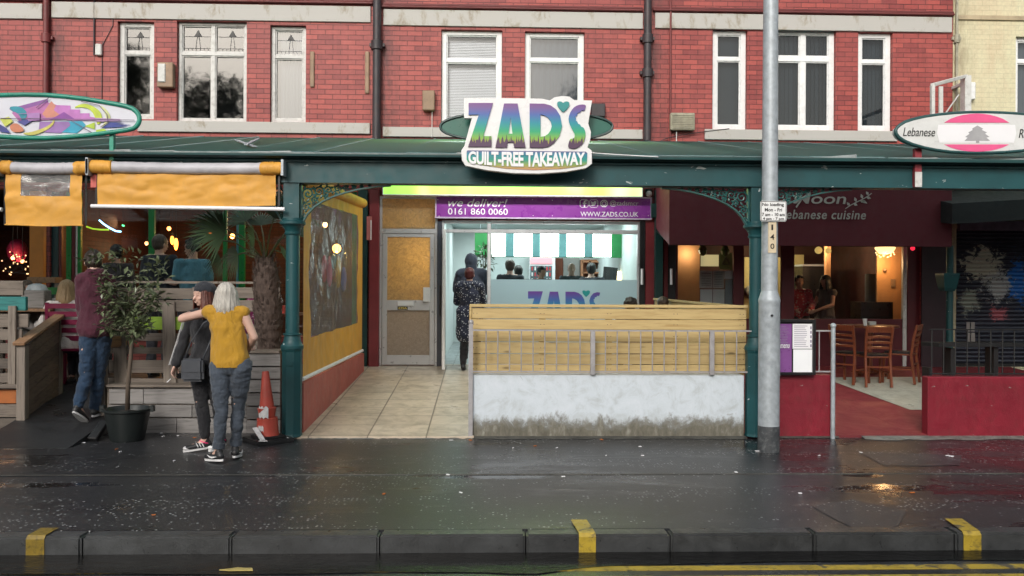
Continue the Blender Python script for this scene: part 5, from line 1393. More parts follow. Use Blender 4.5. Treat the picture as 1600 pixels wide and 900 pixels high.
# ================================================================== WHITE WALL, BOARD FENCE AND RAILING
def whitewall_mat():
    m, t, b, o = newmat('dirty_white_render')
    v = coords(t); s = nd(t, 'ShaderNodeSeparateXYZ'); L(t, v, s.inputs[0])
    n = noise_n(t, v, 5, 8, 0.75, 0.6); n2 = noise_n(t, coords(t, (1,1,.4)), 14, 6, .7)
    c = ramp(t, n, [(.32,(.44,.48,.50)),(.5,(.56,.62,.67)),(.75,(.64,.69,.75))])
    h = mathn(t, 'ADD', s.outputs[2], mathn(t, 'MULTIPLY', mathn(t, 'SUBTRACT', mathn(t,'ADD',n,mathn(t,'MULTIPLY',n2,.6)), 0.8), -0.42))
    f = ramp(t, h, [(.10, 1.0), (.16, .85), (.235, 0.0)])
    c = mixc(t, f, c, ramp(t, n2, [(.3,(.07,.065,.045)),(.55,(.15,.14,.11)),(.75,(.3,.3,.26))]))
    sp = noise_n(t, v, 9, 5, .8, 1.5)
    c = mixc(t, ramp(t, sp, [(.66,0),(.70,.7)]), c, (.2,.22,.2))
    L(t, c, b.inputs[0]); b.inputs['Roughness'].default_value = .6
    L(t, bumpn(t, n2, .5, .01), b.inputs['Normal']); return m
M['whitewall'] = whitewall_mat()
x0, x1 = RX(738, 0.0, 620), RX(1163, 0.0, 620); ztw = W(950, 586, 0.0).z
t = thing('rendered_wall', 'low white painted rendered wall, green with damp at its foot', 'wall', (x0, 0, 0))
m = MB(); n = 60
m.box(x0, x1, 0.0, 0.20, -0.02, ztw); m.build('wall', M['whitewall'], t, bevel=.008)
Yp = 0.16
t = thing('board_fence', 'new pine board fence standing behind the grey railing', 'fence', (x0, Yp, ztw))
xa, xb = RX(735, Yp, 530), RX(1166, Yp, 530)
rows = [(476,480),(482,498.5),(499.5,515),(517,534),(535,552.5),(553.5,569),(570,583)]
m = MB()
for i, (a, b_) in enumerate(rows[1:]):
    m.box(xa+.012, xb, Yp-.002-.001*(i%2), Yp+.018, zy(b_,950,Yp), zy(a,950,Yp))
m.build('board', M['pine'], t, bevel=.003)
m = MB(); m.box(xa-.01, xb+.01, Yp-.025, Yp+.05, zy(481,950,Yp)+.002, zy(476,950,Yp)); m.box(xa-.012, xa+.012, Yp-.02, Yp+.045, zy(583,950,Yp), zy(481,950,Yp))
m.build('cap_rail', M['pine'], t, bevel=.004)
for k in range(5):
    x = xa+.05+(xb-xa-.1)*k/4; MB().box(x-.035,x+.035,Yp+.019,Yp+.06,0.18,zy(482,950,Yp)).build('post', M['pine'], t)
m = MB()
for k in range(5):
    x = xa+.05+(xb-xa-.1)*k/4
    for (a, b_) in rows[1:]:
        for dx in (-.018,.018): z = zy((a+b_)/2,950,Yp); m.tube([(x+dx,Yp-.0045,z),(x+dx,Yp,z)], .0045, 6)
m.build('screw_heads', M['darkpipe'], t)
# the return of the fence, running back to the shop
ps = W(1166,482,Yp); pe = W(1022,464,3.6)
t = thing('board_fence', 'side run of pine boards going back from the street to the red pillar', 'fence', (xb, Yp, 0.1))
Q0, Q1 = Vector((xb, Yp+.06, ps.z)), Vector((RX(1020,3.6,466), 3.6, W(1020,465,3.6).z))
Q0 = Vector((xb-.01, Yp+.07, zy(480,1160,Yp))); Q1 = Vector((RX(1024,3.9,470), 3.9, zy(467,1024,3.9)))
m = MB()
for i in range(6):
    o = Vector((0,0,-.02-.155*i)); m.bar(Q0+o-Vector((0,0,.075)), Q1+o-Vector((0,0,.075)), .02, .15)
m.build('board', M['pine'], t); m = MB(); m.bar(Q0, Q1, .07, .025); m.build('cap_rail', M['pine'], t)
# railing
Yr = -0.02
rl = thing('railing', 'grey steel railing fixed in front of the pine boards', 'railing', (x0, Yr, 0))
zr1, zr0 = zy(516.5,950,Yr), zy(581,950,Yr)
m = MB(); m.box(RX(737,Yr,517), xb+.02, Yr-.02, Yr+.02, zr1-.008, zr1+.008); m.build('top_rail', M['railgrey'], rl)
m = MB(); m.box(RX(737,Yr,517), xb+.02, Yr-.02, Yr+.02, zr0-.006, zr0+.008); m.build('bottom_rail', M['railgrey'], rl)
m = MB(); p = W(735.5,600,Yr); m.box(p.x-.022,p.x+.022,Yr-.022,Yr+.022,0,zy(506,735,Yr)); m.ball((p.x,Yr,zy(503.5,735,Yr)), .028, 10, 6); m.build('post', M['railgrey'], rl, smooth=40)
for px in (926, 1112): xx = RX(px,Yr,550); MB().box(xx-.024,xx+.024,Yr-.024,Yr+.018,zr0-.03,zr1-.009).build('post', M['railgrey'], rl, bevel=.003)
first = None
for px in [759.5+18.35*i for i in range(9)] + [946+18.35*i for i in range(9)] + [1132,1151]:
    xx = RX(px,Yr,550)
    if first is None:
        first = MB().tube([(xx,Yr,zr0),(xx,Yr,zr1)], .0065, 8).build('baluster', M['railgrey'], rl, smooth=40); fx = xx
    else:
        o = first.copy(); C.objects.link(o); o.location.x = xx-fx
# ================================================================== RESTAURANT (right)
YA = 3.3
t = thing('awning', 'maroon fabric awning with white lettering over the restaurant front', 'awning', (RX(1265,YA), YA, zy(384,1265,YA)))
x0, x1, z0, z1 = rect(1046,290,1487,384,YA)
M['awn'] = pm('awning_canvas', (0.125,0.020,0.030), 0.75, var=0.12, vs=2, bump=0.3, bs=140)
m = MB(); n = 60
for i in range(n):
    a, b = x0+(x1-x0)*i/n, x0+(x1-x0)*(i+1)/n
    ya, yb = YA+0.012*noise.noise((a*1.5,0,0)), YA+0.012*noise.noise((b*1.5,0,0))
    m.quad((a,ya,z0),(b,yb,z0),(b,yb,z1),(a,ya,z1)); m.quad((a,ya+.01,z0),(a,ya+.01,z1),(b,yb+.01,z1),(b,yb+.01,z0)); m.quad((a,ya,z0),(a,ya+.01,z0),(b,yb+.01,z0),(b,yb,z0))
m.build('valance', M['awn'], t, smooth=True)
m = MB(); zz = zy(384,1265,YA)+0.0
m.add([(x0,YA+.012,z1),(x1,YA+.012,z1),(x1,YW-.02,z1+.12),(x0,YW-.02,z1+.12)], [(0,1,2,3)]); 
m.quad((x0,YA+.01,z0),(x0,YW-.02,z0+.35),(x0,YW-.02,z1+.12),(x0,YA+.01,z1)); m.quad((x1,YA+.01,z0),(x1,YW-.02,z0+.35),(x1,YW-.02,z1+.12),(x1,YA+.01,z1)); m.build('canopy_cloth', M['awn'], t)
m = MB(); m.tube([(x0,YA+.02,z0+.006),(x1,YA+.02,z0+.006)], .012, 6); m.bar((x0+.02,YA+.02,z0+.02),(x0+.02,YW-.02,z0+.3),.02,.02); m.bar((x1-.02,YA+.02,z0+.02),(x1-.02,YW-.02,z0+.3),.02,.02); m.build('frame', M['blackiron'], t)
ink = pm('awning_ink', (0.50,0.48,0.45), 0.6, var=.15)
YL = YA-0.02
text_at('Moon', 1240, 301.5, 1322, 318.5, YL, ink, t, bold=0.008, shear=0.15)
a, b = W(1252,312,YL), W(1244,324,YL); MB().bar((a.x,YL,a.z),(b.x,YL,b.z),.004,.022).build('lettering', ink, t)
text_at('Lebanese cuisine', 1219, 328, 1353, 342.5, YL, ink, t, bold=0.012, shear=0.2, space=1.1)
m = MB(); br = [(1321,326),(1330,320),(1340,315),(1352,309),(1362,302)]
m.tube([(lambda p: (p.x,YL,p.z))(W(a,b,YL)) for a,b in br], .007, 5)
for (a,b,dx,dy) in ((1328,322,-5,-6),(1333,318,7,3),(1338,316,-3,-8),(1343,313,8,3),(1348,311,-3,-8),(1353,308,8,2),(1357,305,-4,-6),(1345,312,10,6)):
    p, q = W(a,b,YL), W(a+dx,b+dy,YL); mm = (p+q)/2; d = (q-p); s = Vector((d.z,0,-d.x)).normalized()*.022
    m.add([(p.x,YL-.003,p.z),(mm.x+s.x,YL-.003,mm.z+s.z),(q.x,YL-.003,q.z),(mm.x-s.x,YL-.003,mm.z-s.z)], [(0,1,2,3)])
m.build('leaf_sprig', ink, t)

# glazed front
YG = YW+0.06
x0, _, _, z1 = rect(1056,371,1440,590,YG); x1 = RX(1440,YG,480)
def mull(px0, px1, mat, top=371, bot=590, par=bD, Y=YG, nm='mullion'):
    a, b, c, d = rect(px0, top, px1, bot, Y); return MB().box(a, b, Y, Y+.06, max(zf(YW), c), d).build(nm, M[mat], par, bevel=.003)
mull(1056,1059,'darkred'); mull(1146,1162,'darkred'); mull(1221,1241,'darkred'); mull(1411,1417,'oldwhite'); mull(1418,1441,'darkred')
m = MB(); m.box(x0, RX(1411,YG), YG+.002, YG+.07, zf(YW), zy(498,1200,YG)); m.build('stall_riser', M['darkred'], bD)
m = MB(); m.quad((x0,YG+.03,zy(498,1200,YG)),(x1,YG+.03,zy(498,1200,YG)),(x1,YG+.03,z1),(x0,YG+.03,z1)); m.build('window_pane', M['glass'], bD)
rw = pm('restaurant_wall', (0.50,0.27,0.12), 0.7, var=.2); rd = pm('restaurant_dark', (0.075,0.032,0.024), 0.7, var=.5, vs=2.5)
RY0, RY1 = YW+.262, YW+4.2
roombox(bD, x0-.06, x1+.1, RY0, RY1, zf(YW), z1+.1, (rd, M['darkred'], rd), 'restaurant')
def inb(name, px, Y, mat, d=.03, par=None, em=None):
    a, b, c, e = rect(*px, Y); return MB().box(a, b, Y, Y+d, c, e).build(name, mat, par)
part_ = thing('partition', 'orange lit partition wall seen through the left pane of the restaurant', 'partition', (RX(1075,RY0+.5), RY0+.5, zf(YW)))
inb('panel', (1058,371,1093,590), RY0+.5, rw, .04, part_)
part_ = thing('partition', 'pale wooden partition under the chandelier at the right of the restaurant window', 'partition', (RX(1390,RY0+.5), RY0+.5, zf(YW)))
inb('panel', (1370,371,1412,590), RY0+.5, rw, .04, part_)
n_ = MB(); p = W(1382,422,RY0+.48); n_.ball((p.x,p.y-.01,p.z), .03, 8, 5); a,b,c,d=rect(1392,436,1399,449,RY0+.49); n_.box(a,b,RY0+.485,RY0+.5,c,d); n_.build('switch', M['boxbrown'], part_)
# posters
t = thing('poster_board', 'white menus and notices stuck inside the left restaurant pane', 'notices', (RX(1115,YG+.05), YG+.05, zy(470,1115)))
for i, (a, b_, mt) in enumerate([((1093,423,1113,450),0,'oldwhite'),((1114,423,1131,450),0,'oldwhite'),((1094,452,1113,475),0,'blind'),((1114,452,1132,478),0,'upvc'),((1132,423,1145,436),0,'blind'),((1133,437,1145,475),0,'curtain')]):
    inb('sheet_of_paper', a, YG+.040+.003*i, M[mt], .001, t)
m = MB(); a = None
text_at('KITCHEN\nHAND', 1115, 455, 1130, 462, YG+.035, M['black'], t) if False else None
for k in range(9): x_, y_, c, d = rect(1116,426+k*2.6,1129,426.8+k*2.6,YG+.0375); m.box(x_, y_, YG+.0372, YG+.0378, c, d)
for k in range(8): x_, y_, c, d = rect(1096,427+k*2.6,1111,427.7+k*2.6,YG+.0375); m.box(x_, y_, YG+.0372, YG+.0378, c, d)
m.build('ruled_text', M['darkpipe'], t)
# green lanterns
for k, (px, py) in enumerate(((1098,391),(1133,392))):
    p = W(px, py, RY0+.2); t = thing('hanging_lantern', ['green hanging lantern at the left of the restaurant pane','green hanging lantern beside the maroon mullion'][k], 'lantern', (p.x,p.y,p.z-.1), 'green lanterns')
    m = MB(); m.lathe([(.02,-.09),(.06,-.06),(.075,0),(.05,.06),(.02,.09)], p, 10); m.build('body', pm('lantern_green',(.03,.09,.02),.4), t); m = MB(); m.tube([(p.x,p.y,p.z+.08),(p.x,p.y,z1+.1)], .004, 4); m.build('cord', M['black'], t)
t = thing('sign_on_wall', 'green safety poster with a triangle symbol on the restaurant wall', 'poster', (RX(1133,RY0+.6), RY0+.6, zy(420,1133)))
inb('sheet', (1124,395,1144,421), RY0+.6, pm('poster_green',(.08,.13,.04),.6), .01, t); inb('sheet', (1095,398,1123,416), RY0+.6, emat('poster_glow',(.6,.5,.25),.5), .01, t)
a = [W(1134,402,RY0+.59), W(1140,413,RY0+.59), W(1128,413,RY0+.59)]; m = MB(); m.tube([(q.x,RY0+.59,q.z) for q in a], .008, 4, closed=True); m.build('triangle', M['black'], t)
MB().bar((a[0].x,RY0+.61,a[0].z),(a[0].x,RY0+.61,z1+.1),.01,.01).build('hanger', M['black'], t)
# yellow lit back wall bits, mirrors and masks
t = thing('lit_alcove', 'pale yellow lit alcove with a table deep in the restaurant', 'alcove', (RX(1200,RY1-.4), RY1-.4, zf(YW)))
yel = pm('yellow_wall', (.6,.52,.25), .7)
inb('panel', (1163,402,1222,500), RY1-.4, yel, .05, t); inb('panel', (1241,398,1256,470), RY1-.4, yel, .05, t)
for (px,py) in ((1205,440),(1172,455)): p = W(px,py,RY1-.45); MB().ball(p,.12,10,6).build('dish', M['oldwhite'], t)
for k, (px, py, lab) in enumerate(((1300,426,'first'),(1316,428,'second'),(1330,444,'third'))):
    p = W(px, py, RY1-.05); t = thing('oval_mirror', ['oval wooden framed mirror, leftmost on the restaurant rear wall','oval wooden framed mirror, middle one on the restaurant rear wall','small round framed mirror low at the right of the oval mirrors'][k], 'mirror', (p.x,p.y,p.z), 'mirrors on the restaurant wall')
    rz = .17 if k < 2 else .10
    m = MB(); m.tube([(p.x+.085*math.cos(q*PI/8),p.y-.01,p.z+rz*math.sin(q*PI/8)) for q in range(16)], .018, 6, closed=True); m.build('frame', pm('mirror_frame',(.35,.18,.09),.4), t)
    m = MB(); m.ball((p.x,p.y,p.z),(.085,.006,rz),14,8); m.build('mirror_glass', pm('mirror_glass',(.12,.07,.05),.15), t)
t = thing('timber_post', 'orange brown timber post inside the restaurant behind the diners', 'post', (RX(1294,RY0+2), RY0+2, zf(YW)))
m = MB(); a,b,c,d = rect(1291,371,1298,500,RY0+2); m.box(a,b,RY0+2,RY0+2.1,zf(YW),z1+.09); m.build('post', rw, t)
t = thing('dark_dresser', 'dark dresser with a pale top standing in the middle of the restaurant', 'dresser', (RX(1270,RY0+2.6), RY0+2.6, zf(YW)))
inb('body', (1254,415,1288,520), RY0+2.6, M['black'], .5, t); inb('top', (1254,413,1290,416), RY0+2.55, M['curtain'], .6, t)
t = thing('counter', 'dark counter with a blue panel at the right of the restaurant window', 'counter', (RX(1360,RY0+.6), RY0+.6, zf(YW)))
inb('body', (1345,472,1395,590), RY0+.35, M['black'], .4, t); 
a,b,c,d = rect(1352,428,1371,500,RY0+.9); MB().box(a,b,RY0+.9,RY0+.92,c,d).build('blue_panel', pm('blue_panel',(.13,.17,.22),.5), t)
MB().box(a,b,RY0+.76,RY0+.92,zf(YW),c-.002).build('shelf', M['black'], t)
# chandelier and globes
p = W(1383,390,RY0+.25)
t = thing('chandelier', 'small glowing gilt chandelier hanging at the right of the restaurant window', 'chandelier', (p.x,p.y,p.z-.1))
m = MB(); m.lathe([(.02,-.08),(.10,-.06),(.15,.0),(.16,.03),(.155,.04)], p, 16); m.build('glass_bowl', emat('chandelier_glow',(1.0,.62,.25),1.6), t, smooth=True)
m = MB(); 
for q in range(14): a = q*2*PI/14; m.ball((p.x+.14*math.cos(a),p.y+.14*math.sin(a),p.z-.05-.03*(q%2)), .013, 6, 4)
for q in range(9): a = q*2*PI/9; m.ball((p.x+.09*math.cos(a),p.y+.09*math.sin(a),p.z-.10-.02*(q%2)), .012, 6, 4)
m.build('crystal', emat('crystal',(1.0,.75,.45),.9), t); m = MB(); m.tube([(p.x,p.y,p.z+.04),(p.x,p.y,z1+.1)], .006, 5); m.build('rod', M['black'], t)
lamp('chandelier_lamp','POINT',(p.x,p.y-.02,p.z-.22), 10, (1,.58,.26), .08)
for k,(px, py) in enumerate(((1279,391),(1294,392))):
    p = W(px,py,RY0+1.2); t = thing('globe_lamp', ['larger dim yellow globe lamp in the restaurant','smaller dim yellow globe lamp in the restaurant'][k], 'lamp', (p.x,p.y,p.z), 'globe lamps')
    MB().ball(p,.065-.012*k,12,8).build('globe', emat('globe',(.75,.5,.15),.55), t, smooth=True); m = MB(); m.tube([(p.x,p.y,p.z+.05),(p.x,p.y,z1+.1)], .004, 4); m.build('cord', M['black'], t)
lamp('restaurant_lamp','POINT',(RX(1085,RY0),RY0+.35,z1-.25), 4, (1,.72,.45), .1)
lamp('restaurant_lamp','POINT',(RX(1285,RY0+1.8),RY0+1.9,z1-.1), 20, (1,.62,.36), .15)
lamp('restaurant_lamp','POINT',(RX(1205,RY0+2.8),RY0+2.8,z1-.15), 16, (1,.8,.45), .1)
p = W(1426,388,YW-.1); t = thing('red_lamp', 'small red lamp under the right end of the awning', 'lamp', (p.x,p.y,p.z))
MB().ball(p,.035,10,6).build('bulb', emat('red_bulb',(.8,.02,.05),1.2), t, smooth=True); MB().box(p.x-.03,p.x+.03,p.y,YW-.002,p.z+.02,p.z+.06).build('base', M['black'], t)

# red dwarf walls, post, railings, menu board
def redwall(px0, px1, top, label, x1=None):
    Y = 0.0; a = RX(px0,Y,640); b = x1 or RX(px1,Y,640); c = zy(top,(px0+px1)/2,Y)
    t = thing('dwarf_wall', label, 'wall', (a,Y,0)); MB().box(a,b,Y,Y+.13,-.02,c).build('wall', M['redwall'], t, bevel=.01); return c
zrw = redwall(1191,1301,586,'shorter red painted wall under the menu board')
redwall(1450,1720,589,'longer red painted wall under the black railing at right', RX(2300,0))
t = thing('steel_post', 'slim grey steel post with a ball top at the restaurant entrance', 'post', (RX(1302,-.05,600),-.05,0))
p = W(1301.5,600,-.05); m = MB(); m.tube([(p.x,-.05,0),(p.x,-.05,zy(512,1301,-.05))], .023, 12); m.ball((p.x,-.05,zy(509,1301,-.05)), .03, 12, 8)
m.build('post', M['galv'], t, smooth=40)
t2 = thing('railing', 'short grey rail between the menu board and the steel post', 'railing', (RX(1280,-.02),-.02,zrw))
m = MB(); 
for py in (517,580.5): m.bar((RX(1200,-.02,py),-.02,zy(py,1250,-.02)),(p.x,-.02,zy(py,1290,-.02)),.02,.014)
m.build('rail', M['railgrey'], t2); m = MB(); 
for px in (1280,): m.tube([(RX(px,-.02,550),-.02,zy(580,px,-.02)),(RX(px,-.02,550),-.02,zy(517,px,-.02))],.006,6)
m.build('baluster', M['railgrey'], t2)
t = thing('railing', 'black iron railing on top of the long red wall at the right', 'railing', (RX(1455,.03),.03,zrw))
xa, xb = RX(1452,.03,550), RX(2300,.03,550)
MB().box(xa,xb,.02,.04,zy(515,1525,.03)-.006,zy(515,1525,.03)+.006).build('top_rail', M['blackiron'], t)
MB().box(xa,xb,.02,.04,zy(584,1525,.03)-.006,zy(584,1525,.03)+.006).build('bottom_rail', M['blackiron'], t)
first = None
for i in range(26):
    xx = RX(1456+i*18.4,.03,550)
    if xx > xb: break
    if first is None: fx = xx; first = MB().tube([(xx,.03,zy(584,1525,.03)),(xx,.03,zy(515,1525,.03))],.0065,8).build('baluster', M['blackiron'], t, smooth=40)
    else: o = first.copy(); C.objects.link(o); o.location.x = xx-fx
t3 = thing('gate_post', 'black square timber post at the right edge of the restaurant entrance', 'post', (RX(1452,.0,620),-.0,0))
a = RX(1449.5,.16,620); MB().box(a,a+.03,.131,.28,-.02,zy(575,1450,.1)).build('post', M['blackiron'], t3)
YMn = -.09
t = thing('menu_board', 'black framed menu case with purple and white pages beside the lamp post', 'menu board', (RX(1235,YMn),YMn,zy(587,1235,YMn)))
x0,x1,z0,z1b = rect(1187,499,1275,586,YMn); m = MB(); frame_rect(m,x0,x1,z0,z1b,.028,YMn,YMn+.06); m.build('frame', M['black'], t, bevel=.004)
MB().box(x0+.02,x1-.02,YMn+.03,YMn+.055,z0+.02,z1b-.02).build('backing', M['black'], t)
pg = [((1192,506,1237,582),pm('menu_purple',(.22,.08,.27),.35,var=.2,vs=5)),((1238.5,506,1269,545),M['white']),((1239.5,546,1269,582),M['blind'])]
for r_, mt in pg: inb('page', r_, YMn+.024, mt, .004, t)
m = MB()
for k in range(12): a_,b_,c_,d_ = rect(1241,509+k*2.9,1241+random.uniform(14,22),509.8+k*2.9,YMn+.022); m.box(a_,b_,YMn+.0225,YMn+.0235,c_,d_)
for k in range(5): a_,b_,c_,d_ = rect(1266,510+k*7,1268.3,514.5+k*7,YMn+.022); m.box(a_,b_,YMn+.0225,YMn+.0235,c_,d_)
for k in range(14): a_,b_,c_,d_ = rect(1219,510+k*2.5,1219+random.uniform(8,15),510.6+k*2.5,YMn+.022); m.box(a_,b_,YMn+.0225,YMn+.0235,c_,d_)
m.build('ruled_text', pm('grey_ink',(.25,.22,.3),.5), t)
text_at('menu', 1219, 538, 1234, 544, YMn+.021, M['white'], t, shear=.3)

MB().box(RX(1441,YW-.03),RX(1486,YW-.03),YW-.03,YW-.006,zf(YW)-.02,zy(372,1460)).build('dark_cover', pm('dark_cover_paint',(.03,.012,.018),.5), bD)  # dark sheet added over the brick to darken this stretch
# chairs and table
def chair():
    t = thing('dining_chair', 'x', 'chair', (0,0,0), 'brown dining chairs round the restaurant table')
    B = M['brownwood']
    m = MB(); m.prism([(-.20,-.20),(.20,-.20),(.18,.20),(-.18,.20)], 'z', .43, .455); m.build('seat_frame', B, t, bevel=.008)
    m = MB(); m.prism([(-.19,-.19),(.19,-.19),(.17,.17),(-.17,.17)], 'z', .455, .485); m.build('seat_pad', M['black'], t, bevel=.012, segs=2)
    for s in (-1,1):
        MB().bar((s*.185,-.18,.43),(s*.19,-.20,0),.034,.034,up=(0,1,0)).build('leg', B, t, bevel=.005)
        m = MB(); pts = [(s*.18,.24,0),(s*.175,.19,.43),(s*.18,.215,.66),(s*.185,.27,.90)]
        for a, b in zip(pts, pts[1:]): m.bar(a, b, .034, .036, up=(0,1,0))
        m.build('rear_leg', B, t, bevel=.004)
        MB().bar((s*.187,-.185,.22),(s*.178,.21,.22),.018,.022).build('stretcher', B, t)
    MB().bar((-.178,.212,.30),(.178,.212,.30),.018,.022).build('stretcher', B, t)
    for z, y, h in ((.58,.205,.035),(.66,.217,.035),(.74,.235,.035),(.85,.262,.085)):
        pts = [(-.175+.35*i/8, y+.025*math.sin(PI*i/8), z+.008*math.sin(PI*i/8)) for i in range(9)]
        m = MB()
        for a, b in zip(pts, pts[1:]): m.bar(a, b, .016, h, up=(0,0.25,1))
        m.build('back_slat', B, t)
    return t
ch = chair()
def fl_at(px, py):
    q = onf(px, py, dz=0.004); return Vector(q)
for k, (px, py, rot, lab) in enumerate([(1363,603,176,'brown wooden dining chair with its ladder back to the street'),(1328,599,128,'brown wooden dining chair on the left side of the table'),(1406,598,-128,'brown wooden dining chair on the right side of the table')]):
    o = ch if k == 0 else copy_tree(ch)
    o['label'] = lab; o.location = fl_at(px, py); o.rotation_euler = (0,0,R(rot)); o.scale = (.94,.94,.92)
p = fl_at(1366, 588); p.y += .15
t = thing('dining_table', 'round brown wooden pedestal table between the dining chairs', 'table', (p.x,p.y,p.z))
MB().lathe([(.40,.715),(.41,.72),(.41,.74),(.40,.745)], p, 28).build('tabletop', M['brownwood'], t, smooth=40)
m = MB(); m.lathe([(.05,.03),(.035,.3),(.045,.6),(.07,.71)], p, 12)
for q in range(4):
    a = q*PI/2+.6; m.bar((p.x,p.y,p.z+.10),(p.x+.28*math.cos(a),p.y+.28*math.sin(a),p.z+.02),.05,.04)
m.build('pedestal', M['brownwood'], t, smooth=40)
t = thing('drinking_glass', 'small glass standing on the brown dining table', 'glass', (p.x-.12,p.y-.1,p.z+.746)); MB().lathe([(.025,0),(.032,.1)], (p.x-.12,p.y-.1,p.z+.746), 12).build('cup', M['upvc'], t)
t = thing('napkin_box', 'little white napkin box on the brown dining table', 'box', (p.x+.05,p.y,p.z+.746)); MB().box(p.x,p.x+.1,p.y,p.y+.08,p.z+.746,p.z+.80).build('box', M['oldwhite'], t, bevel=.005)

# shuttered shop at the far right
m_, tt_, b, o = newmat('graffiti_shutter')
v = coords(tt_)
def splash(px, py, r, seed):
    p = W(px, py, YW+.03) - Vector((XB['e'], YW, 0))
    mp = nd(tt_, 'ShaderNodeMapping'); mp.inputs['Location'].default_value = (-p.x, 0, -p.z); L(tt_, v, mp.inputs[0])
    mp2 = nd(tt_, 'ShaderNodeMapping'); mp2.inputs['Scale'].default_value = (1/r[0], 0, 1/r[1]); L(tt_, mp.outputs[0], mp2.inputs[0])
    ln = nd(tt_, 'ShaderNodeVectorMath'); ln.operation = 'LENGTH'; L(tt_, mp2.outputs[0], ln.inputs[0])
    mp3 = nd(tt_, 'ShaderNodeMapping'); mp3.inputs['Location'].default_value = (seed, seed, 0); L(tt_, v, mp3.inputs[0])
    n = noise_n(tt_, mp3.outputs[0], 7, 5, .7, 1.2)
    return ramp(tt_, mathn(tt_, 'ADD', ln.outputs['Value'], mathn(tt_, 'MULTIPLY', mathn(tt_, 'SUBTRACT', n, .5), 3.2)), [(.55,1),(.75,0)])
c = ramp(tt_, noise_n(tt_, v, 2.5, 5), [(.3,(.03,.033,.05)),(.7,(.06,.062,.085))])
for (px,py,r,col,sd_) in ((1535,415,(.42,.32),(.6,.58,.48),1),(1565,447,(.38,.3),(.5,.5,.5),5),(1592,440,(.2,.5),(.04,.2,.6),9),(1561,490,(.24,.17),(.5,.15,.18),3),(1515,470,(.2,.25),(.3,.32,.28),8),(1640,430,(.5,.5),(.3,.3,.32),12),(1492,462,(.06,.12),(.4,.2,.06),2)):
    c = mixc(tt_, splash(px,py,r,sd_), c, col)
L(tt_, c, b.inputs[0]); b.inputs['Roughness'].default_value = .45; b.inputs['Metallic'].default_value = .2
x0,x1 = RX(1495,YW), RX(1800,YW); z0 = zf(YW); z1 = zy(360,1600)
sh = MB(); z = z0+.05; k = 0
while z < z1:
    sh.add([(x0,YW+.07,z),(x1,YW+.07,z),(x1,YW+.035,z+.035),(x0,YW+.035,z+.035),(x1,YW+.045,z+.058),(x0,YW+.045,z+.058),(x1,YW+.07,z+.066),(x0,YW+.07,z+.066)], [(0,1,2,3),(3,2,4,5),(5,4,6,7)]); z += .066
so = sh.build('roller_shutter', m_, bE)
MB().box(x0,x1,YW+.03,YW+.075,z0,z0+.05).build('shutter_foot', M['blackiron'], so)
MB().box(x0-.02,x1,YW+.08,YW+.10,z0,z1).build('shutter_backing', M['black'], so)
a,b_,c_,d_ = rect(1500,346,1800,361,YW-.08); MB().box(a,b_,YW-.08,YW-.002,c_,d_).build('fascia', pm('lilac_fascia',(.12,.10,.15),.5,var=.5,vs=8), bE)
m = MB()
for (qa) in ((1510,503,1515.5,518),(1517,503,1523,518),(1510.5,520,1516,536),(1517.5,520,1523.5,536)): a,b_,c_,d_ = rect(*qa,YW+.028); m.box(a,b_,YW+.028,YW+.032,c_,d_)
m.build('pasted_notice', pm('notice_grey',(.28,.26,.25),.7), so)
t = thing('awning', 'folded black awning sloping across the shuttered shop at the far right', 'awning', (RX(1560,2.5),2.5,zy(340,1560,2.5)))
A_, B_ = W(1487,318,2.9), W(1700,285,2.9)
m = MB(); 
m.add([(RX(1488,3.0,320),3.0,zy(318,1490,3.0)),(RX(2000,3.0),3.0,zy(286,1700,3.0)),(RX(2000,3.0),3.0,zy(318,1700,3.0)),(RX(1488,3.0,340),3.0,zy(350,1490,3.0)),
       (RX(1488,3.0,320),YW-.01,zy(318,1490,3.0)+.3),(RX(2000,3.0),YW-.01,zy(286,1700,3.0)+.3),(RX(2000,3.0),YW-.01,zy(318,1700,3.0)+.25),(RX(1488,3.0,340),YW-.01,zy(350,1490,3.0)+.2)],
      [(3,2,1,0),(4,5,6,7),(0,1,5,4),(2,3,7,6),(1,2,6,5),(3,0,4,7)])
m.build('cloth', pm('black_canvas',(.014,.018,.02),.7), t)
# teal downpipe with hopper
t = thing('rainwater_pipe', 'teal rainwater pipe with a square hopper box beside the shutter', 'pipe', (RX(1484,3.6),3.6,zf(3.6)))
xx = RX(1484,3.6,450); m = MB(); m.tube([(xx,3.6,zf(3.6)),(xx,3.6,zy(384,1484,3.6))], .05, 10); m.build('pipe', M['teal'], t, smooth=40)
a,b_,c_,d_ = rect(1472,427,1500,455,3.5); m = MB(); m.lathe([(.10,c_),(.13,c_+.05),(.17,d_-.03),(.17,d_)], ((a+b_)/2,3.6,0), 4, ph=PI/4); m.build('hopper', M['teal'], t)
t = thing('bench', 'low black bench rail sloping in front of the graffiti shutter', 'bench', (RX(1540,2.2),2.2,zf(2.2)))
a, b_ = W(1453,538,2.0), W(1640,568,2.6); z0 = zf(2.2)
m = MB(); m.bar((a.x,2.0,a.z),(b_.x,2.6,a.z-.03),.30,.05); m.build('seat', M['blackiron'], t)
for q in (.15,.5,.85): x = a.x+(b_.x-a.x)*q; y = 2.0+.6*q; MB().box(x-.03,x+.03,y-.1,y+.1,z0-.02,a.z-.05).build('leg', M['blackiron'], t)

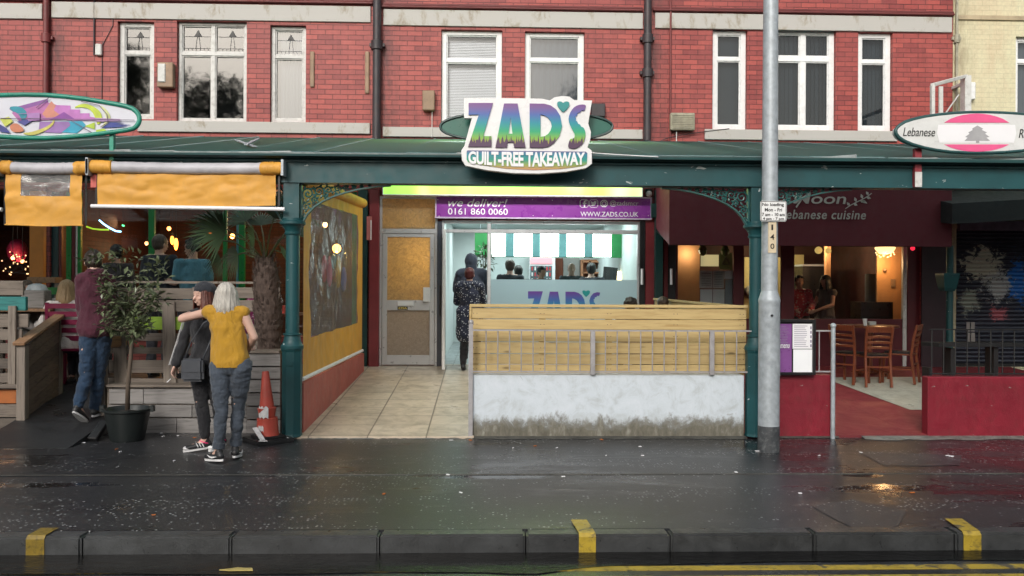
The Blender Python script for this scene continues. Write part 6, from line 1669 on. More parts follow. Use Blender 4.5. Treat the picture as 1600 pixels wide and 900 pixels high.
# ================================================================== LAMP POST
YLp = -0.72; pl = G(1201,706); 
t = thing('lamp_post', 'tall galvanised lamp post with a black painted foot', 'lamp post', (W(1201,690,YLp).x, YLp, 0))
lx = W(1201,690,YLp).x
zA, zB, zC = zy(470,1201,YLp), zy(456,1201,YLp), zy(665,1201,YLp)
m = MB(); m.tube([(lx,YLp,zB),(lx,YLp,8.0)], [.077,.060], 24); m.build('shaft', M['galv'], t, smooth=40)
m = MB(); m.lathe([(.1,zC),(.1,zA-.02),(.104,zA),(.1,zA+.02),(.079,zB),(.077,zB+.01)], (lx,YLp,0), 28); m.build('base', M['galv'], t, smooth=35)
m = MB(); m.lathe([(.102,-.01),(.102,zC),(.1,zC+.002)], (lx,YLp,0), 28); m.build('foot', pm('post_foot',(.05,.055,.06),.4,var=.35,vs=9,dirt=.5,dcol=(.25,.26,.26)), t, smooth=40)
a_, b_, c_, d_ = rect(1194,530,1216,588,YLp-.1); m = MB()
n=8; vs=[]
for z in (c_,d_):
    for i in range(n+1):
        th = R(-130+90*i/n)+R(10); vs.append((lx+.1035*math.cos(th),YLp+.1035*math.sin(th),z))
m.add(vs,[(i,i+1,i+n+2,i+n+1) for i in range(n)]); m.build('service_door', M['galv'], t)
m = MB(); p = W(1206,493,YLp-.1); m.tube([(p.x,YLp-.11,p.z),(p.x,YLp-.09,p.z)], .012, 8); m.build('lock', M['black'], t)
t2 = thing('street_sign', 'small white loading restriction plate strapped to the lamp post', 'sign', (lx, YLp-.09, zy(345,1207,YLp)))
x0,x1,z0,z1 = rect(1188,314,1229,346,YLp-.09); 
me = poly_mesh([[ (x0+.01,z0),(x1-.01,z0),(x1,z0+.01),(x1,z1-.01),(x1-.01,z1),(x0+.01,z1),(x0,z1-.01),(x0,z0+.01)]], .005); me.transform(Matrix.Translation((0,YLp-.09,0))); link_mesh('plate', me, M['upvc'], t2)
m = MB(); frame_rect(m,x0+.004,x1-.004,z0+.004,z1-.004,.005,YLp-.0945,YLp-.0925); m.build('border', M['black'], t2)
for s_, q in (('No loading',(1191,317,1225,323.5)),('Mon - Fri',(1195,325,1222,330.5)),('7 am - 10 am',(1190.5,332.5,1226,337.8)),('4 pm - 7 pm',(1192,339.5,1225,344.8))):
    text_at(s_, *q, YLp-.094, M['black'], t2, bold=.02, depth=.002)
m = MB(); zz = (z0+z1)/2; m.lathe([(.079,zz-.012),(.079,zz+.012)], (lx,YLp,0), 20); m.build('strap', M['galv'], t2)
t2 = thing('number_strip', 'cream strip with black numerals 140 stacked down the lamp post', 'number plate', (lx, YLp-.078, zy(394,1207,YLp)))
x0,x1,z0,z1 = rect(1200.5,347,1213,395,YLp-.08); MB().box(x0,x1,YLp-.080,YLp-.07,z0,z1).build('plate', pm('cream_plate',(.62,.52,.36),.5,dirt=.2), t2)
for s_, q in (('1',(1205.3,351,1208,359.5)),('4',(1203.5,366,1210,374.5)),('0',(1203.8,380.5,1210,389))): text_at(s_, *q, YLp-.0815, M['black'], t2, bold=.01, depth=.002)
# ================================================================== BAR (left)
YG2 = YW+0.05
def mul(px0, px1, mat, par, Y=YG2, top=300, d=.06, bot=None):
    a, b, c, e = rect(px0, top, px1, 500, Y); return MB().box(a, b, Y, Y+d, op_bar[2] if bot is None else bot, e).build('mullion', M[mat], par, bevel=.003)
for p0, p1, mt in ((118,121,'oldwhite'),(121,126,'greenframe'),(103,111,'greenframe'),(112,117,'darkred'),(92,96,'darkred'),(231.5,241,'greenframe'),(348,354,'greenframe'),(369,372.5,'blueframe'),(373,382,'greenframe'),(463,467,'blueframe'),(550,557,'greenframe')):
    mul(p0, p1, mt, bB)
t = thing('door_panel', 'dark teal door beside the orange post at the left of the bar', 'door', (RX(84,YG2),YG2,op_bar[2]))
a,b,c,d = rect(79,300,91,500,YG2); MB().box(a,b,YG2,YG2+.04,op_bar[2],d).build('leaf', pm('dark_teal_door',(.01,.05,.055),.4), t)
t = thing('orange_post', 'flat orange painted post at the left of the bar terrace', 'post', (RX(57,3.9),3.9,.352))
a,b,c,d = rect(46,300,68,440,3.9); MB().box(a,b,3.9,3.98,.352,2.95).build('post', M['orangepost'], t, bevel=.004)
g = MB(); a,b = RX(126,YG2),RX(550,YG2); g.quad((a,YG2+.03,op_bar[2]),(b,YG2+.03,op_bar[2]),(b,YG2+.03,op_bar[3]),(a,YG2+.03,op_bar[3])); g.build('bar_window_pane', M['glass'], bB)
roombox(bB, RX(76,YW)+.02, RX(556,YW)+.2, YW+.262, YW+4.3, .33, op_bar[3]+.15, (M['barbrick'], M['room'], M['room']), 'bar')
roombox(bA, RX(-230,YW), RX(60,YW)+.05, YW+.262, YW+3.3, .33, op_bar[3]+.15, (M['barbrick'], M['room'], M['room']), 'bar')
# pendant bulbs
def bulb(px, py, Y, r, lab, energy=0, col=(1,.45,.12), st=14, long_=1.0, cordtop=None):
    p = W(px, py, Y); t = thing('pendant_bulb', lab, 'bulb', (p.x,p.y,p.z), 'warm bulbs in the bar')
    m = MB(); m.ball(p, (r,r,r*long_), 12, 8); m.build('bulb', emat('bulb_glow', (col[0],col[1]*.75,col[2]*.6), st*.42), t, smooth=True)
    m = MB(); m.tube([(p.x,p.y,p.z+r*long_*.8),(p.x,p.y,p.z+r*long_+.05)], .016, 8); m.build('holder', M['black'], t)
    m = MB(); m.tube([(p.x,p.y,p.z+r*long_),(p.x,p.y,op_bar[3]+.14)], .004, 4); m.build('cord', M['black'], t)
    if energy: lamp('bulb_lamp','POINT',(p.x,p.y-.01,p.z-r*long_-.04), energy, col, .05)
bulb(264,357,YW+1.8,.035,'round warm bulb hanging highest above the seated drinkers', 5)
bulb(269,375,YW+1.3,.032,'long filament bulb, left one of the close pair', 4, (1,.4,.07), 9, 2.4)
bulb(275,381,YW+1.1,.035,'long filament bulb, lower one of the close pair', 5, (1,.4,.07), 12, 3.0)
bulb(363,369,YW+2.0,.045,'bright yellow bulb seen just right of the palm fan', 6, (1,.6,.2), 12)
bulb(327,365,YW+2.6,.045,'dim orange bulb behind the palm fan', 3, (1,.3,.05), 3)
bulb(229,380,YW+2.6,.035,'small dim bulb left of the green window post', 3, (1,.6,.3), 5)
bulb(508,351,YW+.5,.04,'upper white hot bulb behind the clear side screen', 9, (1,.7,.35), 18)
bulb(526,388,YW+.45,.07,'lower big yellow bulb behind the clear side screen', 16, (1,.62,.16), 16)
bulb(20,403,YW+1.0,.03,'small warm bulb at the far left of the bar', 5, (1,.6,.3), 8); bulb(35,408,YW+1.3,.03,'second small warm bulb beside the magenta lantern', 4, (1,.6,.3), 8)
lamp('bar_fill_lamp','POINT',(RX(180,YW+2.4),YW+2.4,2.7), 10, (1,.5,.25), .2)
lamp('bar_fill_lamp','POINT',(RX(440,YW+2.2),YW+2.2,2.7), 14, (1,.55,.3), .2)
# neon arcs
def neon(pts, Y, col, lab, st):
    P = [W(a,b,Y) for a,b in pts]; t = thing('neon_tube', lab, 'neon light', tuple(P[0]), 'neon tubes in the bar window')
    MB().tube(P, .012, 8).build('tube', emat('neon', col, st), t, smooth=True)
    MB().tube([P[0]+Vector((0,.02,0)), P[0]+Vector((0,.02,1.0 if P[0].z < 2 else .6))], .003, 4).build('hanger', M['black'], t)
neon([(155,344),(162,350),(171,356),(181,361),(189,362)], YW+.3, (.25,.6,1.0), 'short curved pale blue neon tube in the bar window', 5)
neon([(135,354),(145,357.5),(158,359),(170,359)], YW+.3, (.5,.8,.05), 'thin curved lime neon tube left of the blue one', .7)
neon([(191,352),(194,353)], YW+.3, (.1,1,.3), 'tiny green neon fragment right of the blue tube', 3)
p = W(27,392,YW+1.4); t = thing('magenta_lantern', 'large magenta paper lantern at the far left of the bar', 'lantern', tuple(p)); MB().ball(p,(.16,.16,.2),14,9).build('shade', pm('lantern_pink',(.28,.01,.06),.6), t, smooth=True)
MB().tube([p+Vector((0,0,.19)),(p.x,p.y,op_bar[3]+.14)],.004,4).build('cord', M['black'], t)
m = MB(); rr = random.Random(2)
t = thing('fairy_lights', 'tangle of tiny warm fairy lights left of the orange post', 'fairy lights', tuple(W(25,430,4.1)))
pts = [W(2+rr.random()*42, 388+rr.random()*42, 4.0+rr.random()*.2) for _ in range(26)]
MB().tube(pts, .004, 4).build('wire', M['blackiron'], t)
for p in pts: m.ball(p,.011,6,4)
m.build('bulbs', emat('fairy',(1,.55,.25),1.8), t)
# hanging fish-shaped floats seen through the screen
for k,(px,py,hh,col) in enumerate(((507,420,.34,(.55,.06,.10)),(515,424,.38,(.5,.07,.14)),(529,425,.40,(.55,.36,.04)),(537,436,.30,(.10,.12,.35)),(522,408,.2,(.1,.3,.35)))):
    p = W(px,py,4.0); t = thing('hanging_float', ['pink fabric float, left one behind the clear screen','rose fabric float, second behind the clear screen','yellow fabric float behind the clear screen','blue fabric float, lowest behind the clear screen','small teal fabric float between the pink and yellow'][k], 'float', (p.x,p.y,p.z), 'coloured floats behind the screen')
    MB().ball(p,(.045,.04,hh*.62),12,10).build('body', pm('float',col,.5), t, smooth=True); MB().tube([(p.x,p.y,p.z+hh*.6),(p.x,p.y,ZR1-.3)],.004,4).build('cord', M['black'], t)

# ---------------------------------------------------------------- pallet fence, plank planters
YP = 0.36
def plank(mb, px0, py0, px1, py1, Y, d=.022, tilt=0):
    a, b, c, e = rect(px0, py0, px1, py1, Y)
    Mt = Matrix.Translation(((a+b)/2, Y, (c+e)/2)) @ Matrix.Rotation(tilt, 4, 'Y')
    mb.box(-(b-a)/2, (b-a)/2, 0, d, -(e-c)/2, (e-c)/2, M=Mt)
t = thing('pallet_fence', 'grey weathered pallet fence with one lime plank behind the two women', 'fence', (RX(300,YP+.2),YP+.2,.0))
m = MB(); YQ = YP+.22
for (a, b_, c, d) in ((160,450,300,467),(300,449,437,466),(168,469,436,487),(170,521,437,533),(170,543,437,553),(170,563,437,583),(168,592,437,603)):
    plank(m, a, b_, c, d, YQ, tilt=random.uniform(-.006,.006))
m.build('slat', M['pallet'], t, bevel=.003)
m = MB(); plank(m, 196, 495, 300, 515, YQ+.003, .02); m.build('lime_slat', M['limeplank'], t)
m = MB(); plank(m, 176, 475, 196, 604, YQ-.03, tilt=R(-3)); plank(m, 254, 472, 274, 604, YQ-.03, tilt=R(-1.5)); plank(m, 330, 472, 350, 604, YQ-.03); plank(m, 398, 472, 416, 604, YQ-.03)
m.build('upright', M['palletz'], t, bevel=.003)
m = MB(); a,b,c,d = rect(165,441,438,443,YQ+.1); m.box(a,b,YQ+.02,YQ+.14,c,d+.01); m.build('cap_board', M['palletz'], t)
m = MB(); a = RX(164,YQ,560); m.box(a,a+.075,YQ-.16,YQ-.09,0,zy(548,170,YQ)); m.build('post', M['palletz'], t, bevel=.004)
m = MB(); a = RX(160,.3,540); m.box(a,a+.09,.30,YQ+.12,zy(546,165,.1),zy(529,165,.1)); m.build('arm_board', M['rail_wood'], t, bevel=.005)
t = thing('plank_planter', 'low whitewashed plank planter with the potted bay tree in front', 'planter', (RX(280,YP),YP,0))
m = MB()
for (py0,py1,cuts) in ((608,631,(170,224,320,386)),(633,652,(168,300,386)),(654,678,(168,276,386))):
    for a, b_ in zip(cuts, cuts[1:]): plank(m, a+.4, py0, b_-.4, py1, YP+random.uniform(-.004,.004))
m.build('plank', M['greyplank'], t, bevel=.003)
m = MB(); a, b_ = RX(166,YP,600), RX(386,YP,600); m.box(a,b_,YP-.02,YQ+.08,zy(605,280,YP)-.0,zy(601,280,YP)); m.build('ledge', M['pallet'], t, bevel=.003)
m = MB(); m.box(a,a+.05,YP+.023,YP+.07,0,zy(606,280,YP)); m.box(a+.01,b_,YP+.03,YP+.05,0,zy(606,280,YP)-.01); m.build('corner_post', M['palletz'], t)
t = thing('plank_planter', 'tall weathered plank planter box that holds the palm', 'planter', (RX(412,YP),YP,0))
m = MB()
for k,(py0,py1) in enumerate(((552,572),(574,592),(594,613),(615,634),(636,655),(657,679))): plank(m, 385.5, py0, 438, py1, YP-.06+random.uniform(-.003,.003))
a, b_ = RX(385.5,YP-.06,600), RX(437,YP-.06,600); zt_ = zy(552,412,YP-.06)
m.build('plank', M['greyplank'], t, bevel=.003)
m = MB(); m.box(a,b_,YP-.08,YP+.62,zt_,zt_+.03); m.build('rim_board', M['pallet'], t, bevel=.003)
m = MB(); m.box(a+.002,a+.03,YP-.03,YP+.6,0,zt_-.002); m.box(b_-.03,b_-.002,YP-.03,YP+.6,0,zt_-.002); m.build('side', M['pallety'], t)
# far left fence
YN = 0.38
t = thing('pallet_fence', 'stacked pallet fence with one teal plank at the far left', 'fence', (RX(10,YN),YN,0))
m = MB()
for (a,b_,c,d,ty) in ((-260,438,36,461,0),(-260,490,44,511,0),(-260,514,34,531,0),(-260,536,34,552,.01),(-260,560,34,576,.0),(-260,583,34,598,0),(-260,600,40,607,-.06),(26,609,34,630,0),(-260,632,34,652,0),(-260,654,34,672,0)):
    plank(m, a, b_, c, d, YN+ty, .03)
m.build('slat', M['pallet'], t, bevel=.004)
m = MB(); plank(m,-260,463,40,485,YN-.01,.05); m.build('teal_slat', M['tealplank'], t, bevel=.005)
m = MB(); plank(m,-260,609,25,630,YN-.004,.02); m.build('orange_slat', M['orangeplank'], t)
m = MB(); plank(m,12,478,24,600,YN-.05,.03); plank(m,-60,478,-46,600,YN-.05,.03); m.build('upright', M['palletz'], t, bevel=.003)
t = thing('ramp_balustrade', 'sloping wooden side panel lining the asphalt ramp', 'balustrade', (RX(40,.4),.4,0))
A0, B0 = W(38.5,600,.34), W(93,560,1.35)
zA1, zB1 = zy(535,38,.34), zy(490,93,1.35)
m = MB()
for k in range(7):
    f0, f1 = k/7, (k+.94)/7; za = .05+(zA1-.09)*f0; zb = .25+(zB1-.3)*f0; h = (zA1-.09)/7*.94
    m.bar((A0.x,.36,za+h/2),(B0.x,1.35,zb+h/2),.02,h)
m.build('slat', M['pallety'], t)
m = MB(); m.box(A0.x-.045,A0.x+.045,.26,.34,0,zA1-.03); m.build('post', M['palletz'], t, bevel=.004); MB().box(B0.x-.035,B0.x+.035,1.30,1.37,.1,zB1-.03).build('post', M['palletz'], t, bevel=.004)
m = MB(); m.bar((A0.x,.22,zA1-.01),(B0.x,1.45,zB1+.01),.12,.035); m.build('hand_rail', M['rail_wood'], t, bevel=.004)

# terrace tables, bench and purple chair
t = thing('terrace_table', 'wooden terrace table with glasses behind the sloping balustrade', 'table', (RX(70,1.7),1.7,.352))
zt_ = zy(486,70,1.6); a, b_ = RX(30,1.9), RX(118,1.9)
MB().box(a,b_,1.3,2.2,zt_,zt_+.035).build('tabletop', M['rail_wood'], t, bevel=.004)
for x in (a+.08,b_-.08):
    for y in (1.4,2.1): MB().box(x-.03,x+.03,y-.03,y+.03,.352,zt_).build('leg', M['palletz'], t)
for k,(px,py) in enumerate(((76,480),(82,482),(87,480))):
    p = W(px,483,1.6); tt2 = thing('drinking_glass', ['left drinking glass on the terrace table','middle drinking glass on the terrace table','right drinking glass on the terrace table'][k], 'glass', (p.x,1.6+.05*k,zt_+.036)); MB().lathe([(.028,0),(.035,.12)], (p.x,1.6+.05*k,zt_+.036), 12).build('cup', M['white'] if k==1 else M['black'], tt2)
p = W(57,470,1.5); t = thing('crate', 'grey lidded box standing on the terrace table', 'box', (p.x,1.5,zt_+.036)); MB().box(p.x-.13,p.x+.13,1.42,1.6,zt_+.036,zt_+.25).build('body', M['greyplank'], t, bevel=.01); MB().lathe([(.13,0),(.10,.06),(.04,.08)], (p.x,1.51,zt_+.252), 14, sy=.6).build('lid', M['galv'], t)
t = thing('bench', 'brown topped bench with a green back rail by the orange post', 'bench', (RX(70,3.2),3.2,.352))
a,b_,c,d = rect(48,433,92,442,3.2); MB().box(a,b_,3.1,3.3,c,d).build('top', M['rail_wood'], t, bevel=.004)
a,b_,c,d = rect(50,449,92,460,3.1); MB().box(a,b_,3.1,3.14,c,d).build('back_rail', M['greenplank'], t)
for x in (a+.05,b_-.05): MB().box(x-.03,x+.03,3.14,3.2,.352,zy(442,70,3.2)).build('leg', M['palletz'], t)
pc = W(116,540,1.55)
t = thing('terrace_chair', 'magenta slatted chair under the blonde woman', 'chair', (pc.x,1.5,.352))
m = MB(); m.box(pc.x-.22,pc.x+.22,1.32,1.75,.352+.43,.352+.46); m.build('seat', M['magenta'], t, bevel=.006)
m = MB()
for k in range(5): z = .352+.55+k*.095; m.box(pc.x-.19,pc.x+.19,1.335-.01*k,1.355-.01*k,z,z+.06)
m.build('back_slats', M['magenta'], t, bevel=.004)
for sx in (-1,1):
    MB().bar((pc.x+sx*.2,1.35,.352),(pc.x+sx*.2,1.31,.352+1.0),.035,.035,up=(0,1,0)).build('rear_leg', M['magenta'], t)
    MB().box(pc.x+sx*.2-.018,pc.x+sx*.2+.018,1.70,1.74,.352,.352+.43).build('leg', M['magenta'], t)
# red sauce holder on a shelf right of the palm, table for the drinkers
t = thing('side_table', 'brown table behind the palm trunk with a red caddy on it', 'table', (RX(445,1.6),1.6,.352))
zt_ = zy(490,442,1.6); MB().box(RX(425,1.6),RX(463,1.6),1.4,2.2,zt_-.03,zt_).build('tabletop', M['brownwood'], t)
for x in (RX(430,1.6),RX(460,1.6)): MB().box(x-.02,x+.02,1.5,1.55,.352,zt_-.03).build('leg', M['brownwood'], t)
t = thing('sauce_caddy', 'red caddy holding a white bottle on the brown table', 'caddy', (RX(439,1.6),1.6,zt_)); p = W(439,480,1.6)
MB().box(p.x-.05,p.x+.05,1.56,1.66,zt_+.001,zt_+.10).build('tin', pm('caddy_red',(.55,.07,.05),.4), t, bevel=.005); MB().lathe([(.02,0),(.02,.07),(.01,.09),(.01,.12)], (p.x,1.6,zt_+.1), 10).build('bottle', M['white'], t)

# ---------------------------------------------------------------- pot with bay tree
def at_px(px, py, Y): return W(px, py, Y)
Yt = -0.10; pb = W(199,690,Yt)
t = thing('potted_tree', 'lollipop bay tree in a black plastic pot on the pavement', 'potted tree', (pb.x,Yt,0))
zt_ = zy(638,199,Yt)
m = MB(); m.lathe([(.155,.0),(.165,.02),(.215,zt_-.03),(.235,zt_-.02),(.238,zt_),(.225,zt_+.004),(.205,zt_-.03),(.19,zt_-.06)], (pb.x,Yt,0), 32)
for s in (-1,1): m.box(pb.x+s*.245-.02,pb.x+s*.245+.02,Yt-.03,Yt+.03,zt_-.03,zt_+.03)
m.build('pot', M['pot'], t, smooth=40)
m = MB(); m.lathe([(.2,zt_-.055),(.1,zt_-.03),(.01,zt_-.025)], (pb.x,Yt,0), 20); m.build('soil', M['soil'], t)
m = MB(); tp = [at_px(199,640,Yt),at_px(200,600,Yt),at_px(204,560,Yt),at_px(207,525,Yt),at_px(205,500,Yt),at_px(200,455,Yt)]
m.tube(tp, [.024,.023,.021,.019,.014,.006], 10)
rr = random.Random(12); tips = []
for k in range(30):
    a = tp[3].lerp(tp[5], rr.random()); th = rr.random()*2*PI; el = rr.uniform(.1,1.3); l = rr.uniform(.15,.36)
    if k == 0: b_ = at_px(227,512,Yt)
    else: b_ = a+Vector((math.cos(th)*math.cos(el), math.sin(th)*math.cos(el), math.sin(el)*.8))*l
    mid = a.lerp(b_, .5)+Vector((0,0,-.02)); m.tube([a,mid,b_], [.007,.005,.002], 5); tips.append((a, mid, b_))
m.build('trunk', M['bark'], t, smooth=True)
m = MB(); rr = random.Random(5)
cl = []
for a, mid, b_ in tips:
    for q in range(2): cl.append(mid.lerp(b_, rr.uniform(.1,1.1)))
for (px,py) in ((150,400),(160,430),(175,410),(190,400),(205,398),(222,405),(240,420),(252,415),(248,440),(235,450),(170,440),(155,412),(210,430),(185,460),(225,470),(205,480),(190,490),(215,500),(200,515),(208,530),(180,475),(232,485),(165,452),(140,405),(196,440),(220,445),(258,425),(247,455)):
    p = at_px(px,py,Yt+rr.uniform(-.25,.25)); cl.append(p)
for c_ in cl:
    r_ = rr.uniform(.05,.10)
    leaves(m, c_, (r_,r_,r_), rr.randint(8,14), .086, rr, aspect=2.25, droop=.15)
m.build('crown', M['leaf'], t)
t = thing('rubber_wedge', 'short black rubber strip leaning against the bay tree pot', 'rubber strip', (RX(150,Yt),Yt,0))
a, b_ = W(144,686,-.2), W(163,662,.0); m = MB(); m.bar((a.x,-.2,.02),(b_.x,.02,.17),.10,.05); m.build('strip', M['black'], t, bevel=.008)

# ---------------------------------------------------------------- palm
Yp_ = 0.62; pb = W(418,560,Yp_)
t = thing('palm_tree', 'fan palm with a shaggy brown trunk behind the blonde woman', 'palm', (pb.x,Yp_,zy(556,418,Yp_)))
m = MB(); n = 46; pts = []; rs = []
for i in range(n+1):
    u = i/n; p = W(421-6*u, 562-160*u, Yp_); pts.append(p); rs.append((.115+.035*math.sin(u*PI)+.02*noise.noise((u*14,2,0)))*(1-.35*max(0,u-.85)/.15))
m.tube(pts, rs, 20)
rr = random.Random(8)
for k in range(420):
    u = rr.random(); i = int(u*n); p = pts[i]; th = rr.random()*2*PI; r_ = rs[i]
    a = p+Vector((math.cos(th)*r_*.9, math.sin(th)*r_*.9, 0)); b_ = a+Vector((math.cos(th)*.035, math.sin(th)*.035, rr.uniform(.03,.11)))
    m.bar(a, b_, rr.uniform(.006,.02), .003)
m.build('trunk', M['palmtrunk'], t)
top = pts[-1]
def fan(tip, size, nrm, up, rnd, nl=26, spread=R(150), droop=.25):
    """petiole from the crown to tip, then leaflets fanned about it"""
    pm_ = MB(); mid = top.lerp(tip, .5)+Vector((0,0,.06)); pm_.tube([top+Vector((0,0,-.05)), mid, tip], [.012,.009,.006], 6)
    d = (tip-mid).normalized(); nrm = Vector(nrm); nrm = (nrm-d*nrm.dot(d)).normalized(); s = d.cross(nrm)
    lf = MB()
    for k in range(nl):
        a = -spread/2+spread*k/(nl-1)+rnd.uniform(-.03,.03); l = size*rnd.uniform(.82,1.05)*(1-.22*abs(a)/(spread/2))
        dd = (d*math.cos(a)+s*math.sin(a)).normalized(); w = .011*size/.45; sd_ = dd.cross(nrm).normalized()*w
        drp = droop*l*rnd.uniform(.4,1.4)
        p0 = tip; p1 = tip+dd*l*.55+nrm*.004*(k%2); p2 = tip+dd*l+Vector((0,0,-drp))
        lf.add([p0-sd_*.4, p0+sd_*.4, p1+sd_, p1-sd_, p2], [(0,1,2,3),(3,2,4)])
    return pm_, lf
rr = random.Random(21); PM, LF = MB(), MB()
for (px,py,Y,size,nrm,drp) in ((352,366,.35,.47,(.1,-1,.25),.12),(340,352,.75,.42,(.2,-1,.5),.2),(385,345,.95,.42,(0,-1,.5),.1),(428,340,.55,.45,(-.2,-1,.4),.1),(408,352,1.0,.45,(.3,-1,.3),.1),(455,365,.9,.4,(-.3,-1,.4),.3),(372,398,.7,.30,(.2,-1,.2),.5),(345,405,.9,.26,(.3,-1,0),.6),(398,372,.4,.3,(0,-1,.4),.3),(470,350,1.2,.4,(-.3,-1,.4),.3),(440,395,.9,.3,(-.2,-1,.3),.6),(320,372,1.1,.35,(.2,-1,.4),.35)):
    a_, b_ = fan(W(px,py,Y), size, nrm, None, rr, droop=drp)
    for src, dst in ((a_,PM),(b_,LF)): dst.add(src.v, src.f)
PM.build('leaf_stalk', pm('stalk',(.10,.12,.05),.5), t, smooth=True); LF.build('crown', M['palmleaf'], t)

# ---------------------------------------------------------------- traffic cone
Yc = -0.20; cb = W(419,688,Yc)
t = thing('traffic_cone', 'battered orange traffic cone on a split black base by the teal column', 'traffic cone', (cb.x,Yc,0))
Mc = Matrix.Rotation(R(-2.5),3,'Y') 
m = MB(); Mz = Matrix.Translation((cb.x,Yc,0)) @ Matrix.Rotation(R(38),4,'Z')
m.box(-.20,.20,-.20,.20,.0,.045,M=Mz); m.box(-.14,.14,-.14,.14,.045,.07,M=Mz); m.build('base', M['black'], t, bevel=.012, segs=2)
H = (cb.z, zy(580,414,Yc)); hh = zy(580,414,Yc)
m = MB(); m.lathe([(.112,.065),(.106,.10),(.100,.24),(.076,.245),(.092,.34),(.072,.345),(.055,.50),(.034,hh-.015),(.030,hh)], (cb.x,Yc,0), 24, M=Mc.to_4x4()); m.build('cone', M['cone'], t, smooth=35)
m = MB(); tape = pm('torn_tape',(.55,.55,.55),.4,var=.3,vs=20,bump=.5)
n = 8
for (z0_,z1_,t0,t1) in ((.25,.36,-150,-75),(.12,.17,-140,-100)):
    vs = []
    for z in (z0_,z1_):
        rz = .108 if z < .24 else (.095 if z < .3 else .093)
        for i in range(n+1):
            th = R(t0+(t1-t0)*i/n); vs.append((cb.x+rz*math.cos(th)-.04*z*0,Yc+rz*math.sin(th),z+.012*math.sin(i*2.2)))
    m.add(vs,[(i,i+1,i+n+2,i+n+1) for i in range(n)])
m.bar((cb.x-.10,Yc-.12,.16),(cb.x+.02,Yc-.27,.062),.05,.006); m.bar((cb.x-.02,Yc-.28,.058),(cb.x+.06,Yc-.26,.056),.04,.006)
m.bar((cb.x+.2,Yc-.05,.052),(cb.x+.25,Yc-.02,.01),.02,.006)
m.build('torn_sleeve', tape, t)
# ================================================================== PEOPLE
def V3(*a): return Vector(a)
def pose(base, H, heading=0, seated=False, lean=0.0):
    """joint positions in world space. heading 0 faces the camera (-Y); person's left is +X then"""
    k = H/1.70
    J = dict(pelvis=V3(0,0,.93), waist=V3(0,-.005,1.06), chest=V3(0,.0,1.26), neck=V3(0,.012,1.43), head=V3(0,-.012,1.575))
    for s, n in ((1,'L'),(-1,'R')):
        J['sh'+n] = V3(s*.168,.01,1.385); J['el'+n] = V3(s*.205,.03,1.115); J['wr'+n] = V3(s*.215,-.03,.875)
        J['hip'+n] = V3(s*.088,0,.905); J['kn'+n] = V3(s*.095,-.015,.495); J['an'+n] = V3(s*.098,.02,.085); J['toe'+n] = V3(s*.115,-.17,.035)
    if seated:
        dz = -(.93-.55)/1.0
        for q in J: J[q].z += dz
        for s, n in ((1,'L'),(-1,'R')):
            J['kn'+n] = V3(s*.12,-.43,.52); J['an'+n] = V3(s*.12,-.40,.085); J['toe'+n] = V3(s*.13,-.60,.035)
            J['wr'+n] = V3(s*.13,-.33,.68); J['el'+n] = V3(s*.22,-.06,.78)
    Rz = Matrix.Rotation(R(heading),3,'Z'); b = Vector(base)
    out = {q: b + Rz @ (v*k) for q, v in J.items()}
    out['face'] = Rz @ V3(0,-1,0); out['k'] = k; out['base'] = b
    return out

def head_parts(mb, J, up=V3(0,0,1)):
    k = J['k']; f = J['face'].normalized(); h = J['head']
    s = f.cross(up).normalized(); u = s.cross(f).normalized()      # s = person's right... only a side axis
    Mh = Matrix((s, -f, u)).transposed()                            # columns: side, back, up
    mb.ball(h+u*.018*k-f*-.0, (.072*k,.092*k,.092*k), 18, 12, M=Mh)                       # skull
    mb.ball(h+f*.018*k-u*.045*k, (.056*k,.068*k,.068*k), 16, 10, M=Mh)      # face and jaw
    mb.ball(h+f*.052*k-u*.088*k, (.026*k,.024*k,.020*k), 12, 8, M=Mh)       # chin
    mb.ell(h+f*.086*k+u*.005*k, h+f*.104*k-u*.032*k, .009*k, .0135*k, 8)    # nose
    for e in (-1,1):
        mb.ball(h+s*e*.074*k-f*.004*k-u*.018*k, (.010*k,.020*k,.030*k), 8, 6, M=Mh)   # ear
        mb.ball(h+s*e*.036*k+f*.060*k-u*.030*k, (.022*k,.020*k,.02*k), 8, 6, M=Mh)   # cheek
    mb.ell(h+s*.034*k+f*.078*k+u*.030*k, h-s*.034*k+f*.078*k+u*.030*k, .011*k, .011*k, 8)   # brow ridge
    mb.ell(J['neck']-V3(0,0,.04*k), h-u*.05*k-f*.012*k, .056*k, .050*k, 12)
    return f, s, u, Mh

def face_detail(mb, J, f, s, u, Mh, mi_white=1, mi_dark=2, mi_lip=3):
    k = J['k']; h = J['head']
    for e in (-1,1):
        c = h+s*e*.030*k+f*.076*k+u*.008*k
        mb.ball(c, (.014*k,.010*k,.0085*k), 10, 6, mi_white, M=Mh); mb.ball(c+f*.008*k, (.0065*k,.004*k,.0068*k), 8, 6, mi_dark, M=Mh)
        mb.ell(c+u*.020*k+f*.006*k-s*e*.012*k, c+u*.022*k+f*.002*k+s*e*.016*k, .0035*k, .0028*k, 6, mi_dark)
        mb.ell(c+u*.009*k+f*.006*k-s*e*.012*k, c+u*.008*k+f*.003*k+s*e*.013*k, .0022*k, .0022*k, 6, mi_dark)
    mb.ell(h+f*.086*k-u*.060*k+s*.018*k, h+f*.086*k-u*.060*k-s*.018*k, .0055*k, .0055*k, 8, mi_lip)
    mb.ell(h+f*.086*k-u*.068*k+s*.012*k, h+f*.086*k-u*.068*k-s*.012*k, .0060*k, .0060*k, 8, mi_lip)

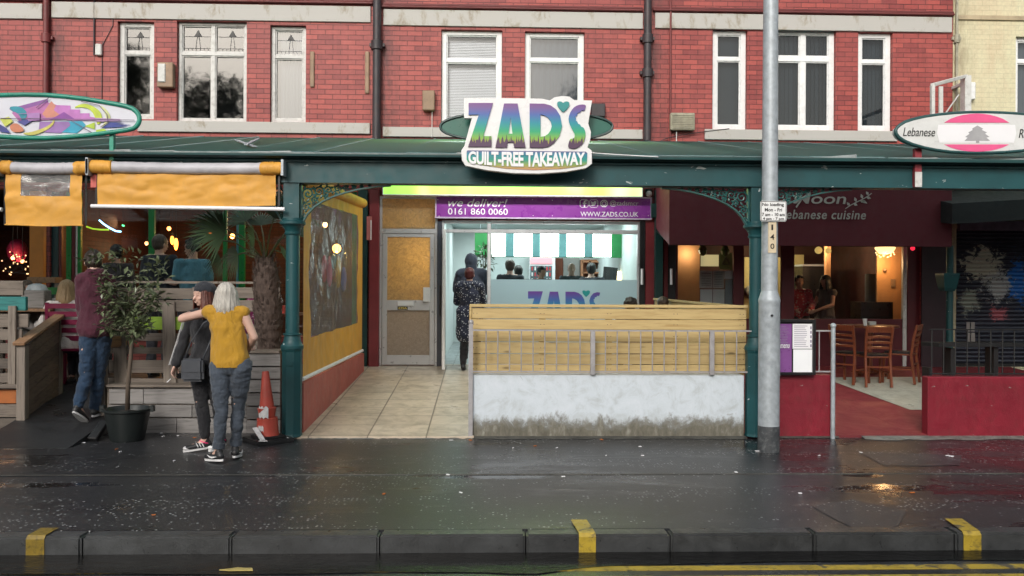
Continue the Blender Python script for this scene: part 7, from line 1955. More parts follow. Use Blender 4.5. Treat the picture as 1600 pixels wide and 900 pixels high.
def hand(mb, wr, d, n, s=1.0, curl=.35, thumb=1):
    d = Vector(d).normalized(); n = Vector(n); n = (n-d*n.dot(d)).normalized(); w = d.cross(n)*thumb
    mb.ell(wr, wr+d*.075*s, (.024*s,.016*s), (.038*s,.013*s), 12, ref=w)
    for i, (l, r) in enumerate(((.066,.0088),(.076,.0092),(.070,.0088),(.055,.0080))):
        p = wr+d*.078*s+w*(.030-.020*i)*s; dd = d.copy()
        for q in range(3):
            a = curl*(q+.6)*(1+.12*i); e = (d*math.cos(a)-n*math.sin(a))
            p2 = p+e*l*s*(.42,.32,.26)[q]; mb.ell(p, p2, r*s*(1-.1*q), r*s*(.92-.1*q), 8); p = p2
    p = wr+d*.025*s+w*.025*s; p2 = p+(d*.55+w*.75-n*.25).normalized()*.042*s; p3 = p2+(d*.9+w*.25-n*.35).normalized()*.030*s
    mb.ell(p, p2, .0125*s, .0105*s, 8); mb.ell(p2, p3, .0105*s, .0085*s, 8)

def torso(mb, J, g=0.0, hips=True, low=None):
    k = J['k']; across = (J['shL']-J['shR']).normalized(); hx = (J['hipL']-J['hipR']).normalized(); b = J.get('bulk', 1.0)
    def rr(x, y): return ((x*b+g)*k, (y*b+g)*k)
    mb.ell(J['pelvis'], J['waist'], rr(.148,.105), rr(.122,.090), 18, ref=hx)
    mb.ell(J['waist'], J['chest'], rr(.122,.090), rr(.142,.103), 18, ref=across)
    mb.ell(J['chest'], J['chest'].lerp(J['neck'],.62), rr(.142,.103), rr(.105,.075), 18, ref=across)
    mb.ell(J['shL'], J['chest'].lerp(J['neck'],.8), (.047+g)*k, (.058+g)*k, 12); mb.ell(J['shR'], J['chest'].lerp(J['neck'],.8), (.047+g)*k, (.058+g)*k, 12)

def arm(mb, J, n, g=0.0, upto=1.0, cuff=0):
    k = J['k']; a, b, c = J['sh'+n], J['el'+n], J['wr'+n]
    if upto <= .5:
        mb.ell(a, a.lerp(b, upto*2), (.043+g)*k, (.040+g)*k, 12); return
    mb.ell(a, b, (.043+g)*k, (.036+g)*k, 12)
    t = (upto-.5)*2
    m = b.lerp(c,.35*t); mb.ell(b, m, (.037+g)*k, (.038+g)*k, 12); mb.ell(m, b.lerp(c,t), (.038+g)*k, (.027+g+cuff)*k, 12)

def leg(mb, J, n, g=0.0, upto=1.0, flare=0):
    k = J['k']*J.get('slim',1.0); a, b, c = J['hip'+n], J['kn'+n], J['an'+n]; B = J.get('bulk',1.0)/J.get('slim',1.0)
    mb.ell(a, a.lerp(b,.5), ((.092*B)+g)*k, ((.075*B)+g)*k, 14); mb.ell(a.lerp(b,.5), b, ((.075*B)+g)*k, (.055+g)*k, 14)
    m = b.lerp(c,.35); bk = -J['face']*.012*k
    mb.ell(b, m+bk, (.054+g)*k, (.056+g)*k, 14); mb.ell(m+bk, b.lerp(c,upto), (.056+g)*k, (.036+g+flare)*k, 14)

def folds(me, amp, sc_, seed=0, zs=1.0):
    me.update()
    ns = [v.normal.copy() for v in me.vertices]
    for v, n in zip(me.vertices, ns):
        p = Vector((v.co.x*sc_, v.co.y*sc_, v.co.z*sc_*zs))+Vector((seed,seed*2,0))
        v.co += n*amp*(noise.noise(p)+.5*noise.noise(p*2.3))
def cut(me, planes):
    bm = bmesh.new(); bm.from_mesh(me)
    for co, no in planes:
        r = bmesh.ops.bisect_plane(bm, geom=list(bm.verts)+list(bm.edges)+list(bm.faces), plane_co=co, plane_no=no, clear_outer=True)
    bm.to_mesh(me); bm.free(); return me

def shoe(J, n, mats, par, kind='sneaker', det=1):
    k = J['k']; a, t_ = J['an'+n], J['toe'+n]; d = (t_-a); 
    heel = a - Vector((d.x,d.y,0)).normalized()*.035*k; gz = t_.z-.035*k
    d = d.normalized(); fl = Vector((d.x,d.y,0)).normalized()
    heel = Vector((heel.x,heel.y,a.z-.045*k)); toe = t_.copy()
    side = (toe-heel).cross(V3(0,0,1)).normalized()
    m = MB(); mid = heel.lerp(toe,.55)
    m.ell(heel+V3(0,0,.012), mid+V3(0,0,.010), (.034*k,.036*k), (.042*k,.032*k), 12, ref=side); m.ell(mid+V3(0,0,.008), toe+V3(0,0,.002), (.042*k,.030*k), (.036*k,.022*k), 12, ref=side)
    m.ell(heel+V3(0,0,.02)+(toe-heel)*.12, a.lerp(heel,.3)+V3(0,0,.018), .036*k, .036*k, 12)
    me = remesh(m, .006 if det > 1 else .010, 3)
    up = link_mesh('shoe', me, mats[0], par, smooth=True)
    # sole follows the foot's outline
    dn = -((toe-heel).normalized().cross(side)).normalized(); 
    if dn.z > 0: dn = -dn
    m = MB(); prof = []
    L_ = (toe-heel).length
    for i in range(20):
        t = 2*PI*i/20; u = .5+.5*math.cos(t); w = (.038+.008*math.cos(t-.4))*math.sin(t)*1.06
        prof.append((u*(L_+.07*k)-.035*k, w*k))
    dirv = (toe-heel).normalized(); vs = []
    for off in (.020, .040):
        for (x, w) in prof: vs.append(heel+dirv*x+side*w+dn*(off-.004 if off < .03 else off-.006)*k)
    nn = 20; m.add(vs, [tuple(range(nn)), tuple(range(2*nn-1,nn-1,-1))]+[(i,i+nn,(i+1)%nn+nn,(i+1)%nn) for i in range(nn)])
    m.build('sole', mats[1], up)
    return up, heel, toe, side, dn

def hair_mesh(J, style, f, s, u, Mh, vox, seed=0):
    k = J['k']; h = J['head']; m = MB()
    m.ball(h+u*.030*k-f*.012*k, (.083*k,.098*k,.092*k), 18, 12, M=Mh)
    if style in ('bob','long','pony'):
        low = {'bob': .20, 'long': .26, 'pony': .10}[style]*k
        for i in range(13):
            a = R(-118+236*i/12)           # around the back
            o = s*math.sin(a)*.078*k - f*math.cos(a)*.088*k
            o2 = s*math.sin(a)*.090*k - f*math.cos(a)*.085*k
            l = low*(1-.12*abs(math.sin(a)))
            m.ell(h+o*.92+u*.03*k, h+o2-u*(.0)*k-V3(0,0,1)*l*.55, .026*k, .030*k, 8); m.ell(h+o2-V3(0,0,1)*l*.55, h+o2*.92-V3(0,0,1)*l, .030*k, .014*k, 8)
    elif style == 'curly':
        rr = random.Random(seed+3)
        for i in range(60):
            q = Vector((rr.gauss(0,1),rr.gauss(0,1),rr.gauss(0,1))).normalized(); 
            if q.dot(f) > .35 and q.z < .45: continue
            if q.z < -.45: continue
            m.ball(h+u*.03*k-f*.01*k+Vector((q.x*.088,q.y*.088,q.z*.092))*k, rr.uniform(.016,.028)*k, 8, 6)
    elif style == 'short':
        m.ball(h-f*.030*k-u*.012*k, (.078*k,.075*k,.075*k), 14, 10, M=Mh)
    elif style == 'wavy':
        rr = random.Random(seed)
        for i in range(30):
            a = R(rr.uniform(-120,120)); o = s*math.sin(a)*.085*k - f*math.cos(a)*.09*k; z = rr.uniform(.02,.20)*k
            m.ell(h+o+u*.03*k, h+o*1.1-V3(0,0,z), .022*k, .02*k, 8)
    me = remesh(m, vox, 3)
    # keep the face free
    bm = bmesh.new(); bm.from_mesh(me)
    dl = [v for v in bm.verts if (v.co-h).dot(f) > .045*k and (v.co-h).dot(u) < .052*k and abs((v.co-h).dot(s)) < .064*k]
    bmesh.ops.delete(bm, geom=dl, context='VERTS'); bm.to_mesh(me); bm.free(); me.update()
    ns = [v.normal.copy() for v in me.vertices]
    for v, n in zip(me.vertices, ns):
        r = v.co-h; a = math.atan2(r.dot(s), -r.dot(f))
        v.co += n*(.008*noise.noise(Vector((a*7.5, r.z*6/k, seed)))+.004*noise.noise(Vector((a*19, r.z*8/k, seed+3))))
    return me

def hairmat(name, c1, c2, rough=.45):
    m, t, b, o = newmat(name)
    n = noise_n(t, coords(t,(1,1,.08)), 130, 4, .7, .6)
    L(t, ramp(t, n, [(.3,c2),(.7,c1)]), b.inputs[0]); b.inputs['Roughness'].default_value = rough
    L(t, bumpn(t, n, .6, .004), b.inputs['Normal']); return m
def fabric(name, col, var=.15, vs=8, bump=.3, bs=250, rough=.85, dots=None, stripes=None):
    m = pm(name, col, rough, var=var, vs=vs, bump=bump, bs=bs, sheen=.15)
    _t = m.node_tree; _b = [n for n in _t.nodes if n.type == 'BSDF_PRINCIPLED'][0]
    _n = noise_n(_t, coords(_t, (1,1,.55)), 9, 4, .65, 1.6)
    if _b.inputs['Normal'].links: L(_t, bumpn(_t, _n, .55, .03, _b.inputs['Normal'].links[0].from_socket), _b.inputs['Normal'])
    if dots:
        t = m.node_tree; b = [n for n in t.nodes if n.type == 'BSDF_PRINCIPLED'][0]
        src = b.inputs[0].links[0].from_socket
        v = nd(t,'ShaderNodeTexVoronoi'); v.inputs['Scale'].default_value = dots[0]; v.inputs['Randomness'].default_value = .8; L(t, coords(t), v.inputs['Vector'])
        L(t, mixc(t, mathn(t,'LESS_THAN',v.outputs['Distance'],dots[1]), src, dots[2]), b.inputs[0])
    return m
skins = {'p': M['skinpale'], 's': M['skin'], 'd': pm('brown_skin',(.16,.08,.05),.5,var=.1,bump=0)}
M['eyewhite'] = pm('eye_white',(.7,.7,.68),.3,var=0.02,bump=0); M['eyedark'] = pm('brow_dark',(.02,.014,.01),.4,bump=0); M['lip'] = pm('lip',(.42,.13,.12),.4,var=.05,bump=0)

def person(label, J, hair, haircol, top, topmat, bottommat=None, skin='p', det=0, group=None, shoes=None, sleeves=1.0, g=.014, hood=False, hem=None, hands=(None,None), coat=0, cat='person', legs_up=.93, dress=False, legcut=None):
    """builds one person; returns the root and useful axes"""
    base = J['base']; t = thing('person', label, cat, base, group)
    vox = (.016,.010,.0065)[det]; k = J['k']
    m = MB(); f, s, u, Mh = head_parts(m, J); torso(m, J)
    for n in 'LR':
        arm(m, J, n); leg(m, J, n)
        a, t_ = J['an'+n], J['toe'+n]; m.ell(a, a.lerp(t_,.35)-V3(0,0,.02), .034*k, .032*k, 10); m.ell(a.lerp(t_,.3)-V3(0,0,.02), t_, .034*k, .022*k, 10)
        hd = hands['LR'.index(n)]; d = (J['wr'+n]-J['el'+n]).normalized()
        if hd: hand(m, J['wr'+n], hd[0] if hd[0] else d, hd[1], k*.98, hd[2], hd[3])
        else: hand(m, J['wr'+n], d, (J['wr'+n]-J['pelvis']).cross(V3(0,0,1)).cross(V3(0,0,1))*-1 if True else None, k*.98, .3, 1 if n == 'L' else -1)
    me = remesh(m, vox, 3 if det > 1 else 2)
    d_ = MB(); face_detail(d_, J, f, s, u, Mh)
    bm = bmesh.new(); bm.from_mesh(me); fm = d_.mesh(); bm.from_mesh(fm); bm.to_mesh(me); bm.free()
    me.materials.clear()
    for mt in (skins[skin], M['eyewhite'], M['eyedark'], M['lip']): me.materials.append(mt)
    link_mesh('body', me, None, t, smooth=True)
    if hair: link_mesh('hair', hair_mesh(J, hair, f, s, u, Mh, .007 if det > 1 else .010, hash(label) % 50 if False else len(label)), haircol, t, smooth=True)
    # upper garment
    if top:
        m = MB(); torso(m, J, g)
        for n in 'LR':
            if sleeves > 0: arm(m, J, n, g, sleeves, .006)
        if coat:
            for n in 'LR': m.ell(J['hip'+n]+V3(0,0,.05), J['hip'+n].lerp(J['kn'+n],coat), (.105+g)*k, (.10+g)*k, 14)
            m.ell(J['pelvis'], J['pelvis'].lerp((J['knL']+J['knR'])/2, coat), (.16*k,.12*k), (.17*k,.14*k), 16, ref=s)
        else:
            m.ell(J['waist'], J['pelvis']+V3(0,0,-.0), ((.13+g)*k,(.095+g)*k), ((.155+g)*k,(.115+g)*k), 18, ref=(J['hipL']-J['hipR']).normalized())
        if J.get('boxy'):
            m.ell(J['chest']-V3(0,0,.01), J['pelvis']+V3(0,0,.02), (.150*k,.112*k), (.172*k,.122*k), 20, ref=(J['hipL']-J['hipR']).normalized())
            for n in 'LR': m.ell(J['sh'+n], J['chest'].lerp(J['sh'+n],.55), .050*k, .075*k, 12)
        if top == 'hoodie': 
            m.ell(J['neck']-f*.06*k+s*.05*k, J['neck']-f*.06*k-s*.05*k, .05*k, .05*k, 10); m.ell(J['neck']-f*.075*k-V3(0,0,.05*k), J['neck']-f*.07*k, .06*k, .045*k, 10)
        if top == 'hoodup' or hood:
            m.ball(J['head']-f*.02*k+u*.012*k, (.098*k,.112*k,.118*k), 18, 12, M=Mh); m.ell(J['neck']-f*.015*k, J['head']-u*.06*k-f*.03*k, .082*k, .088*k, 12)
        elif top != 'hoodie':
            m.ell(J['neck']-V3(0,0,.03*k), J['neck']-V3(0,0,.0), .062*k, .058*k, 12)
        me = remesh(m, max(.008, vox), 4)
        cuts = []
        me = cut(me, [])
        hz = (J['pelvis'].z - (hem if hem is not None else .07)*k) if not coat else None
        bm = bmesh.new(); bm.from_mesh(me)
        if hz is not None: 
            dl = [fc for fc in bm.faces if fc.calc_center_median().z < hz and (fc.calc_center_median()-J['pelvis']).length < .26*k]; bmesh.ops.delete(bm, geom=dl, context='FACES')
        if (top == 'hoodup' or hood):
            dl = [v for v in bm.verts if (v.co-J['head']).dot(f) > .045*k and abs((v.co-J['head']).dot(s)) < .07*k and (v.co-J['head']).dot(u) < .085*k and (v.co-J['head']).dot(u) > -.12*k]; bmesh.ops.delete(bm, geom=dl, context='VERTS')
        elif top != 'hoodie':
            dl = [v for v in bm.verts if v.co.z > J['neck'].z+.012*k]; bmesh.ops.delete(bm, geom=dl, context='VERTS')
        bm.to_mesh(me); bm.free()
        folds(me, .014*k, 7.5, len(label), .55); folds(me, .006*k, 19, len(label)+3, .5)
        link_mesh({'hoodie':'hooded_top','hoodup':'hooded_jacket','coat':'coat','shirt':'shirt','top':'top','jacket':'jacket'}.get(top,'top'), me, topmat, t, smooth=True)
    if bottommat:
        m = MB(); hx = (J['hipL']-J['hipR']).normalized()
        m.ell(J['pelvis']-V3(0,0,.02), J['pelvis'].lerp(J['waist'],.5), ((.156*J.get('bulk',1))*k,(.114*J.get('bulk',1))*k), (.135*k,.10*k), 18, ref=hx)
        for n in 'LR': leg(m, J, n, .009, legs_up, .006)
        me = remesh(m, max(.008, vox), 4)
        folds(me, .009*k, 9, 5, 1.6); folds(me, .0045*k, 24, 8, 2.0)
        link_mesh('trousers', me, bottommat, t, smooth=True)
    if shoes:
        for n in 'LR': shoe(J, n, shoes, t, det=det)
    t['_'] = 0; del t['_']
    return t, f, s, u, Mh

whiteS = pm('shoe_white',(.68,.68,.68),.45,bump=.05); blackS = pm('shoe_black',(.02,.02,.022),.5)
# ---- woman in the yellow top, seen from behind
Yy = -1.20; gb = W(352,724,Yy); 
J = pose((gb.x,Yy,0), 1.665, 178); J['bulk'] = 1.0
def PX(px, py, Y): return W(px, py, Y)
J['head'] = PX(354,462,Yy+.02); J['neck'] = PX(354,479,Yy); J['chest'] = PX(355,511,Yy); J['waist'] = PX(357,541,Yy); J['pelvis'] = PX(360,565,Yy)
J['shL'] = PX(328,487,Yy+.01); J['shR'] = PX(380,487,Yy+.01); J['boxy'] = 1
J['elL'] = PX(284,498,Yy+.13); J['wrL'] = PX(296,491,Yy+.33)
J['elR'] = PX(397,527,Yy+.02); J['wrR'] = PX(385,550,Yy+.20)
J['hipL'] = PX(344,572,Yy); J['hipR'] = PX(377,572,Yy)
J['knL'] = PX(346,642,Yy-.02); J['knR'] = PX(372,638,Yy+.10); J['anL'] = PX(341,708,Yy-.02); J['anR'] = PX(368,700,Yy+.14); J['slim'] = .9
J['anL'].z = .10; J['anR'].z = .10
J['toeL'] = J['anL']+V3(-.125,.10,-.062); J['toeR'] = J['anR']+V3(-.02,.155,-.062)
J['face'] = V3(-.12,1,0).normalized()
denim = fabric('grey_blue_denim',(.045,.058,.078),.45,7,.35,300)
mustard = fabric('mustard_cotton',(.42,.225,.015),.10,6,.25,200)
silver = hairmat('silver_blonde_hair',(.66,.63,.56),(.24,.22,.20))
t, f, s, u, Mh = person('silver haired woman in a mustard sleeveless top and grey jeans seen from behind', J, 'bob', silver, 'top', mustard, denim, 'p', 2, sleeves=.03, g=.013, shoes=(blackS, whiteS), hem=.045, legs_up=.84,
    hands=((V3(.35,.35,.15), V3(0,.3,1), .55, 1),(V3(-.5,.6,-.1), V3(1,0,.3), .5, -1)), )
m = MB()
for n in 'LR':
    c = J['kn'+n].lerp(J['an'+n],.86); d = (J['an'+n]-J['kn'+n]).normalized(); m.tube([c-d*.03, c+d*.02], [.055,.053], 16)
m.build('turn_up', denim, t, smooth=40)
# swooping white marks on her shoes
for n in 'LR':
    a, tt_ = J['an'+n], J['toe'+n]; d = V3(tt_.x-a.x, tt_.y-a.y, 0).normalized(); sd_ = d.cross(V3(0,0,1))
    for e in (-1,1):
        m = MB(); pts = [a+d*q[0]+sd_*e*q[2]+V3(0,0,q[1]) for q in ((-.03,-.035,.041),(.02,-.048,.047),(.06,-.045,.048),(.10,-.032,.045))]
        m.tube(pts, [.003,.009,.006,.002], 6); m.build('shoe_stripe', whiteS, t)

# ---- woman in the black beanie, arm around the other's waist
Yh = -0.66; gb = G(332,704); gb = W(330,704,Yh)
J = pose((gb.x,Yh,0), 1.60, -22)
J['head'] = PX(318,461,Yh-.03); J['neck'] = PX(322,484,Yh); J['chest'] = PX(321,512,Yh); J['waist'] = PX(322,540,Yh); J['pelvis'] = PX(322,560,Yh)
J['shR'] = PX(300,494,Yh-.02); J['shL'] = PX(345,495,Yh-.03); J['elR'] = PX(287,533,Yh+.03); J['wrR'] = PX(274,570,Yh-.05)
J['elL'] = PX(372,524,Yh-.10); J['wrL'] = PX(388,541,Yh-.32)
J['hipR'] = PX(309,566,Yh); J['hipL'] = PX(334,566,Yh); J['knR'] = PX(315,632,Yh-.02); J['knL'] = PX(340,632,Yh+.06)
J['anR'] = PX(320,689,Yh-.02); J['anL'] = PX(346,684,Yh+.10); J['anR'].z = .10; J['anL'].z = .10
J['toeR'] = J['anR']+V3(-.15,-.06,-.062); J['toeL'] = J['anL']+V3(-.05,-.145,-.062)
J['face'] = V3(-.66,-.72,-.06).normalized()
auburn = hairmat('auburn_hair',(.14,.035,.02),(.05,.015,.01)); blackf = fabric('black_jersey',(.014,.014,.017),.3)
t, f, s, u, Mh = person('young woman in a black beanie and black track top looking left with a cigarette', J, 'long', auburn, 'top', blackf, fabric('black_leggings',(.010,.010,.013),.3), 'p', 2, sleeves=.97, g=.012, shoes=(blackS, whiteS), hem=.09, legs_up=.86,
    hands=((V3(.55,-.7,.1), V3(.2,.3,1), .5, 1),(V3(-.25,-.15,-1), V3(-1,.2,0), .45, 1)))
m = MB(); k = J['k']; h = J['head']; m.ball(h+u*.055*k-f*.020*k, (.096*k,.112*k,.088*k), 20, 12, M=Mh); m.ball(h+u*.030*k-f*.060*k, (.088*k,.082*k,.085*k), 16, 10, M=Mh)
me = remesh(m, .007, 4); bm = bmesh.new(); bm.from_mesh(me); bmesh.ops.delete(bm, geom=[v for v in bm.verts if (v.co-h).dot(u) < .030*k+(v.co-h).dot(f)*.12 and (v.co-h).dot(f) > -.03*k], context='VERTS'); bm.to_mesh(me); bm.free()
folds(me, .006, 14, 3); link_mesh('beanie', me, fabric('charcoal_knit',(.020,.023,.030),.3,bump=.6,bs=160), t, smooth=True)
m = MB()
for n in 'LR':
    c = J['kn'+n].lerp(J['an'+n],.93); m.tube([c-V3(0,0,.035), J['an'+n]-V3(0,0,.005)], [.047,.045], 14)
m.build('sock', pm('pink_sock',(.85,.05,.20),.7), t, smooth=40)
m = MB()      # white stripes down the sleeve
for o in (-.010, 0.004, .018):
    pts = []
    for q in range(9):
        a = q/8; p = J['shR'].lerp(J['elR'],a*2) if a < .5 else J['elR'].lerp(J['wrR'],a*2-1)
        pts.append(p+V3(-.062+.014*a+o*.2,-.018+o,0.0))
    m.tube(pts, .0028, 5)
m.build('sleeve_stripe', whiteS, t)
for n in 'LR':
    a, tt_ = J['an'+n], J['toe'+n]; d = V3(tt_.x-a.x, tt_.y-a.y, 0).normalized(); sd_ = d.cross(V3(0,0,1)); m = MB()
    for e in (-1,1):
        for q in (.0,.025,.05): m.bar(a+d*(q+.028)+sd_*e*.030+V3(0,0,-.014), a+d*(q+.010)+sd_*e*.047+V3(0,0,-.052), .008, .005)
    m.build('shoe_stripe', whiteS, t)
    m = MB(); tp_ = tt_-d*.004; m.ball(tp_+V3(0,0,.0), (.036,.034,.021), 12, 8); m.build('toe_cap', whiteS, t, smooth=True)
hp = J['wrR']+V3(-.04,-.04,-.15)
tag(MB().tube([J['wrR']+V3(-.02,-.06,-.125), J['wrR']+V3(-.045,-.085,-.155)], .004, 8).build('cigarette', M['white'], origin=tuple(J['wrR']+V3(-.02,-.06,-.125))), 'white cigarette between the fingers of the woman in the beanie', 'cigarette')
bg_ = PX(302,577,Yh-.17)
t = thing('handbag', 'grey black leather shoulder bag hanging at the hip of the beanie woman', 'handbag', tuple(bg_))
x0,x1,z0,z1 = rect(284,561,319,596,Yh-.2); m = MB(); m.box(x0,x1,Yh-.235,Yh-.165,z0,z1); bagm = pm('bag_leather',(.045,.05,.06),.42,var=.2,bump=.3)
m.build('body', bagm, t, bevel=.022, segs=3); m = MB(); m.box(x0+.004,x1-.004,Yh-.243,Yh-.158,z0+.07,z1+.006); m.build('flap', bagm, t, bevel=.018, segs=3)
m = MB(); m.tube([(x0+.02,Yh-.2,z1-.02), PX(298,535,Yh-.19), PX(318,505,Yh-.16), PX(338,492,Yh-.10), PX(345,492,Yh+.05)], .007, 6)
m.tube([(x1-.02,Yh-.2,z1-.02), PX(324,545,Yh-.16), PX(338,510,Yh-.13), PX(343,494,Yh-.08)], .007, 6); m.build('strap', bagm, t, smooth=True)

# ---- man in the burgundy hooded top walking up the ramp
Ym = .20; gb = W(140,655,Ym); zr = zl(Ym)
J = pose((gb.x,Ym,zr), 1.80, 165)
J['head'] = PX(146,409,Ym+.05); J['neck'] = PX(150,429,Ym); J['chest'] = PX(149,455,Ym); J['waist'] = PX(150,486,Ym); J['pelvis'] = PX(151,513,Ym)
J['shL'] = PX(129,437,Ym-.06); J['shR'] = PX(171,438,Ym+.08); J['elL'] = PX(128,478,Ym-.04); J['wrL'] = PX(134,505,Ym+.20)
J['elR'] = PX(176,478,Ym+.12); J['wrR'] = PX(165,500,Ym+.32)
J['hipL'] = PX(141,522,Ym-.02); J['hipR'] = PX(160,522,Ym+.03); J['knL'] = PX(135,588,Ym-.02); J['knR'] = PX(153,588,Ym+.10)
J['anL'] = PX(122,632,Ym-.10); J['anR'] = PX(148,641,Ym+.16)
J['toeL'] = J['anL']+V3(.045,.11,-.115); J['toeL'] = Vector((J['anL'].x+.02, J['anL'].y+.13, zl(Ym)+.03)); J['toeR'] = Vector((J['anR'].x-.03, J['anR'].y+.15, zl(J['anR'].y+.1)+.035)); J['anR'].z = zl(J['anR'].y)+.10; J['anL'].z = J['toeL'].z+.16
J['face'] = V3(-.5,.86,-.25).normalized()
darkhair = hairmat('dark_brown_hair',(.045,.03,.02),(.015,.01,.008))
person('man in a burgundy hooded top and blue jeans walking up the ramp', J, 'short', darkhair, 'hoodie', fabric('burgundy_fleece',(.062,.008,.022),.25), fabric('indigo_denim',(.012,.035,.075),.4), 'p', 1, sleeves=.97, g=.026, shoes=(blackS, whiteS), hem=.08, legs_up=.97)

# ---- two people queueing in the takeaway doorway
Y_ = 4.62; gb = W(736,575,Y_)
J = pose((gb.x,Y_,zf(YW)), 1.76, 176); 
J['elL'] = J['shL']+V3(-.05,.10,-.25); J['wrL'] = J['elL']+V3(.12,.2,-.02); J['elR'] = J['shR']+V3(.06,.1,-.25); J['wrR'] = J['elR']+V3(-.12,.2,-.02); J['bulk'] = 1.12
person('tall person in a dark blue hooded jacket standing in the takeaway doorway', J, None, None, 'hoodup', fabric('navy_jacket',(.045,.06,.09),.3,5,.2), fabric('charcoal_trousers',(.03,.03,.035),.2), 'p', 1, sleeves=.97, g=.038, shoes=(whiteS, whiteS), hem=.14)
Y_ = 3.98; gb = W(733,588,Y_)
J = pose((gb.x,Y_,zf(Y_)), 1.56, 172); J['bulk'] = 1.02
J['elL'] = J['shL']+V3(-.04,.12,-.24); J['wrL'] = J['elL']+V3(.14,.16,.02); J['elR'] = J['shR']+V3(.05,.12,-.23); J['wrR'] = J['elR']+V3(-.14,.16,.02)
dots = fabric('navy_dotted_coat',(.022,.028,.055),.2,6,.2,200,dots=(30,.26,(.62,.64,.70)))
person('woman with dark red hair in a navy polka dot coat in the takeaway doorway', J, 'short', hairmat('dark_red_hair',(.13,.02,.02),(.05,.01,.01)), 'hoodie', dots, fabric('black_tights',(.012,.012,.016),.2), 'p', 1, sleeves=.97, g=.032, coat=.78, shoes=(blackS, blackS))

# ---- diners and drinkers on the bar terrace
def quick(label, px, py_head, Y, zfl, heading, H, hair, hc, topc, seated=False, skin='p', top='top', face=None, sleeves=.97, group=None, det=0, bott=(.03,.03,.04), bulk=1.0, adj=None, dots=None, rough=.85):
    hd = W(px, py_head, Y); base = V3(hd.x, Y, zfl); J = pose(base, H, heading, seated); J['bulk'] = bulk
    dz = hd.z - J['head'].z
    up_ = ['pelvis','waist','chest','neck','head','shL','shR','elL','elR','wrL','wrR','hipL','hipR']
    for q in up_: J[q].z += dz
    if not seated:
        for n in 'LR': J['kn'+n].z += dz*.5
    dx = hd.x-J['head'].x
    for q in list(J):
        if isinstance(J[q], Vector) and q not in ('face','base'): J[q].x += dx*.0
    if face: J['face'] = V3(*face).normalized()
    if adj: adj(J)
    return person(label, J, hair, hc, top, fabric('cloth', topc, .25, 7, .2, 200, dots=dots), fabric('trousers', bott, .2), skin, det, group, sleeves=sleeves, g=.02, shoes=(blackS, blackS)), J
brown = hairmat('brown_hair',(.09,.05,.03),(.03,.018,.012)); black = hairmat('black_hair',(.014,.012,.012),(.006,.006,.006)); blonde = hairmat('blonde_hair',(.42,.30,.16),(.22,.14,.07)); grey = hairmat('grey_brown_hair',(.13,.10,.08),(.05,.04,.03))
def a1(J): J['elL'] = J['shL']+V3(-.10,-.0,-.24); J['wrL'] = J['elL']+V3(-.12,.16,.0); J['waist'] += V3(.06,-.03,0); J['pelvis'] += V3(.10,-.05,0)
quick('blonde woman in a white long sleeved top sitting on the magenta chair', 104, 452, 1.50, .352, 200, 1.66, 'long', blonde, (.62,.58,.56), True, adj=a1, face=(-.3,1,-.1), det=1)
quick('person with tied hair seated facing right behind the far left fence', 41, 452, 1.8, .352, 80, 1.6, 'short', brown, (.22,.2,.19), True, face=(.95,-.3,-.1))
quick('seated diner whose face shows between the blonde woman and the hooded man', 134, 452, 2.3, .352, 20, 1.6, 'short', blonde, (.35,.3,.3), True, face=(-.2,-1,0))
quick('dark haired person with sunglasses pushed up, behind the bay tree crown', 181, 395, 3.0, .352, 200, 1.7, 'short', black, (.05,.045,.05), face=(-.9,.3,0), skin='s')
quick('broad grey haired man in a dark navy jacket standing behind the pallet fence', 250, 381, 2.5, .352, 172, 1.80, 'short', grey, (.018,.025,.038), bulk=1.28, face=(.5,.85,0), det=1)
def a2(J):
    J['elL'] = J['shL']+V3(-.05,.0,-.26); J['wrL'] = J['elL']+V3(-.20,.10,.05)
quick('man with curly black hair in a faded blue t-shirt facing left', 301, 388, 2.45, .352, 215, 1.76, 'curly', black, (.10,.28,.38), skin='p', sleeves=.36, face=(-.95,.25,-.05), adj=a2, det=1, bulk=1.1)
quick('child in a purple and white checked shirt beside the palm trunk', 392, 478, 1.35, .352, 150, 1.45, None, None, (.32,.04,.16), True, top='hoodup', dots=(30,.33,(.6,.55,.6)), face=(-.4,.9,0))
# ---- inside the takeaway
def staff(label, px, py, Y, heading, H, hair, hc, c, **k): return quick(label, px, py, Y, zd, heading, H, hair, hc, c, **k)
staff('customer in a dark cap seen from behind at the left of the shop window', 797, 416, SY0+.75, 178, 1.72, 'short', grey, (.07,.08,.095), bulk=1.2, face=(.1,1,0))
staff('small dark haired customer just right of the capped one', 810, 424, SY0+1.3, 185, 1.62, 'short', black, (.1,.11,.12))
staff('dark haired worker in black in front of the drinks fridge', 846, 425, YM+1.0, 150, 1.66, 'short', black, (.04,.045,.05), face=(.5,-.6,-.2), skin='s')
staff('bald bearded worker facing the street behind the counter', 893, 420, YM+.85, 0, 1.72, None, None, (.10,.12,.14), face=(0,-1,-.05))
staff('dark haired customer with back turned near the till screen', 924, 421, SY0+1.35, 180, 1.70, 'short', black, (.022,.025,.035), bulk=1.15, face=(.1,1,0))
m = MB(); 
# two people sitting behind the board fence
quick('seated person with dark curly hair just showing over the pine fence, left one', 985, 478, 2.9, zf(2.9), 175, 1.62, 'curly', darkhair, (.05,.05,.06), True)
quick('seated person with brown hair just showing over the pine fence, right one', 1036, 476, 3.0, zf(3.0), 185, 1.64, 'short', brown, (.10,.07,.05), True)
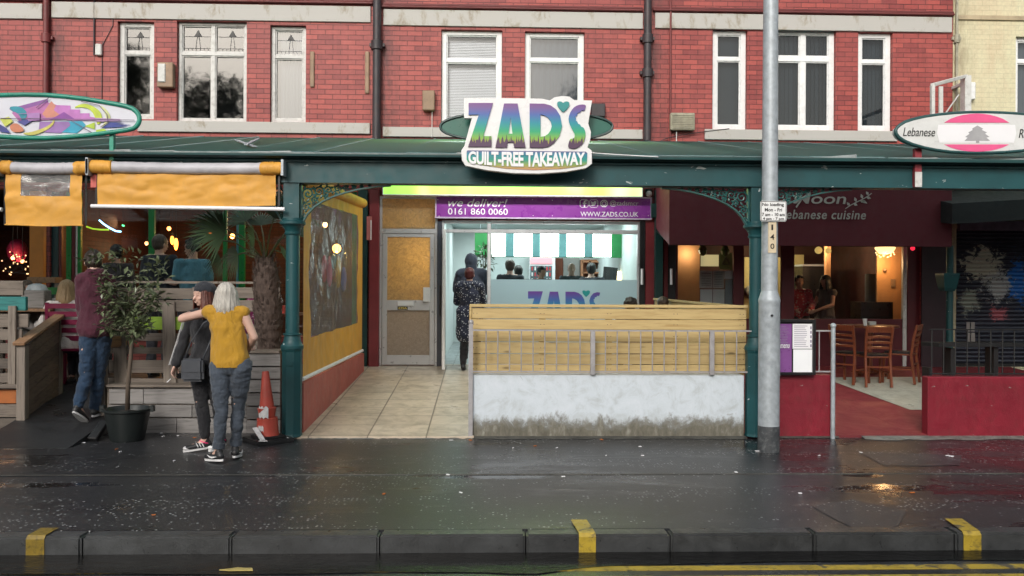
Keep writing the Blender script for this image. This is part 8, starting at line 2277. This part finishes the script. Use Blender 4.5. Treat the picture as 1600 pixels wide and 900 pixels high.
# ---- restaurant
quick('woman in a pink flowered top seated at the back of the restaurant', 1249, 440, RY0+1.0, zf(YW), -10, 1.6, 'short', black, (.45,.06,.07), True, dots=(20,.3,(.5,.3,.25)))
quick('long haired woman in a grey vest seated sideways in the restaurant', 1291, 440, RY0+.8, zf(YW), -70, 1.62, 'long', black, (.10,.085,.08), True, skin='s', sleeves=.1, face=(-.9,-.3,-.3))

# ================================================================== LITTER AND LEAVES ON THE PAVEMENT
rr = random.Random(44)
spots = [(182,702),(188,706),(130,692),(252,677),(255,682),(278,681),(304,684),(272,720),(256,658),(705,688),(735,688),(802,700),(836,697),(940,687),(1000,698),(1004,712),(947,712),(1183,705),(1280,712),(1345,707),(1480,712),(1486,713),(1250,771),(1150,738),(600,772),(240,805),(880,745),(1425,770),(720,770),(700,742),(540,660),(870,700)]
for k, (px, py) in enumerate(spots):
    p = G(px, py, .004); a = rr.random()*PI; l = rr.uniform(.010,.022)
    d = V3(math.cos(a)*l, math.sin(a)*l, 0); mt = M['white'] if rr.random() < .7 else M['orangeplank']
    tag(MB().bar(p-d+V3(0,0,.003), p+d+V3(0,0,.003), rr.choice((.008,.018)), .006).build('cigarette_end', mt, origin=tuple(p)), 'small pale cigarette end lying on the wet pavement', 'cigarette end', 'cigarette ends scattered on the pavement')
p = G(376,893,ZR); m = MB(); rr = random.Random(3); pts = [(p.x+.10*math.cos(2*PI*i/9)*rr.uniform(.5,1.3), p.y+.03*math.sin(2*PI*i/9)*rr.uniform(.6,1.2)) for i in range(9)]
m.prism(pts, 'z', ZR+.010, ZR+.016); tag(m.build('fallen_leaf', pm('yellow_leaf',(.45,.36,.12),.5), origin=(p.x,p.y,ZR)), 'pale yellow fallen leaf lying in the gutter puddle', 'leaf')

# ================================================================== ACROSS THE ROAD (seen only as reflections in the glass)
def street_tree(x, y, h, r, seed, label):
    t = thing('street_tree', label, 'tree', (x,y,0), 'trees across the road'); rr = random.Random(seed); m = MB()
    m.tube([(x,y,0),(x+.1,y,h*.35),(x,y+.1,h*.6),(x,y,h*.85)], [.22,.17,.12,.04], 10)
    for k in range(14):
        th = rr.random()*6.28; z = h*rr.uniform(.35,.7); m.tube([(x,y,z),(x+math.cos(th)*r*.4,y+math.sin(th)*r*.4,z+h*.12),(x+math.cos(th)*r*.8,y+math.sin(th)*r*.8,z+h*.2)], [.08,.05,.02], 5)
    m.build('trunk', M['bark'], t, smooth=True); m = MB()
    for k in range(170):
        th = rr.random()*6.28; q = rr.random()**.5*r; z = h*rr.uniform(.42,1.0); q *= (1-.55*max(0,(z/h-.6)/.4))
        leaves(m, (x+math.cos(th)*q,y+math.sin(th)*q,z), (.75,.75,.6), 42, .30, rr, aspect=1.8)
    m.build('crown', M['leaf'], t)
street_tree(-15.4,-17.5,11.0,2.2,1,'leafy tree across the road mirrored in the leftmost upper window')
street_tree(-11.6,-18.0,9.9,2.3,2,'leafy tree across the road mirrored in the double upper window')
street_tree(4.6,-18,10.2,1.6,4,'leafy tree across the road mirrored in the window right of the blind')

tb = thing('building', 'long brown brick parade across the road mirrored dimly in the shop glass', 'building', (0,-30,0))
m = MB(); m.box(-32,32,-38,-30,0,6.0); m.build('wall', M['brick2'], tb)
m = MB(); m.prism([(-38.4,6.0),(-34,7.8),(-29.6,6.0)], 'x', -32.3, 32.3); m.build('roof', M['darkpipe'], tb)
for i in range(14):
    x = -29+i*4.4
    MB().box(x-.6,x+.6,-30,-29.95,3.7,5.2).build('window', M['upvc'], tb); MB().box(x-1.7,x+1.7,-30,-29.94,.4,2.7).build('shop_window', M['vblind'], tb)
